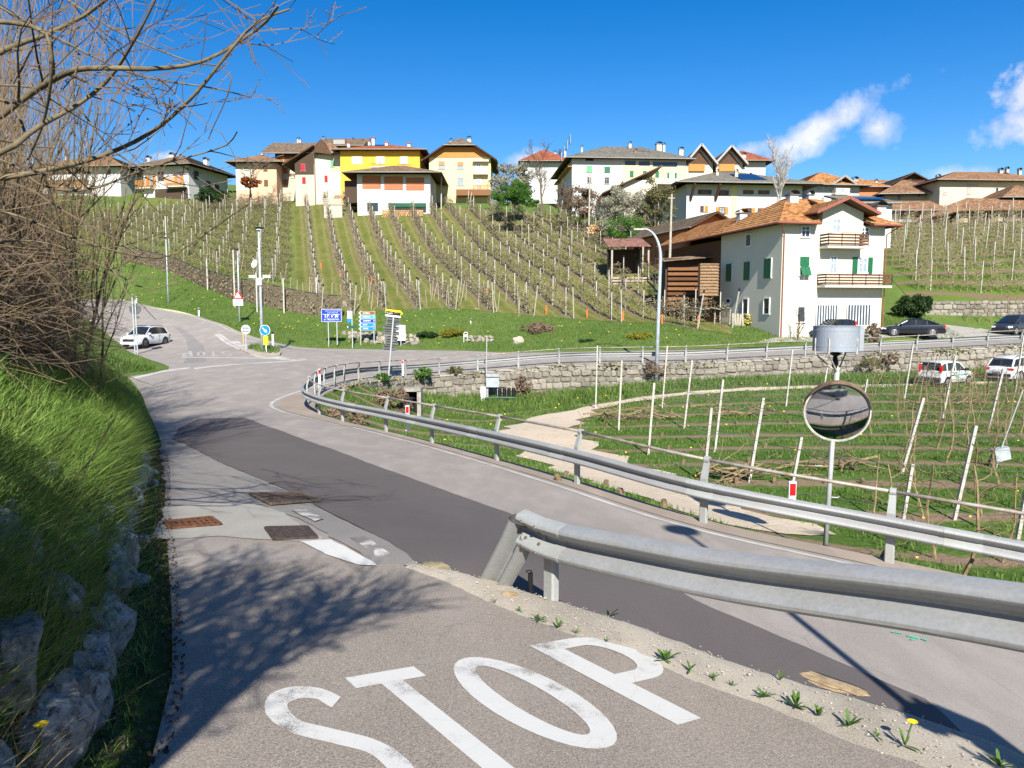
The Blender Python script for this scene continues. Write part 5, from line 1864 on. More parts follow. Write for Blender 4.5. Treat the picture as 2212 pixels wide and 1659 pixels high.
for k in range(5,14):
 uu = 3.4 * k - 0.6
 pts = []
 for v in np.arange(2,34,2.0):
  x,y = uu * ca + v * sa,uu * sa - v * ca
  if y > 9: pts.append((x,y,float(orch_z(x,y))))
 if len(pts) < 3: continue
 b = MB()
 for hgt in (1.0,1.9,2.6):
  b.tube([(x,y,z + hgt) for x,y,z in pts],0.006,3,cap=False)
 o = b.build('trellis_wire',M_wire)
 o.location = (0,0,0)
 tag(o,'three thin wires strung along one row of the lower orchard','wire','trellis wires of the lower orchard')
# ------------------------------------------------------------------ vineyard on the hill: rows, posts, stakes
ROWD,ROWE = np.array([-0.2706,0.9627]),np.array([0.9627,0.2706])
hv = []
for k in range(6):
 rr = random.Random(300 + k)
 b = MB()
 pts = [Vector((0,0,0))]
 for i in range(4):
  pts.append(pts[-1] + Vector((rr.gauss(0,.06),rr.gauss(0,.06),0.58)))
 b.tube(pts,[0.035,0.03,0.025,0.02,0.015],3)
 for i in range(22):
  z = rr.uniform(0.5,2.4)
  a = rr.uniform(0,2 * PI)
  L = rr.uniform(0.3,0.8)
  d = Vector((math.cos(a) * 0.5,math.sin(a),rr.uniform(-0.25,0.6))) * L
  b.tube([Vector((0,0,z)),Vector((0,0,z)) + d * 0.6,Vector((0,0,z)) + d + Vector((0,0,0.1))],[0.024,0.02,0.014],3,cap=False)
 for i in range(58):
  c = Vector((rr.gauss(0,0.22),rr.uniform(-0.55,0.55),rr.uniform(0.45,2.5)))
  u_ = Vector((rr.gauss(0,1),rr.gauss(0,1),rr.gauss(0,1))).normalized() * rr.uniform(0.08,0.17)
  w_ = u_.orthogonal().normalized() * rr.uniform(0.03,0.06)
  b.add([c - u_,c + w_,c + u_,c - w_],[(0,1,2,3)])
 hv.append(b)
M_vine = leaf_mat('budding_row',[(0.3,(0.085,0.068,0.042)),(0.5,(0.25,0.205,0.125)),(0.72,(0.31,0.275,0.165))],0.3,0.9,0.1,6.0)
hv_me = []
for b in hv:
 m_ = b.mesh('row_tree'); m_.materials.append(M_vine); hv_me.append(m_)
cand = []
hill_posts = []
row0 = float(np.dot(ROWE,[0,0]))
for k in range(-14,18):
 e = 3.5 * k - 0.9
 for t in np.arange(55,165,1.0):
  x,y = ROWE * e + ROWD * t
  if not bool(in_poly(np.array([x]),np.array([y]),vine_poly)[0]): continue
  edge_left = x < -0.28 * y + 0.3
  if edge_left: continue
  cand.append((x + rnd.uniform(-.12,.12),y + rnd.uniform(-.25,.25)))
row_dir2 = None
vb = np.array([p for p in vine_bot[:7]])
vd = vb[0] - vb[6]
vd /= np.linalg.norm(vd)
vn = np.array([vd[1],-vd[0]])
if vn[1] < 0: vn = -vn
cand2 = []
for k in range(0,27):
 for t in np.arange(-14,78,0.85):
  p = vb[6] + vd * t + vn * (1.8 + 2.7 * k)
  if not bool(in_poly(np.array([p[0]]),np.array([p[1]]),vine_poly)[0]): continue
  if p[0] > -0.28 * p[1] - 0.6: continue
  cand2.append((p[0] + rnd.uniform(-.15,.15),p[1] + rnd.uniform(-.2,.2),k,t))
allv = [(x,y,0) for x,y in cand] + [(x,y,1) for x,y,k,t in cand2]
zz_ = hill_z(np.array([a[0] for a in allv]),np.array([a[1] for a in allv]))
order = sorted(range(len(allv)),key=lambda i: allv[i][1] + abs(allv[i][0]) * 0.2)
rest_v,rest_f = [],[]
mesh_np = []
for b in hv:
 mesh_np.append((np.array(b.v),[np.array(f) for f in b.f]))
V_all,L_all,C_all = [],[],[]
off = 0
for n,i in enumerate(order):
 x,y,kind_ = allv[i]
 z = float(zz_[i])
 s_ = rnd.uniform(0.85,1.15) * (0.9 if kind_ == 0 else 0.9)
 a = rnd.uniform(-0.35,0.35) + (R(15.7) if kind_ == 0 else math.atan2(vd[1],vd[0]) + PI / 2)
 if n < 240:
  o = bpy.data.objects.new('vine',hv_me[n % 6])
  COL.objects.link(o)
  o.location,o.rotation_euler,o.scale = (x,y,z),(0,0,a),(s_,s_,s_)
  tag(o,'bare budding fruit tree trained upright in the lowest rows of the hillside','fruit tree','fruit trees of the hillside rows')
 else:
  v,f = mesh_np[n % 6]
  c,s2 = math.cos(a),math.sin(a)
  w = np.column_stack([x + s_ * (v[:,0] * c - v[:,1] * s2),y + s_ * (v[:,0] * s2 + v[:,1] * c),z + s_ * v[:,2]])
  V_all.append(w)
  for ff in f:
   L_all.append(ff + off); C_all.append(len(ff))
  off += len(v)
o = link_mesh('vine_rows',np_mesh('vine_rows',np.concatenate(V_all),np.concatenate(L_all),np.array(C_all)),M_vine)
o['kind'] = 'stuff'
def hill_post(x,y,h,lx=0.0,ly=0.0,cap=True):
 hill_posts.append((x,y,h,lx,ly,cap))
for k in range(-14,18):
 e = 3.5 * k - 0.9
 inside = [t for t in np.arange(50,165,0.5) if bool(in_poly(np.array([ROWE[0] * e + ROWD[0] * t]),np.array([ROWE[1] * e + ROWD[1] * t]),vine_poly)[0]) and not (ROWE[0] * e + ROWD[0] * t < -0.28 * (ROWE[1] * e + ROWD[1] * t) + 0.3)]
 if not inside: continue
 t0,t1 = inside[0],inside[-1]
 ts = list(np.arange(t0 + 1.2,t1,4.4))
 for n,t in enumerate(ts):
  x,y = ROWE * e + ROWD * t
  hill_post(x + rnd.uniform(-.1,.1),y,rnd.uniform(3.1,3.6),rnd.gauss(0,0.03),rnd.gauss(0,0.03))
 x,y = ROWE * e + ROWD * (t0 - 0.6)
 hill_post(x + 0.2,y,3.6,0.42 * rnd.choice((1,1,-0.4)),-0.5,True)
 x,y = ROWE * e + ROWD * (t1 - 1)
 hill_post(x,y,3.4,0.5,0.8,False)
for k in range(0,27):
 tl_k = sorted([c for c in cand2 if c[2] == k],key=lambda c: c[3])
 for c in tl_k[3::5]:
  hill_post(c[0],c[1],rnd.uniform(2.9,3.6),rnd.gauss(0.0,0.08),rnd.gauss(0,0.05))
hill_posts.sort(key=lambda p: p[1])
rest = MB()
for n,(x,y,h,lx,ly,cap) in enumerate(hill_posts):
 z = float(hill_z(x,y)) - 0.1
 M = Vector((lx / h,ly / h,1)).to_track_quat('Z','Y').to_matrix().to_4x4() @ Matrix.Diagonal((0.78,0.78,h,1))
 if n < 270:
  root = empty('trellis_post',(x,y,z),'white concrete trellis post standing in the fruit rows of the hillside','post','white posts of the hillside rows')
  for me_,nm in ((shaft_me,'shaft'),(cap_me,'cap')):
   if nm == 'cap' and not cap: continue
   o = bpy.data.objects.new(nm,me_); COL.objects.link(o); o.parent = root; o.matrix_basis = M
 else:
  rest.add([Matrix.Translation((x,y,z)) @ M @ v.co for v in shaft_me.vertices],[tuple(p.vertices) for p in shaft_me.polygons])
if rest.v:
 o = rest.build('far_posts',M_post); o['kind'] = 'stuff'
print('hill posts',len(hill_posts),'trees',len(allv),n_t)
stake = MB(); stake.tube([(0,0,-0.1),(0,0,1)],0.028,5); stake_me = stake.mesh('stake'); stake_me.materials.append(M_wood_post)
for k in range(64):
 px = rnd.uniform(690,1160) if k < 44 else rnd.uniform(400,700)
 py = 655 + rnd.uniform(-25,22) + (max(0,px - 1000) * 0.08) if px > 690 else 660 - (700 - px) * 0.33 + rnd.uniform(-30,5)
 q = hit(px,py,hill_z,60)
 if q is None: continue
 o = bpy.data.objects.new('stake',stake_me); COL.objects.link(o)
 o.location = q
 o.scale = (1.3,1.3,rnd.uniform(1.6,2.5))
 o.rotation_euler = (rnd.gauss(0,0.1),rnd.gauss(0.04,0.12),0)
 tag(o,'slender weathered stake at the lower edge of the hillside rows','stake','stakes at the foot of the rows')
ot = MB(); ot.tube([(0,0,0),(0,0,1)],0.09,7); ot_me = ot.mesh('orange_tube'); ot_me.materials.append(M_orange)
for n,(px,py,h) in enumerate([(1180,678,0.9),(1268,686,0.8),(1346,692,0.9),(1430,700,0.9),(1508,706,1.0),(1052,640,0.9),(803,612,0.9),(694,580,0.8),(735,596,0.8)]):
 q = hit(px,py,hill_z,60)
 o = bpy.data.objects.new('orange_guard',ot_me); COL.objects.link(o)
 o.location,o.scale = q,(1,1,h)
 tag(o,'orange plastic guard tube at the foot of a hillside fruit row','guard tube','orange guard tubes on the hillside')
M_net = NT('grey_netting')
xy_ = M_net.tc.outputs['UV']
f_ = M_net.noise(2.2,6,0.7,M_net.stretch(M_net.geo.outputs['Position'],2.2,2.2,2.6))
M_net = M_net.out(M_net.ramp(f_,[(0.3,(0.05,0.042,0.03)),(0.55,(0.15,0.12,0.08)),(0.75,(0.22,0.19,0.135))]),0.95,0,0.1)
npx = [(262,562,532),(330,578,546),(400,603,566),(470,632,594),(520,650,606),(600,668,618),(680,682,632),(740,686,640)]
npts = [hit(px,py,hill_z,60) for px,py,t in npx]
hts = [max(1.0,(py - t) * q.y / FPX) for (px,py,t),q in zip(npx,npts)]
root = empty('net_fence',npts[4],'low grey net fence running down along the foot of the left fruit rows','fence')
pth = spline([(q.x,q.y,q.z) for q in npts],1.0)
hh = np.interp(np.linspace(0,1,len(pth)),np.linspace(0,1,len(hts)),hts)
b = MB()
for i,p in enumerate(pth):
 wv = 0.08 * math.sin(i * 1.9)
 for dy,f in ((0,0),(0.05 + wv,0.5),(0.0,1.0)):
  b.v.append((p[0],p[1] + dy,float(hill_z(p[0],p[1])) + hh[i] * f * (1 + 0.05 * math.sin(i * 2.7))))
for i in range(len(pth) - 1):
 for k in range(2):
  a = i * 3 + k
  b.f.append((a,a + 3,a + 4,a + 1)); b.m.append(0)
b.build('netting',M_net,root,True)
ct = []
for i,p in enumerate(pth):
 for _ in range(26):
  ct.append((p[0] + rnd.uniform(-.6,.6),p[1] - rnd.uniform(0.02,0.25),float(hill_z(p[0],p[1])) + hh[i] * rnd.uniform(0.05,0.95)))
o = leaf_cards(ct,0.26,M_vine,'dry_canes',root,True); o['kind'] = 'stuff'
b = MB(); b.tube([(p[0],p[1] - 0.05,float(hill_z(p[0],p[1])) + hh[i] * 1.02) for i,p in enumerate(pth)],0.035,5); b.build('top_wire',M_wire,root,True)
for i in range(0,len(pth),1):
 p = pth[i]
 b = MB(); b.tube([(p[0],p[1] - 0.08,float(hill_z(p[0],p[1])) - 0.1),(p[0] + 0.03,p[1] - 0.08,float(hill_z(p[0],p[1])) + hh[i] * rnd.uniform(0.6,1.0))],0.02,5); b.build('stem',M_bark,root,True)
for (px,yb,yt) in [(362,586,470),(449,628,560),(508,664,540),(556,674,590),(614,676,602),(685,678,600)]:
 q = hit(px,yb,hill_z,60)
 root = empty('fence_post',q,'white post in front of the net fence below the left fruit rows','post','white posts along the net fence')
 o = bpy.data.objects.new('shaft',shaft_me); COL.objects.link(o); o.parent = root
 o.scale = (1.3,1.3,(yb - yt) * q.y / FPX)
n = 0
rt_v = []
for k in range(14):
 y = 80.4 + 3.2 * k
 for j in range(80):
  x = 38 + j * 0.85 + rnd.uniform(-.15,.15)
  if x < 42 + (y - 80) * 0.18: continue
  z = float(hill_z(x,y))
  px,py = to_px(Vector((x,y,z)))
  if px > 2230 or px < 1925: continue
  n += 1
  if n % 3 == 0:
   plant_pair('apple_tree',(x,y,z),var[rnd.randrange(8)],'bare apple tree in the terraced rows right of the white house','tree','apple trees right of the white house',rnd.uniform(-.4,.4),rnd.uniform(0.8,1.05))
  else:
   root = empty('apple_tree',(x,y,z),'bare apple tree in the terraced rows right of the white house','tree','apple trees right of the white house',PI / 2 + rnd.uniform(-.3,.3))
   o = bpy.data.objects.new('crown',hv_me[n % 6]); COL.objects.link(o); o.parent = root
   o.scale = (0.85,0.85,rnd.uniform(0.75,0.95))
  if j % 6 == 0:
   root = empty('trellis_post',(x + 0.4,y,z),'white trellis post in the terraced rows right of the white house','post','white posts right of the white house')
   o = bpy.data.objects.new('shaft',shaft_me); COL.objects.link(o); o.parent = root
   o.matrix_basis = Vector((rnd.gauss(0.03,.04),0,1)).to_track_quat('Z','Y').to_matrix().to_4x4() @ Matrix.Diagonal((0.8,0.8,rnd.uniform(2.8,3.7),1))
print('right trees',n)
for k in range(9):
 x = 43.5 + k * 1.25
 y = 74.0 + 0.05 * k
 plant_pair('apple_tree',(x,y,float(hill_z(x,y))),var[k % 8],'espaliered bare tree in front of the rough terrace wall','tree','espaliered trees at the terrace wall',0.2 * k,1.05)
# ------------------------------------------------------------------ signs, lamps, mirror, tank
M_pole = galvanised('sign_pole',(0.48,0.50,0.50),0.3,0.5)
M_lamp = simple('lamp_pole_paint',(0.42,0.47,0.50),0.5,0.12,3,metal=0.2)
M_white = simple('white_sign',(0.78,0.78,0.77),0.5,0.06,4)
M_signback = simple('sign_back',(0.135,0.14,0.145),0.6,0.18,4,metal=0.4)
M_blue = simple('deep_blue_sign',(0.008,0.045,0.52),0.4,0.05,3)
M_sky = simple('mid_blue_sign',(0.012,0.20,0.66),0.4,0.1,2)
M_sky2 = simple('faded_blue_sign',(0.05,0.33,0.76),0.4,0.1,2)
M_brown = simple('brown_sign',(0.24,0.09,0.02),0.5,0.08,3)
M_red = simple('red_reflector',(0.72,0.012,0.012),0.35,0.1,6)
M_yel = simple('yellow_plate',(0.86,0.66,0.02),0.45,0.06,4)
M_blk = simple('black_paint',(0.012,0.012,0.013),0.5,0.1,6)
M_dgreen = simple('dark_green_sign',(0.01,0.09,0.05),0.5,0.1,6)
def text_mesh(s,size,mat,parent,loc,name='lettering',align='CENTER',squash=1.0,rz=0.0,bold=0.0):
 cu = bpy.data.curves.new('text','FONT')
 cu.body,cu.size,cu.align_x,cu.align_y = s,size,align,'CENTER'
 cu.offset = bold
 cu.resolution_u = 2
 t = bpy.data.objects.new('text',cu)
 COL.objects.link(t)
 dg = bpy.context.evaluated_depsgraph_get()
 me = bpy.data.meshes.new_from_object(t.evaluated_get(dg))
 COL.objects.unlink(t)
 bpy.data.objects.remove(t)
 me.materials.clear()
 o = link_mesh(name,me,mat,parent)
 o.matrix_basis = Matrix.Translation(loc) @ Matrix.Rotation(rz,4,'Z') @ Matrix.Rotation(PI / 2,4,'X') @ Matrix.Diagonal((squash,1,1,1))
 return o
def flat(poly,y0,y1,mat,name,parent,rz=0.0):
 """A plate in the x-z plane, y from y0 (front) to y1."""
 b = MB()
 M = Matrix.Rotation(PI / 2,4,'X')
 b.prism(poly,-y1,-y0,M)
 return b.build(name,mat,parent)
def rect(x0,z0,x1,z1): return [(x0,z0),(x1,z0),(x1,z1),(x0,z1)]
def disc(cx,cz,r,n=28): return [(cx + r * math.cos(2 * PI * k / n),cz + r * math.sin(2 * PI * k / n)) for k in range(n)]
def pole_part(parent,p0,p1,r,mat=M_pole,name='pole',n=10):
 b = MB(); b.tube([p0,p1],r,n)
 return b.build(name,mat,parent,smooth=False)
def ground_at(px,py,f=hill_z,y0=58):
 q = hit(px,py,f,y0)
 return q
q = ground_at(718,750)
s_ = q.y / FPX
sg = empty('road_sign',q,'large blue sign for road 28 on two posts in the turf','road sign')
zt,zb = (750 - 668) * s_,(750 - 695) * s_
x0,x1 = (696 - 718) * s_,(739 - 718) * s_
pole_part(sg,(-0.35,0.06,-0.3),(-0.35,0.06,zt - 0.1),0.05)
pole_part(sg,(0.45,0.06,0.2),(0.45,0.06,zt - 0.1),0.05)
flat(rect(x0,zb,x1,zt),-0.02,0.02,M_white,'panel',sg)
flat(rect(x0 + 0.03,zb + 0.03,x1 - 0.03,zt - 0.03),-0.028,-0.018,M_blue,'blue_field',sg)
flat(rect(x0 + 0.1,zt - 0.50,x1 - 0.1,zt - 0.475),-0.034,-0.026,M_white,'divider',sg)
xm = (x0 + x1) / 2
text_mesh('S.P. n°28',0.40,M_white,sg,(xm,-0.032,zb + 0.52),squash=0.9,bold=0.004)
text_mesh('di TREGIOVO',0.24,M_white,sg,(xm,-0.032,zb + 0.2),bold=0.0)
text_mesh('PROVINCIA AUTONOMA DI TRENTO',0.115,M_white,sg,(xm + 0.12,-0.032,zt - 0.18),squash=0.72)
text_mesh('SERVIZIO GESTIONE STRADE',0.105,M_white,sg,(xm + 0.12,-0.032,zt - 0.35),squash=0.72)
q = ground_at(760,752)
s_ = q.y / FPX
sg = empty('road_sign',q,'small white and blue kilometre plate with a dark green arrow on one post','road sign')
pole_part(sg,(0.06,0.05,-0.3),(0.06,0.05,(752 - 672) * s_),0.055)
flat(rect(-0.36,(752 - 688) * s_,0.03,(752 - 672) * s_),-0.02,0.02,M_white,'plate',sg)
flat(rect(-0.36,(752 - 697) * s_,0.03,(752 - 688.3) * s_),-0.02,0.02,M_sky,'plate',sg)
text_mesh('0',0.34,M_blk,sg,(-0.16,-0.025,(752 - 680) * s_),'numeral',squash=0.7,bold=0.01)
flat([(-0.42,1.98),(-0.30,1.86),(0.42,1.86),(0.42,2.10),(-0.30,2.10)],-0.03,0.0,M_dgreen,'arrow_plate',sg)
flat([(-0.41,1.98),(-0.30,1.88),(-0.30,2.08)],-0.036,-0.028,M_white,'arrow_tip',sg)
q = ground_at(785,745)
s_ = q.y / FPX
sg = empty('direction_sign',q,'stack of one brown and four blue direction arrows pointing to villages','road sign')
pole_part(sg,((782 - 785) * s_ - 0.12,0.06,-0.4),((782 - 785) * s_ - 0.12,0.06,(745 - 672) * s_),0.05)
pole_part(sg,((808 - 785) * s_,0.06,0.0),((808 - 785) * s_,0.06,(745 - 672) * s_),0.05)
for n,(yt,yb,mt,tx,km) in enumerate([(672.5,680.5,M_brown,"val d'Ultimo",''),(680.8,689,M_sky2,'TREGIOVO','5'),(689.3,697.3,M_blue,'LAUREGNO','10'),(697.6,705.6,M_sky,'RUMO','11'),(705.9,714,M_sky,'PROVES','9')]):
 z1,z0 = (745 - yt) * s_,(745 - yb) * s_
 xl,xr = (775.5 - 785) * s_,(811.5 - 785) * s_
 zm = (z0 + z1) / 2
 flat([(xl,zm),(xl + 0.22,z0 + 0.01),(xr,z0 + 0.01),(xr,z1 - 0.01),(xl + 0.22,z1 - 0.01)],-0.02,0.02,M_white,'arrow_board',sg)
 flat([(xl + 0.14,zm),(xl + 0.26,z0 + 0.025),(xr - 0.02,z0 + 0.025),(xr - 0.02,z1 - 0.025),(xl + 0.26,z1 - 0.025)],-0.027,-0.018,mt,'colour_field',sg)
 text_mesh(tx,0.165,M_white,sg,(xl + 0.42,-0.031,zm),align='LEFT',squash=0.85,bold=0.005)
 if km: text_mesh(km,0.17,M_white,sg,(xr - 0.14,-0.031,zm),'numeral',squash=0.85,bold=0.004)
foot = Vector(rail_path[int(np.argmin(np.linalg.norm(rail_path[:,:2] - np.array([-8.4,50.0]),axis=1)))])
qf = P(838,806,foot.y)
sg = empty('direction_sign',qf,'leaning pole full of grey arrow board backs with one black and yellow arrow on top','road sign')
s_ = qf.y / FPX
ax = Vector(((852 - 838) * s_,0.0,(806 - 684) * s_))
pole_part(sg,Vector((0,0,-0.6)) * 1.0,ax,0.055)
u = ax.normalized()
Mr = Matrix.Rotation(math.atan2(ax.x,ax.z),4,'Y')
def board(zc,x0,x1,hgt,tip,mat,y=0.09,name='arrow_board',par=None):
 """Arrow board across the pole at height zc (metres along it), tip -1 left, 1 right, 0 none."""
 h = hgt / 2
 t = h * 1.0
 poly = {0: [(x0,-h),(x1,-h),(x1,h),(x0,h)],1: [(x0,-h),(x1 - t,-h),(x1,0),(x1 - t,h),(x0,h)],-1: [(x0,0),(x0 + t,-h),(x1,-h),(x1,h),(x0 + t,h)]}[tip]
 b = MB()
 b.prism(poly,-0.02,0.02,Matrix.Translation(u * zc + Vector((0,y,0))) @ Mr @ Matrix.Rotation(PI / 2,4,'X'))
 o = b.build(name,mat,par or sg)
 if mat is M_signback:
  r_ = MB()
  for hz in (-h * 0.75,h * 0.55):
   r_.box((0,0,0),(0.01,0.01,0.01)) if False else None
   c = u * zc + Vector((0,y - 0.035,0)) + (Mr @ Vector(((x0 + x1) / 2,0,hz)))
   r_.box(c,((x1 - x0) * 0.72,0.03,0.035),Mr.to_3x3())
  r_.build('back_rib',M_blk,o)
 return o
zL = ax.length
pxm = lambda py: (806 - py) * s_ * zL / ax.z
for (yt,yb,xl,xr,tip) in [(685,694,-0.42,0.42,1),(694,703,-0.42,0.42,1),(704,713.5,-0.58,0.36,-1),(714.5,724,-0.56,0.40,-1),(725,735,-0.36,0.42,1),(736,746,-0.34,0.44,1),(747,757,-0.5,0.34,-1)]:
 board(pxm((yt + yb) / 2),xl * 1.15,xr * 1.15,(yb - yt) * s_ * 0.95,tip,M_signback)
zc = pxm(681.5)
board(zc,-0.55,0.45,0.2,0,M_white,0.05,'white_board')
b = MB()
o = board(pxm(675.5),-0.55,0.58,0.34,1,M_yel,0.05,'yellow_board')
b = MB(); b.prism([(-0.52,-0.13),(0.02,-0.13),(0.02,0.06),(-0.52,0.06)],-0.004,0.004,Matrix.Translation(u * pxm(675.5) + Vector((0,0.022,0))) @ Mr @ Matrix.Rotation(PI / 2,4,'X'))
b.build('black_field',M_blk,sg)
b = MB(); b.prism([(0.02,-0.13),(0.32,-0.13),(0.48,0.0),(0.32,0.08),(0.02,0.08)],-0.004,0.004,Matrix.Translation(u * pxm(675.5) + Vector((0,0.020,0))) @ Mr @ Matrix.Rotation(PI / 2,4,'X'))
b.build('black_field',M_blk,sg)
c = u * pxm(675.5) + Vector((0,0.012,0))
text_mesh('Pradole',0.16,M_white,sg,c + Vector((-0.27,0,-0.03)),squash=0.8)
text_mesh('TENNA',0.13,M_yel,sg,c + Vector((0.17,0,0.01)),squash=0.8)
text_mesh('→',0.2,M_blk,sg,u * zc + Vector((0.32,0.02,0)),'arrow')
q = ground_at(866,748)
s_ = q.y / FPX
sg = empty('notice_board',q,'white four-row board behind the leaning pole of grey arrow backs','sign board')
pole_part(sg,(0,0.05,-0.3),(0,0.05,2.0),0.05)
for n in range(4):
 z0,z1 = (748 - 711 - 0) * s_,0
 zt = (748 - 702.5 - 8 * n * 1.05) * s_
 flat(rect((856 - 866) * s_,zt - 8 * s_,(876 - 866) * s_,zt),-0.02,0.02,M_white,'panel_row',sg)
 text_mesh(['','la media','Auditorium','i'][n] or 'Scuola',0.17,M_blk,sg,((868.5 - 866) * s_,-0.026,zt - 4 * s_),squash=0.75)
def lamp_post(label,px,yb,yt,f,y0,r0,r1,head,Y=None):
 q = hit(px,yb,f,y0)
 s_ = q.y / FPX
 h = (yb - yt) * s_
 root = empty('street_lamp',q,label,'street lamp')
 b = MB(); b.tube([(0,0,-0.5),(0,0,h * 0.5),(0,0,h)],[r0,(r0 + r1) / 2,r1],12)
 b.build('pole',M_lamp,root,smooth=True)
 if head == 'flat':
  b = MB(); b.lathe([(0.05,-0.15),(0.34,-0.06),(0.36,0.0),(0.2,0.05),(0.0,0.06)],16,Matrix.Translation((0.05,0,h + 0.05)))
  b.build('lamp_head',M_blk,root)
  b = MB(); b.lathe([(0.27,-0.14),(0.25,-0.1)],14,Matrix.Translation((0.05,0,h + 0.03))); b.build('diffuser',M_white,root)
 elif head == 'arm':
  b = MB(); b.box((-0.28,-0.1,h),(0.75,0.28,0.09)); b.build('lamp_head',M_blk,root)
 return root,q,s_,h
lamp_post('slim street lamp with a flat head on the bank above the far road',364,655,516,hill_z,60,0.09,0.055,'arm')
l2,q,s_,h = lamp_post('street lamp at the bank foot carrying the triangular warning sign',518,696,541,hill_z,60,0.10,0.06,'arm')
wsgn = empty('warning_sign',q + Vector((-0.05,-0.16,0)),'red and white triangular double bend sign with a 30 m plate on the lamp pole','road sign')
zc = (696 - 640) * s_
tri = lambda r,zz: [(-r,zz - r * 0.58),(r,zz - r * 0.58),(0,zz + r * 1.15)]
flat(tri(0.50,zc),-0.02,0.02,M_red,'triangle',wsgn)
flat(tri(0.33,zc),-0.027,-0.018,M_white,'white_field',wsgn)
b = MB()
for p0,p1 in (((0.07,zc - 0.17),(0.07,zc + 0.0)),((0.07,zc),(-0.06,zc - 0.03)),((-0.06,zc - 0.03),(-0.06,zc + 0.17))):
 b.bar((p0[0],-0.032,p0[1]),(p1[0],-0.032,p1[1]),0.055,0.006,(1,0,0) if p0[0] == p1[0] else (0,0,1))
b.build('bend_symbol',M_blk,wsgn)
flat(rect(-0.5,zc - 0.95,0.5,zc - 0.33),-0.02,0.02,M_white,'plate',wsgn)
text_mesh('30 m',0.26,M_blk,wsgn,(0,-0.026,zc - 0.80),bold=0.006)
text_mesh('S. Bernardo',0.17,M_blk,wsgn,(0,-0.026,zc - 0.47),squash=0.85)
l3,q3,s3,h3 = lamp_post('tall street lamp with cameras and a small dish on the traffic island',567,761,497,road_z,40,0.13,0.075,'flat')
zc = (761 - 603) * s3
b = MB(); b.box((0,-0.02,zc),(0.85,0.08,0.08)); b.box((-0.02,-0.12,zc - 0.28),(0.32,0.2,0.45)); b.build('camera_bracket',M_white,l3)
for x,rz_ in ((0.42,-0.3),(-0.42,2.6)):
 b = MB(); M = Matrix.Translation((x,-0.15,zc + 0.14)) @ Matrix.Rotation(rz_,4,'Z')
 b.box(M @ Vector((0.18,0,0)),(0.62,0.16,0.16),M.to_3x3()); b.box(M @ Vector((0.20,0,0.10)),(0.70,0.2,0.03),M.to_3x3())
 b.build('camera',M_white,l3)
b = MB(); M = Matrix.Translation((-0.32,-0.15,(761 - 572) * s3)) @ Matrix.Rotation(R(70),4,'X') @ Matrix.Rotation(R(-35),4,'Y')
b.lathe([(0.0,-0.1),(0.2,-0.05),(0.33,0.05),(0.32,0.07),(0.0,-0.04)],16,M); b.build('dish',M_white,l3)
q = hit(1417,831,orch_z,35)
s_ = q.y / FPX
root = empty('street_lamp',q,'tall grey street lamp with a curved arm rising from the orchard','street lamp')
H = (831 - 560) * s_
pts = [(0,0,-0.5),(0.08,0,H * 0.5),(0.16,0,H)]
for k in range(1,10):
 a = k / 9 * R(96)
 pts.append((0.16 - (1 - math.cos(a)) * 1.15,0,H + math.sin(a) * (62 * s_)))
b = MB(); b.tube(pts,list(np.linspace(0.13,0.05,len(pts))),12); b.build('pole',M_lamp,root,smooth=True)
e = Vector(pts[-1]); b = MB(); b.box(e + Vector((-0.28,0,-0.01)),(0.65,0.26,0.1)); b.build('lamp_head',simple('lamp_head_grey',(0.5,0.52,0.53),0.5),root)
isl = [(517,757),(530,751),(552,750),(585,755),(608,763),(604,770),(575,772),(540,767)]
pl = rpoly(isl,road_z)
b = MB()
n = len(pl)
zs = [float(road_z(x,y)) for x,y in pl]
b.v = [(x,y,z - 0.05) for (x,y),z in zip(pl,zs)] + [(x,y,z + 0.13) for (x,y),z in zip(pl,zs)]
b.f = [(i,(i + 1) % n,n + (i + 1) % n,n + i) for i in range(n)] + [tuple(range(n,2 * n))]
b.m = [0] * len(b.f)
area = sum(pl[i][0] * pl[(i + 1) % n][1] - pl[(i + 1) % n][0] * pl[i][1] for i in range(n))
tag(b.build('traffic_island',M_rubble),kind='structure')
p_ = scatter([(0.8 * x + 0.2 * pl[3][0],0.8 * y + 0.2 * (pl[3][1] + 2)) for x,y in pl],900,road_z)
p_[:,2] += 0.12
blades('island_grass',p_,0.42,0.03,0.5,M_grass)
q = hit(532,760,road_z,40); s_ = q.y / FPX
sg = empty('road_sign',q,'back of a round sign on the traffic island, beside an orange strip','road sign')
pole_part(sg,(0,0,0),(0,0,(760 - 702) * s_),0.04)
b = MB(); b.prism(disc(0,(760 - 712) * s_,0.37),-0.02,0.02,Matrix.Translation((0,0.06,0)) @ Matrix.Rotation(PI / 2,4,'X')); b.build('disc',simple('pale_sign_back',(0.5,0.5,0.5),0.5,0.1,3,metal=0.3),sg)
for zz in (0.12,-0.12):
 b = MB(); b.box((0,0.03,(760 - 712) * s_ + zz),(0.5,0.03,0.05)); b.build('back_rib',M_signback,sg)
b = MB(); b.box((-0.2,0.02,(760 - 731) * s_),(0.06,0.03,0.85)); b.build('strip',simple('orange_strip',(0.8,0.42,0.04),0.5),sg)
q = hit(575,764,road_z,40); s_ = q.y / FPX
sg = empty('road_sign',q,'round blue keep-right arrow sign above a yellow plate on the traffic island','road sign')
pole_part(sg,(0,0.04,0),(0,0.04,(764 - 705) * s_),0.04,M_white)
zc = (764 - 713.5) * s_
flat(disc(-0.04,zc,0.40),-0.02,0.02,M_white,'rim',sg)
flat(disc(-0.04,zc,0.37),-0.028,-0.018,M_sky,'disc',sg)
ar = [(-0.045,0.25),(0.045,0.25),(0.045,-0.03),(0.13,-0.03),(0.0,-0.23),(-0.13,-0.03),(-0.045,-0.03)]
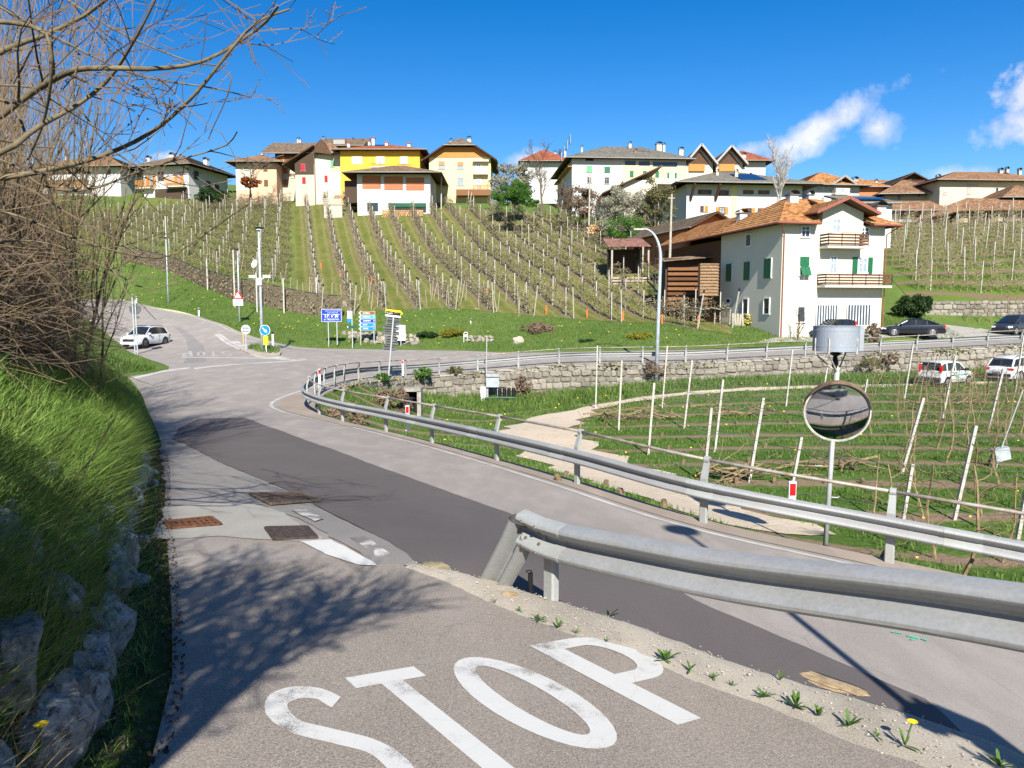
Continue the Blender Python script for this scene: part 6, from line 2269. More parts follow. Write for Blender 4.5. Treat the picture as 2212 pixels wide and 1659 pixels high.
cs,sn = math.cos(R(45)),math.sin(R(45))
flat([(-0.04 + x * cs - y * sn,zc + x * sn + y * cs) for x,y in ar],-0.034,-0.026,M_white,'arrow',sg)
flat(rect(-0.18,(764 - 745) * s_,0.18,(764 - 726) * s_),-0.03,0.0,M_yel,'yellow_plate',sg)
q = hit(590,752,road_z,45); s_ = q.y / FPX
q = hit(294,752,lambda x,y: road_z(x,y) + 0.45,30); s_ = q.y / FPX
sg = empty('stop_sign',q,'grey back of an octagonal sign on two poles beside the parked white car','road sign')
pole_part(sg,(-0.09,0,-0.5),(-0.12,0,(752 - 636) * s_),0.05)
pole_part(sg,(0.09,0,-0.5),(0.09,0,(752 - 648) * s_),0.05)
zc = (752 - 668) * s_
b = MB(); b.prism([(0.46 * math.cos(R(22.5 + 45 * k)),zc + 0.46 * math.sin(R(22.5 + 45 * k))) for k in range(8)],-0.02,0.02,Matrix.Translation((0.02,0.08,0)) @ Matrix.Rotation(PI / 2,4,'X')); b.build('octagon',M_signback,sg)
b = MB(); b.box((0.12,0.08,zc - 0.62),(0.36,0.03,0.2)); b.build('plate',M_signback,sg)
M_upole = simple('grey_wood_pole',(0.42,0.38,0.31),0.9,0.2,5)
for lb_,(px,yb,yt),Y in [('grey utility pole in front of the bare shrubs on the hill',(1272,478,376),122),('pale utility pole beside the brick barn',(1446,578,424),84),('thin utility pole at the pale yellow gabled house',(953,468,372),140)]:
 q = P(px,yb,Y); s_ = Y / FPX
 root = empty('utility_pole',q,lb_,'utility pole')
 b = MB(); b.tube([(0,0,-2),(0.1,0,(yb - yt) * s_)],[0.16,0.10],8); b.build('shaft',M_upole,root)
 b = MB(); b.box((0.1,0,(yb - yt) * s_ - 0.4),(0.7,0.08,0.1)); b.build('crossarm',M_upole,root)
def delineator(label,p,h,red=True,w=0.12):
 root = empty('delineator',p,label,'delineator')
 b = MB(); b.prism([(-w / 2,-0.02),(w / 2,-0.02),(w / 2,0.03),(0.0,0.05),(-w / 2,0.03)],-0.2,h); b.build('post',M_white,root)
 if red:
  b = MB(); b.box((0,-0.028,h - 0.13),(w * 0.8,0.012,0.2)); b.build('reflector',M_red,root)
 else:
  b = MB(); b.box((0,-0.005,h - 0.12),(w * 1.03,0.06,0.16)); b.build('black_band',M_blk,root)
 return root
def rail_delin(label,px,Y,ytop,h=0.55):
 i = min(range(len(rail_path)),key=lambda i: abs(to_px(Vector(rail_path[i]))[0] - px) + 1000 * (abs(rail_path[i][1] - Y) > 4))
 p = Vector(rail_path[i]) + Vector((tt[i][1],-tt[i][0],0)) * 0.16
 top = P(px,ytop,p.y)
 p.x = top.x
 p.z = top.z - h
 return delineator(label,p,h)
rail_delin('white delineator with a red reflector on the barrier beside the mirror pole',1712,12.3,1040,0.36)
rail_delin('white delineator with a red reflector behind the barrier near the culvert',880,24.5,876,0.6)
rail_delin('white delineator with a red reflector inside the barrier bend',690,37.0,797,0.8)
rail_delin('white delineator with a red reflector next to the leaning pole of arrow backs',870,50.5,778,0.85)
for lb_,px,py,h in [('white delineator at the turf edge of the far road',430,683,0.85),('white delineator on the far road behind the octagonal sign',295,655,0.8),('tall white marker post behind the blue arrow sign',590,752,1.4)]:
 q = hit(px,py,hill_z if px != 590 else road_z,58)
 delineator(lb_,q,h,False,0.16)
for n,(px,py) in enumerate([(1017,700),(1006,739)]):
 q = hit(px,py,hill_z,58); s_ = q.y / FPX
 if n == 0:
  delineator('thin white peg in the turf above the yellow-green bush',q,0.55,False,0.07)
 else:
  root = empty('gas_marker',q,'small hooped white marker with a plate at the turf foot','marker')
  b = MB(); b.tube([(-0.17,0,-0.2),(-0.17,0,0.75)] + [(-0.17 * math.cos(a),0,0.75 + 0.17 * math.sin(a)) for a in np.linspace(0.3,PI - 0.3,7)] + [(0.17,0,0.75),(0.17,0,-0.2)],0.03,8); b.build('hoop',M_white,root)
  b = MB(); b.box((0,0,0.6),(0.28,0.03,0.2)); b.build('plate',M_white,root)
q = hit(1147,1300,lambda x,y: side_z(x,y) - 0.04,4)
root = empty('marker_post',q + Vector((0,0.18,0)),'thin black marker post with a ring top behind the near rail post','marker')
b = MB(); b.tube([(0,0,-0.3),(0,0,0.17)],0.02,10); b.build('shaft',M_blk,root)
b = MB(); ring = [(-0.012 + 0.024 * math.cos(a),0.024 * math.sin(a),0.185) for a in np.linspace(0,2 * PI,15)]; b.tube(ring,0.004,5); b.build('ring',M_blk,root)
foot = hit(1781,1192,orch_z,11)
fy = foot.y
root = empty('traffic_mirror',foot,'large round convex traffic mirror on a grey pole behind the barrier','traffic mirror')
s_ = fy / FPX
mc = P(1808,889,fy - 0.12) - foot
top = P(1808.5,800,fy) - foot
b = MB(); b.tube([(0,0,-0.4),top],0.045,12); b.build('pole',M_pole,root,smooth=True)
rad = 67.5 * s_
nrm = Vector((-0.32,-0.92,-0.22)).normalized()
Mm = Matrix.Translation(mc) @ nrm.to_track_quat('Z','Y').to_matrix().to_4x4()
b = MB()
prof = [(rad * f,0.045 + 0.17 * rad * (1 - f * f)) for f in np.linspace(0.955,0,22)]
b.lathe(prof,56,Mm)
mm_ = NT('mirror_face')
mm_.bsdf.inputs['Coat Weight'].default_value = 0.0
M_mirror = mm_.out(mm_.mix(mm_.noise(2.0,4),(0.80,0.81,0.83),(0.68,0.70,0.73)),mm_.math('MULTIPLY_ADD',mm_.noise(5,5,0.7),0.10,0.015),1.0)
b.build('mirror_face',M_mirror,root,smooth=True)
b = MB(); b.lathe([(rad * 0.93,0.03),(rad * 0.955,0.058),(rad,0.055),(rad * 1.0,-0.03),(rad * 0.8,-0.07),(0.0,-0.10)],56,Mm); b.build('rim',simple('mirror_rim',(0.55,0.53,0.48),0.6,0.2,8),root,smooth=False)
b = MB()
pts_in,pts_out = [],[]
for a in np.linspace(R(-12),R(75),14):
 pts_in.append((rad * 1.0 * math.cos(a),rad * 1.0 * math.sin(a)))
up_l = Mm.to_3x3().inverted() @ Vector((0,0,1))
ang0 = math.atan2(up_l.y,up_l.x)
ring_v = []
for a in np.linspace(ang0 - R(80),ang0 + R(80),25):
 k = math.cos((a - ang0) * 0.9)
 for z in (-0.05,0.06 + 0.10 * max(0.1,k)):
  ring_v.append(Mm @ Vector((rad * 1.012 * math.cos(a),rad * 1.012 * math.sin(a),z)))
b.v = [tuple(v) for v in ring_v]
b.f = [(2 * i,2 * i + 2,2 * i + 3,2 * i + 1) for i in range(24)]
b.m = [0] * 24
o = b.build('visor',simple('mirror_visor',(0.20,0.13,0.08),0.7,0.3,6),root)
md = o.modifiers.new('thick','SOLIDIFY'); md.thickness = 0.008; md.offset = 1
b = MB(); b.box(mc + Vector((-0.02,0.12,0)),(0.16,0.14,0.12)); b.build('clamp',M_signback,root)
for k,(px,py) in enumerate([(1776,1006),(1796,1074)]):
 d = P(px,py,fy) - foot
 b = MB(); b.tube([d,d + Vector((-0.13 if k == 0 else 0.12,-0.02,0.0)),d + Vector((-0.14 if k == 0 else 0.14,-0.02,0.025))],0.008,6); b.build('hook',M_pole,root)
tank = empty('burner_tank',foot + top,'grey metal drum guard held by four bent struts on top of the mirror pole','drum')
base = foot + top
tc_ = P(1806,731,fy) - base
rt_ = 47 * s_
hz = 27 * s_
M_tank = galvanised('tank_paint',(0.30,0.34,0.39),0.25,0.65)
b = MB()
arc_o = []
for a in np.linspace(R(-255),R(75),44):
 arc_o.append((math.cos(a) * rt_,math.sin(a) * rt_))
n = len(arc_o)
for (x,y) in arc_o:
 for r_,z in ((1.0,-hz),(1.0,-hz * 0.62),(1.012,-hz * 0.6),(1.0,-hz * 0.57),(1.0,hz * 0.62),(1.012,hz * 0.65),(1.0,hz * 0.68),(1.0,hz)):
  b.v.append(tuple(tc_ + Vector((x * r_,y * r_,z))))
for i in range(n - 1):
 for k in range(7):
  a = i * 8 + k
  b.f.append((a,a + 8,a + 9,a + 1)); b.m.append(0)
o = b.build('drum',M_tank,tank); md = o.modifiers.new('thick','SOLIDIFY'); md.thickness = 0.012
b = MB(); b.lathe([(rt_ * 1.0,hz * 0.9),(rt_ * 1.02,hz * 1.0),(rt_ * 0.9,hz * 1.02),(0.0,hz * 1.03)],32,Matrix.Translation(tc_)); b.build('lid',M_tank,tank)
b = MB(); b.lathe([(0.03,hz * 0.0),(0.03,hz * 1.2),(0.015,hz * 1.5)],8,Matrix.Translation(tc_)); b.build('vent',M_blk,tank)
b = MB(); b.box(tc_ + Vector((rt_ * 0.95,-rt_ * 0.25,0)),(rt_ * 0.42,0.02,hz * 2)); b.build('side_plate',M_tank,tank)
b = MB(); b.tube([Vector((0,0,-0.05)),tc_ + Vector((0,0,-hz - 0.22))],0.045,10); b.build('neck',simple('cream_pipe',(0.5,0.46,0.36),0.7,0.25,10),tank)
b = MB(); b.lathe([(0.05,-0.32),(0.06,-0.2),(0.035,-0.1),(0.11,-0.05),(0.03,0.0)],10,Matrix.Translation(tc_ + Vector((0.0,0,-hz)))); b.build('valve',M_blk,tank)
jo = Vector((0,0,-0.02))
for (dx,dy) in ((-0.98,-0.15),(-0.62,-0.78),(0.62,-0.78),(0.75,0.65)):
 p1 = tc_ + Vector((dx * rt_ * 1.02,dy * rt_ * 1.02,-hz * 0.95))
 b = MB(); b.tube([jo + Vector((dx * 0.03,dy * 0.03,0)),p1 + Vector((0,0,-0.06)),p1,p1 + Vector((0,0,hz * 1.0))],[0.014] * 4,6); b.build('strut',simple('strut_paint',(0.45,0.43,0.38),0.7,0.25,8),tank)
q = hit(1066,866,orch_z,35); s_ = q.y / FPX
root = empty('control_box',q,'grey control cabinet with black filter jars and an aerial at the stone wall','control box')
M_box = simple('grey_cabinet',(0.36,0.40,0.41),0.55,0.1,4)
b = MB(); b.box((-0.05,0,(866 - 823) * s_),(28 * s_,0.4,25 * s_)); b.build('cabinet',M_box,root)
b = MB(); b.box((-0.05,-0.05,(866 - 810.5) * s_),(29 * s_,0.5,0.06),Matrix.Rotation(0.25,3,'X')); b.build('lid',M_box,root)
for x in (-0.4,0.3):
 b = MB(); b.box((x,0,(866 - 850) * s_),(0.06,0.06,34 * s_)); b.build('leg',M_pole,root)
b = MB(); b.tube([(-0.5,0,0),(-0.46,0,(866 - 725) * s_)],0.035,8); b.build('aerial',M_pole,root)
b = MB(); b.box((-0.72,0,0.5),(0.34,0.3,1.0)); b.build('white_case',M_white,root)
for k in range(4):
 b = MB(); b.lathe([(0.11,0.2),(0.13,0.25),(0.13,0.75),(0.09,0.82),(0.0,0.83)],10,Matrix.Translation((0.45 + 0.32 * k,-0.25,0.15))); b.build('filter_jar',M_blk,root)
b = MB(); b.tube([(-0.6,-0.3,0.22),(0.3,-0.3,0.28),(1.7,-0.28,0.25)],0.07,8); b.build('pipe',M_dgreen,root)
q = hit(1793,812,orch_z,35); s_ = q.y / FPX
root = empty('control_box',q,'pale grey cabinet at the wall foot behind the drum struts','control box')
b = MB(); b.box((0.8,0.2,0.95),(28 * s_,0.4,28 * s_)); b.build('cabinet',M_box,root)
b = MB(); b.box((-1.0,0,0.62),(0.5,0.4,0.5)); b.build('blue_case',simple('blue_case',(0.06,0.17,0.42),0.5),root)
for k in range(3):
 b = MB(); b.lathe([(0.14,0.0),(0.16,0.5),(0.08,0.62),(0,0.63)],10,Matrix.Translation((-0.4 + 0.34 * k,-0.1,0.1))); b.build('filter_jar',M_blk,root)
b = MB(); b.tube([(-1.6,-0.2,0.15),(1.4,-0.2,0.18)],0.08,8); b.build('pipe',M_blk,root)
q = hit(2160,1010,orch_z,10); s_ = q.y / FPX
root = empty('spray_box',q,'grey box on a thin leaning rod among the crooked apple trees','box')
M_ = Matrix.Rotation(R(-14),3,'Y')
b = MB(); b.box((0.0,0,(1010 - 980) * s_),(32 * s_,0.25,28 * s_),M_); b.build('case',M_box,root)
b = MB(); b.tube([(-0.15,0,-0.2),(0.0,0,0.6),((2200 - 2160) * s_,0,(1010 - 838) * s_)],0.018,6); b.build('rod',M_pole,root)
q = hit(1930,802,orch_z,40)
root = empty('stone_pile',q,'pale flat slabs piled at the wall foot right of the grey cabinet','stones')
for k in range(5):
 o = link_mesh('slab',rock_mesh((rnd.uniform(0.7,1.4),0.5,0.18),k,0.2,2,0.7),M_rockb,root)
 o.location = (rnd.uniform(-.7,.7),rnd.uniform(-.2,.2),0.1 + 0.12 * k)
q = Vector((4.2,0.95,0)); q.z = -0.6
sgn = empty('stop_sign',q,'red octagonal stop sign on a grey pole beside the short guardrail','road sign')
pole_part(sgn,(0,0,-1.6),(0,0,2.85),0.045)
M8 = Matrix.Translation((0,-0.06,2.4)) @ Matrix.Rotation(PI / 2,4,'X')
b = MB(); b.prism([(0.48 * math.cos(R(22.5 + 45 * k)),0.48 * math.sin(R(22.5 + 45 * k))) for k in range(8)],-0.02,0.02,M8); b.build('octagon',M_white,sgn)
b = MB(); b.prism([(0.45 * math.cos(R(22.5 + 45 * k)),0.45 * math.sin(R(22.5 + 45 * k))) for k in range(8)],0.021,0.027,M8); b.build('red_face',M_red,sgn)
text_mesh('STOP',0.30,M_white,sgn,(0,-0.09,2.4),bold=0.01)
q = Vector((4.05,0.7,-0.4))
lp_ = empty('street_lamp',q,'tall street lamp standing behind the picture at the short guardrail','street lamp')
b = MB(); b.tube([(0,0,-1.5),(0,0,6.9)],[0.07,0.05],10); b.build('pole',M_lamp,lp_)
b = MB(); b.lathe([(0.05,-0.1),(0.32,0.0),(0.3,0.06),(0,0.1)],14,Matrix.Translation((0,0,6.95))); b.build('lamp_head',M_blk,lp_)
# ------------------------------------------------------------------ cars
def car_paint(name,col,rough=0.25,metal=0.0):
 return simple(name,col,rough,0.03,2,metal=metal,spec=0.5,coat=0.6)
M_carwhite = car_paint('white_car_paint',(0.74,0.75,0.76))
M_carblack = car_paint('black_car_paint',(0.008,0.009,0.014),0.2)
M_cargrey = car_paint('graphite_car_paint',(0.045,0.052,0.065),0.3,0.4)
M_glass = simple('car_glass',(0.015,0.018,0.02),0.08,0.1,2,spec=0.6)
M_tyre = simple('tyre_rubber',(0.02,0.02,0.02),0.85,0.2,20)
M_rim = simple('alloy_rim',(0.55,0.55,0.56),0.35,0.1,10,metal=0.6)
M_trim = simple('black_trim',(0.02,0.02,0.021),0.6,0.1,10)
M_tail = simple('tail_lamp_red',(0.55,0.01,0.012),0.25,0.1,10)
M_head = simple('headlamp_glass',(0.6,0.62,0.64),0.12,0.1,10,spec=0.6)
M_teal = simple('teal_stripe',(0.05,0.42,0.34),0.4,0.05,4)
M_plate = simple('number_plate',(0.62,0.64,0.66),0.5,0.05,10)
def make_car(name,label,loc,heading,kind,paint,stripe=False,dark_rim=False):
 """heading: direction of the bonnet in plan. Local x is forward, y left."""
 K = {
  'suv': (4.45,1.84,0.345,1.32,-1.33,[(-2.2,0.80,.78),(-2.1,1.00,.86),(-1.5,1.04,.91),(0.2,1.02,.92),(0.95,1.00,.91),(1.65,0.95,.88),(2.05,0.84,.82),(2.2,0.66,.72)],
    [(-2.08,1.02,.78),(-1.75,1.50,.66),(-1.2,1.62,.66),(-0.2,1.65,.67),(0.35,1.58,.66),(1.15,1.01,.78)],[-1.45,-0.45,0.55]),
  'estate': (4.6,1.84,0.34,1.38,-1.36,[(-2.28,0.70,.78),(-2.2,0.98,.86),(-1.5,1.05,.91),(0.2,1.02,.92),(0.95,1.0,.91),(1.7,0.94,.88),(2.15,0.80,.82),(2.28,0.62,.72)],
    [(-2.16,1.0,.78),(-1.78,1.48,.67),(-1.2,1.60,.68),(-0.2,1.66,.68),(0.35,1.60,.67),(1.2,1.01,.78)],[-1.5,-0.5,0.55]),
  'hatch': (3.65,1.64,0.285,1.13,-1.17,[(-1.80,0.62,.74),(-1.78,0.98,.79),(-1.2,1.0,.81),(0.2,0.97,.82),(0.85,0.96,.81),(1.4,0.90,.78),(1.7,0.78,.72),(1.8,0.58,.64)],
    [(-1.76,0.99,.74),(-1.62,1.47,.64),(-1.1,1.56,.64),(-0.1,1.57,.64),(0.28,1.50,.63),(1.0,0.97,.71)],[-1.15,-0.25,0.6]),
  'sedan': (4.95,1.88,0.345,1.48,-1.44,[(-2.45,0.72,.76),(-2.4,0.98,.84),(-1.7,1.00,.91),(0.0,0.96,.93),(0.95,0.94,.92),(1.9,0.84,.88),(2.3,0.74,.80),(2.46,0.58,.70)],
    [(-1.98,1.0,.74),(-1.1,1.38,.60),(-0.5,1.45,.62),(0.1,1.44,.62),(0.45,1.38,.62),(1.25,0.95,.76)],[-1.05,-0.2,0.6]),
  'mpv': (4.7,1.86,0.34,1.42,-1.44,[(-2.3,0.72,.80),(-2.26,1.08,.87),(-1.5,1.12,.92),(0.2,1.08,.93),(1.05,1.05,.92),(1.75,0.96,.88),(2.2,0.80,.82),(2.34,0.60,.72)],
    [(-2.22,1.08,.80),(-2.0,1.68,.68),(-1.2,1.78,.69),(-0.1,1.78,.69),(0.4,1.68,.68),(1.5,1.05,.78)],[-1.4,-0.4,0.6]),
 }[kind]
 L,Wd,wr,fx,rx,low,green,pill = K
 rz = math.atan2(heading[1],heading[0])
 root = empty(name,loc,label,'car',None,rz)
 b = MB()
 sill = 0.24
 for (x,zb,w) in low:
  for (y,z) in ((-w * 0.92,sill),(-w * 1.0,sill + 0.12),(-w * 1.02,(sill + zb) / 2 + 0.08),(-w * 0.95,zb - 0.03),(-w * 0.84,zb),(0,zb + 0.035),(w * 0.84,zb),(w * 0.95,zb - 0.03),(w * 1.02,(sill + zb) / 2 + 0.08),(w * 1.0,sill + 0.12),(w * 0.92,sill)):
   b.v.append((x,y,z))
 n = 11
 for i in range(len(low) - 1):
  for k in range(n):
   k2 = (k + 1) % n
   b.f.append((i * n + k,(i + 1) * n + k,(i + 1) * n + k2,i * n + k2)); b.m.append(0)
 b.f += [tuple(range(n)),tuple((len(low) - 1) * n + k for k in reversed(range(n)))]; b.m += [0,0]
 body = b.build('body',paint,root)
 shade_smooth_angle(body,40)
 belt = lambda x: float(np.interp(x,[s[0] for s in low],[s[1] for s in low]))
 bw_ = lambda x: float(np.interp(x,[s[0] for s in low],[s[2] for s in low]))
 b = MB()
 for (x,z,w) in green:
  zb = belt(x) - 0.01
  wb = bw_(x) * 0.88
  for (y,zz) in ((-wb,zb),(-w,max(zb + 0.005,z - 0.05)),(-w * 0.85,max(zb + 0.008,z)),(0,max(zb + 0.01,z + 0.02)),(w * 0.85,max(zb + 0.008,z)),(w,max(zb + 0.005,z - 0.05)),(wb,zb)):
   b.v.append((x,y,zz))
 n = 7
 for i in range(len(green) - 1):
  for k in range(n - 1):
   b.f.append((i * n + k,(i + 1) * n + k,(i + 1) * n + k + 1,i * n + k + 1)); b.m.append(0)
 gl = b.build('glazing',M_glass,root)
 shade_smooth_angle(gl,30)
 b = MB()
 rs = green[1:-1]
 for (x,z,w) in rs:
  for (y,zz) in ((-w * 1.01,z - 0.09),(-w * 1.01,z - 0.04),(-w * 0.86,z + 0.012),(0,z + 0.034),(w * 0.86,z + 0.012),(w * 1.01,z - 0.04),(w * 1.01,z - 0.09)):
   b.v.append((x,y,zz))
 for i in range(len(rs) - 1):
  for k in range(6):
   b.f.append((i * 7 + k,(i + 1) * 7 + k,(i + 1) * 7 + k + 1,i * 7 + k + 1)); b.m.append(0)
 rf = b.build('roof',paint,root)
 shade_smooth_angle(rf,40)
 def gpt(x,f,s):
  z = float(np.interp(x,[g[0] for g in green],[g[1] for g in green]))
  w = float(np.interp(x,[g[0] for g in green],[g[2] for g in green]))
  zb,wb = belt(x),bw_(x) * 0.88
  return Vector((x,s * (wb + (w - wb) * f + 0.006),zb + (z - 0.05 - zb) * f))
 for s in (-1,1):
  for x0,x1,wdt in ((green[-1][0] - 0.05,green[-2][0],0.07),(green[0][0] + 0.03,green[1][0],0.14 if kind != 'sedan' else 0.2)):
   p0 = Vector((x0,s * (bw_(x0) * 0.88 + 0.004),belt(x0)))
   zt = float(np.interp(x1,[g[0] for g in green],[g[1] for g in green]))
   wt = float(np.interp(x1,[g[0] for g in green],[g[2] for g in green]))
   b = MB(); b.bar(p0,(x1,s * (wt + 0.006),zt - 0.05),wdt,0.03,(1,0,0.3)); b.build('pillar',paint,root)
  for x in pill[:-1]:
   b = MB(); b.bar(gpt(x + 0.02,0,s),gpt(x,1,s),0.075 if x > -0.9 else 0.1,0.02,(1,0,0)); b.build('pillar',paint if kind in ('hatch',) else M_trim,root)
  xm = green[-1][0] - 0.28
  b = MB(); b.box((xm,s * (bw_(xm) + 0.06),belt(xm) + 0.07),(0.16,0.2,0.13)); b.build('wing_mirror',paint if kind != 'hatch' else M_trim,root)
  for x in (-0.35,0.55 if kind != 'sedan' else 0.6):
   b = MB(); b.box((x - 0.25,s * (bw_(x) * 1.0 + 0.002),belt(x) - 0.13),(0.16,0.03,0.03)); b.build('handle',paint if kind != 'hatch' else M_trim,root)
  for x in (pill[1],):
   b = MB(); b.box((x,s * (bw_(x) * 1.012),(belt(x) + sill) / 2 + 0.05),(0.014,0.02,belt(x) - sill - 0.2)); b.build('door_gap',M_trim,root)
  xf = low[-2][0] - 0.05
  b = MB(); b.box((xf,s * bw_(xf) * 0.80,belt(xf) - 0.10),(0.42,0.30,0.14),Matrix.Rotation(s * -0.45,3,'Z')); b.build('headlamp',M_head,root)
  xr = low[1][0] + 0.0
  tz = belt(xr) + (0.15 if kind == 'hatch' else -0.14)
  b = MB(); b.box((xr - 0.01 + (0.05 if kind == 'hatch' else 0.04),s * bw_(xr) * (0.86 if kind == 'hatch' else 0.84),tz),(0.15 if kind == 'hatch' else 0.2,0.13 if kind == 'hatch' else 0.28,0.46 if kind == 'hatch' else 0.15)); b.build('tail_lamp',M_tail,root)
  if stripe:
   b = MB(); b.box((0.0,s * (bw_(0) * 1.024),0.70),(1.9,0.012,0.075)); b.build('stripe',M_teal,root)
  for x in (fx,rx):
   Mw = Matrix.Translation((x,s * (bw_(x) - 0.11),wr)) @ Matrix.Rotation(-s * PI / 2,4,'X')
   b = MB(); b.lathe([(wr * 1.2,-0.02),(wr * 1.2,0.135)],20,Matrix.Translation((x,s * (bw_(x) - 0.11),wr * 1.06)) @ Matrix.Rotation(-s * PI / 2,4,'X')); b.build('wheel_arch',M_trim,root)
   b = MB(); b.lathe([(wr * 0.62,0.10),(wr * 0.9,0.125),(wr,0.09),(wr,-0.09),(wr * 0.7,-0.11)],20,Mw @ Matrix.Translation((0,0,0.03)))
   tyre = b.build('wheel',M_tyre,root,smooth=False)
   b = MB(); b.lathe([(wr * 0.68,0.135),(wr * 0.60,0.15),(wr * 0.56,0.125)],20,Mw)
   for a in range(8):
    an = a * PI / 4
    b.bar(Mw @ Vector((0.03 * math.cos(an),0.03 * math.sin(an),0.142)),Mw @ Vector((wr * 0.62 * math.cos(an),wr * 0.62 * math.sin(an),0.146)),0.06,0.02)
   b.lathe([(0.06,0.13),(0.05,0.158),(0,0.16)],10,Mw)
   b.build('rim',M_signback if dark_rim else M_rim,tyre)
 xr,xf = low[0][0],low[-1][0]
 b = MB(); b.box((xr + 0.02,0,0.44),(0.16,bw_(xr) * 1.96,0.26 if kind == 'hatch' else 0.2)); b.build('rear_bumper',M_trim if kind != 'sedan' else paint,root)
 b = MB(); b.box((xf - 0.04,0,0.40),(0.14,bw_(xf) * 1.8,0.2)); b.build('front_bumper',paint,root)
 b = MB(); b.box((xf - 0.0,0,0.57),(0.12,0.95,0.2)); b.build('grille',M_trim,root)
 b = MB(); b.box((xr - 0.07,0,0.72 if kind != 'hatch' else 0.62),(0.02,0.5,0.11)); b.build('number_plate',M_plate,root)
 if kind in ('suv','estate'):
  for s in (-1,1):
   b = MB(); b.tube([(-1.5,s * 0.6,1.60),(-1.3,s * 0.62,1.68),(0.0,s * 0.62,1.72),(0.25,s * 0.6,1.65)],0.02,6); b.build('roof_rail',M_trim,root)
 return root
def spot(px,py,f,y0=30,dz=0.0):
 q = hit(px,py,f,y0)
 return q + Vector((0,0,dz))
q = spot(315,748,road_z,30)
make_car('parked_car','white crossover with dark windows parked at the turf corner by the grey octagonal sign',q,(-0.15,-0.99),'suv',M_carwhite,dark_rim=True)
q = spot(2043,831,orch_z,30)
make_car('parked_car','small white hatchback with a teal side stripe parked in the orchard grass',q,(0.86,0.50),'hatch',M_carwhite,True)
q = spot(2196,821,orch_z,30)
make_car('parked_car','white estate car cut by the right picture edge, beyond the small hatchback',q,(0.86,0.50),'estate',M_carwhite)
q = P(1968,733,66.2); q.z = float(hill_z(q.x,q.y)) + 0.02
make_car('parked_car','black saloon parked at the right corner of the white house',q,(-0.95,0.30),'sedan',M_carblack)
q = P(1800,731,66.3); q.z = float(hill_z(q.x,q.y)) + 0.02
make_car('parked_car','dark car before the garage doors, mostly hidden by the grey drum',q,(-0.90,-0.40),'hatch',M_carblack)
q = P(2190,728,69.5); q.z = float(hill_z(q.x,q.y)) + 0.02
make_car('parked_car','graphite van-like car at the terrace wall on the right edge',q,(-0.86,-0.50),'mpv',M_cargrey)
yard = [(20.5,64.2),(30,65.2),(42,67.4),(52,69),(52,72.6),(46,73),(38,71.5),(33.5,68.4),(28,67.2),(22.6,66.0)]
drape('paved_yard',yard,lambda x,y: hill_z(x,y),1.0,M_conc,0.035)
# ------------------------------------------------------------------ houses
def wallm(name,col,var=0.10):
 t = NT(name)
 p = t.geo.outputs['Position']
 a = t.noise(0.5,5,0.65)
 b = t.noise(2.2,5,0.7,t.stretch(p,1,1,0.25))
 c = t.mix(t.math('MULTIPLY',b,0.5),col,tuple(k * (1 - 2.2 * var) for k in col))
 c = t.mix(t.math('MULTIPLY_ADD',a,2,-0.9,clamp=True),c,tuple(min(1,k * (1 + var * 0.4)) for k in col))
 t.bump(t.noise(20,3),0.15,0.02)
 return t.out(c,0.9,0,0.2)
def roofm(name,c1,c2,c3,sc=3.2):
 t = NT(name)
 a = t.voro(sc,'F1',None,'Color')
 sx = t.n.new('ShaderNodeSeparateXYZ'); t.l.new(a,sx.inputs[0])
 b = t.noise(0.6,5,0.65)
 f = t.math('MULTIPLY_ADD',sx.outputs[0],0.55,t.math('MULTIPLY',b,0.5))
 c = t.ramp(f,[(0.2,c1),(0.5,c2),(0.8,c3)])
 t.bump(t.noise(9,3),0.4,0.04)
 return t.out(c,0.85,0,0.2)
WM = {'white': wallm('white_plaster',(0.54,0.54,0.525),0.09),'cream': wallm('cream_plaster',(0.68,0.57,0.31),0.05),'pale': wallm('pale_cream_plaster',(0.57,0.52,0.41),0.06),'yellow': wallm('yellow_plaster',(0.70,0.40,0.055),0.05),
 'peach': wallm('peach_plaster',(0.60,0.41,0.27),0.08),'pinkish': wallm('faded_cream_plaster',(0.54,0.46,0.35),0.12),'grey': wallm('grey_plaster',(0.42,0.43,0.45),0.06),'old': wallm('old_grey_plaster',(0.46,0.42,0.35),0.16),
 'beige': wallm('beige_plaster',(0.62,0.53,0.38),0.12),'house': wallm('ivory_plaster',(0.61,0.58,0.46),0.06),'brick': wallm('bare_brick',(0.48,0.19,0.09),0.16),'wood': wallm('brown_boards',(0.125,0.06,0.03),0.16),'dark': wallm('dark_boards',(0.075,0.05,0.035),0.16)}
RM = {'brown': roofm('brown_tiles',(0.10,0.07,0.048),(0.175,0.125,0.085),(0.24,0.18,0.13)),'red': roofm('red_tiles',(0.17,0.055,0.032),(0.27,0.085,0.045),(0.34,0.13,0.075)),
 'orange': roofm('orange_tiles',(0.18,0.08,0.034),(0.37,0.17,0.062),(0.48,0.27,0.11)),'grey': roofm('grey_slabs',(0.10,0.096,0.085),(0.165,0.155,0.135),(0.215,0.2,0.175)),'rust': roofm('mixed_tiles',(0.13,0.07,0.042),(0.245,0.14,0.08),(0.33,0.21,0.125))}
M_eave = simple('brown_eave_boards',(0.10,0.05,0.028),0.8,0.2,6)
M_copper = simple('copper_gutter',(0.36,0.13,0.09),0.45,0.12,5,metal=0.4)
M_gutter = simple('grey_gutter',(0.30,0.29,0.27),0.5,0.12,5,metal=0.3)
M_pane = simple('window_glass',(0.03,0.04,0.055),0.08,0.15,1.5,spec=0.6)
M_curtain = simple('curtained_glass',(0.30,0.36,0.40),0.2,0.2,6,spec=0.5)
M_wframe = simple('white_frame',(0.74,0.74,0.72),0.6,0.05,5)
M_bframe = simple('brown_frame',(0.20,0.085,0.03),0.6,0.15,5)
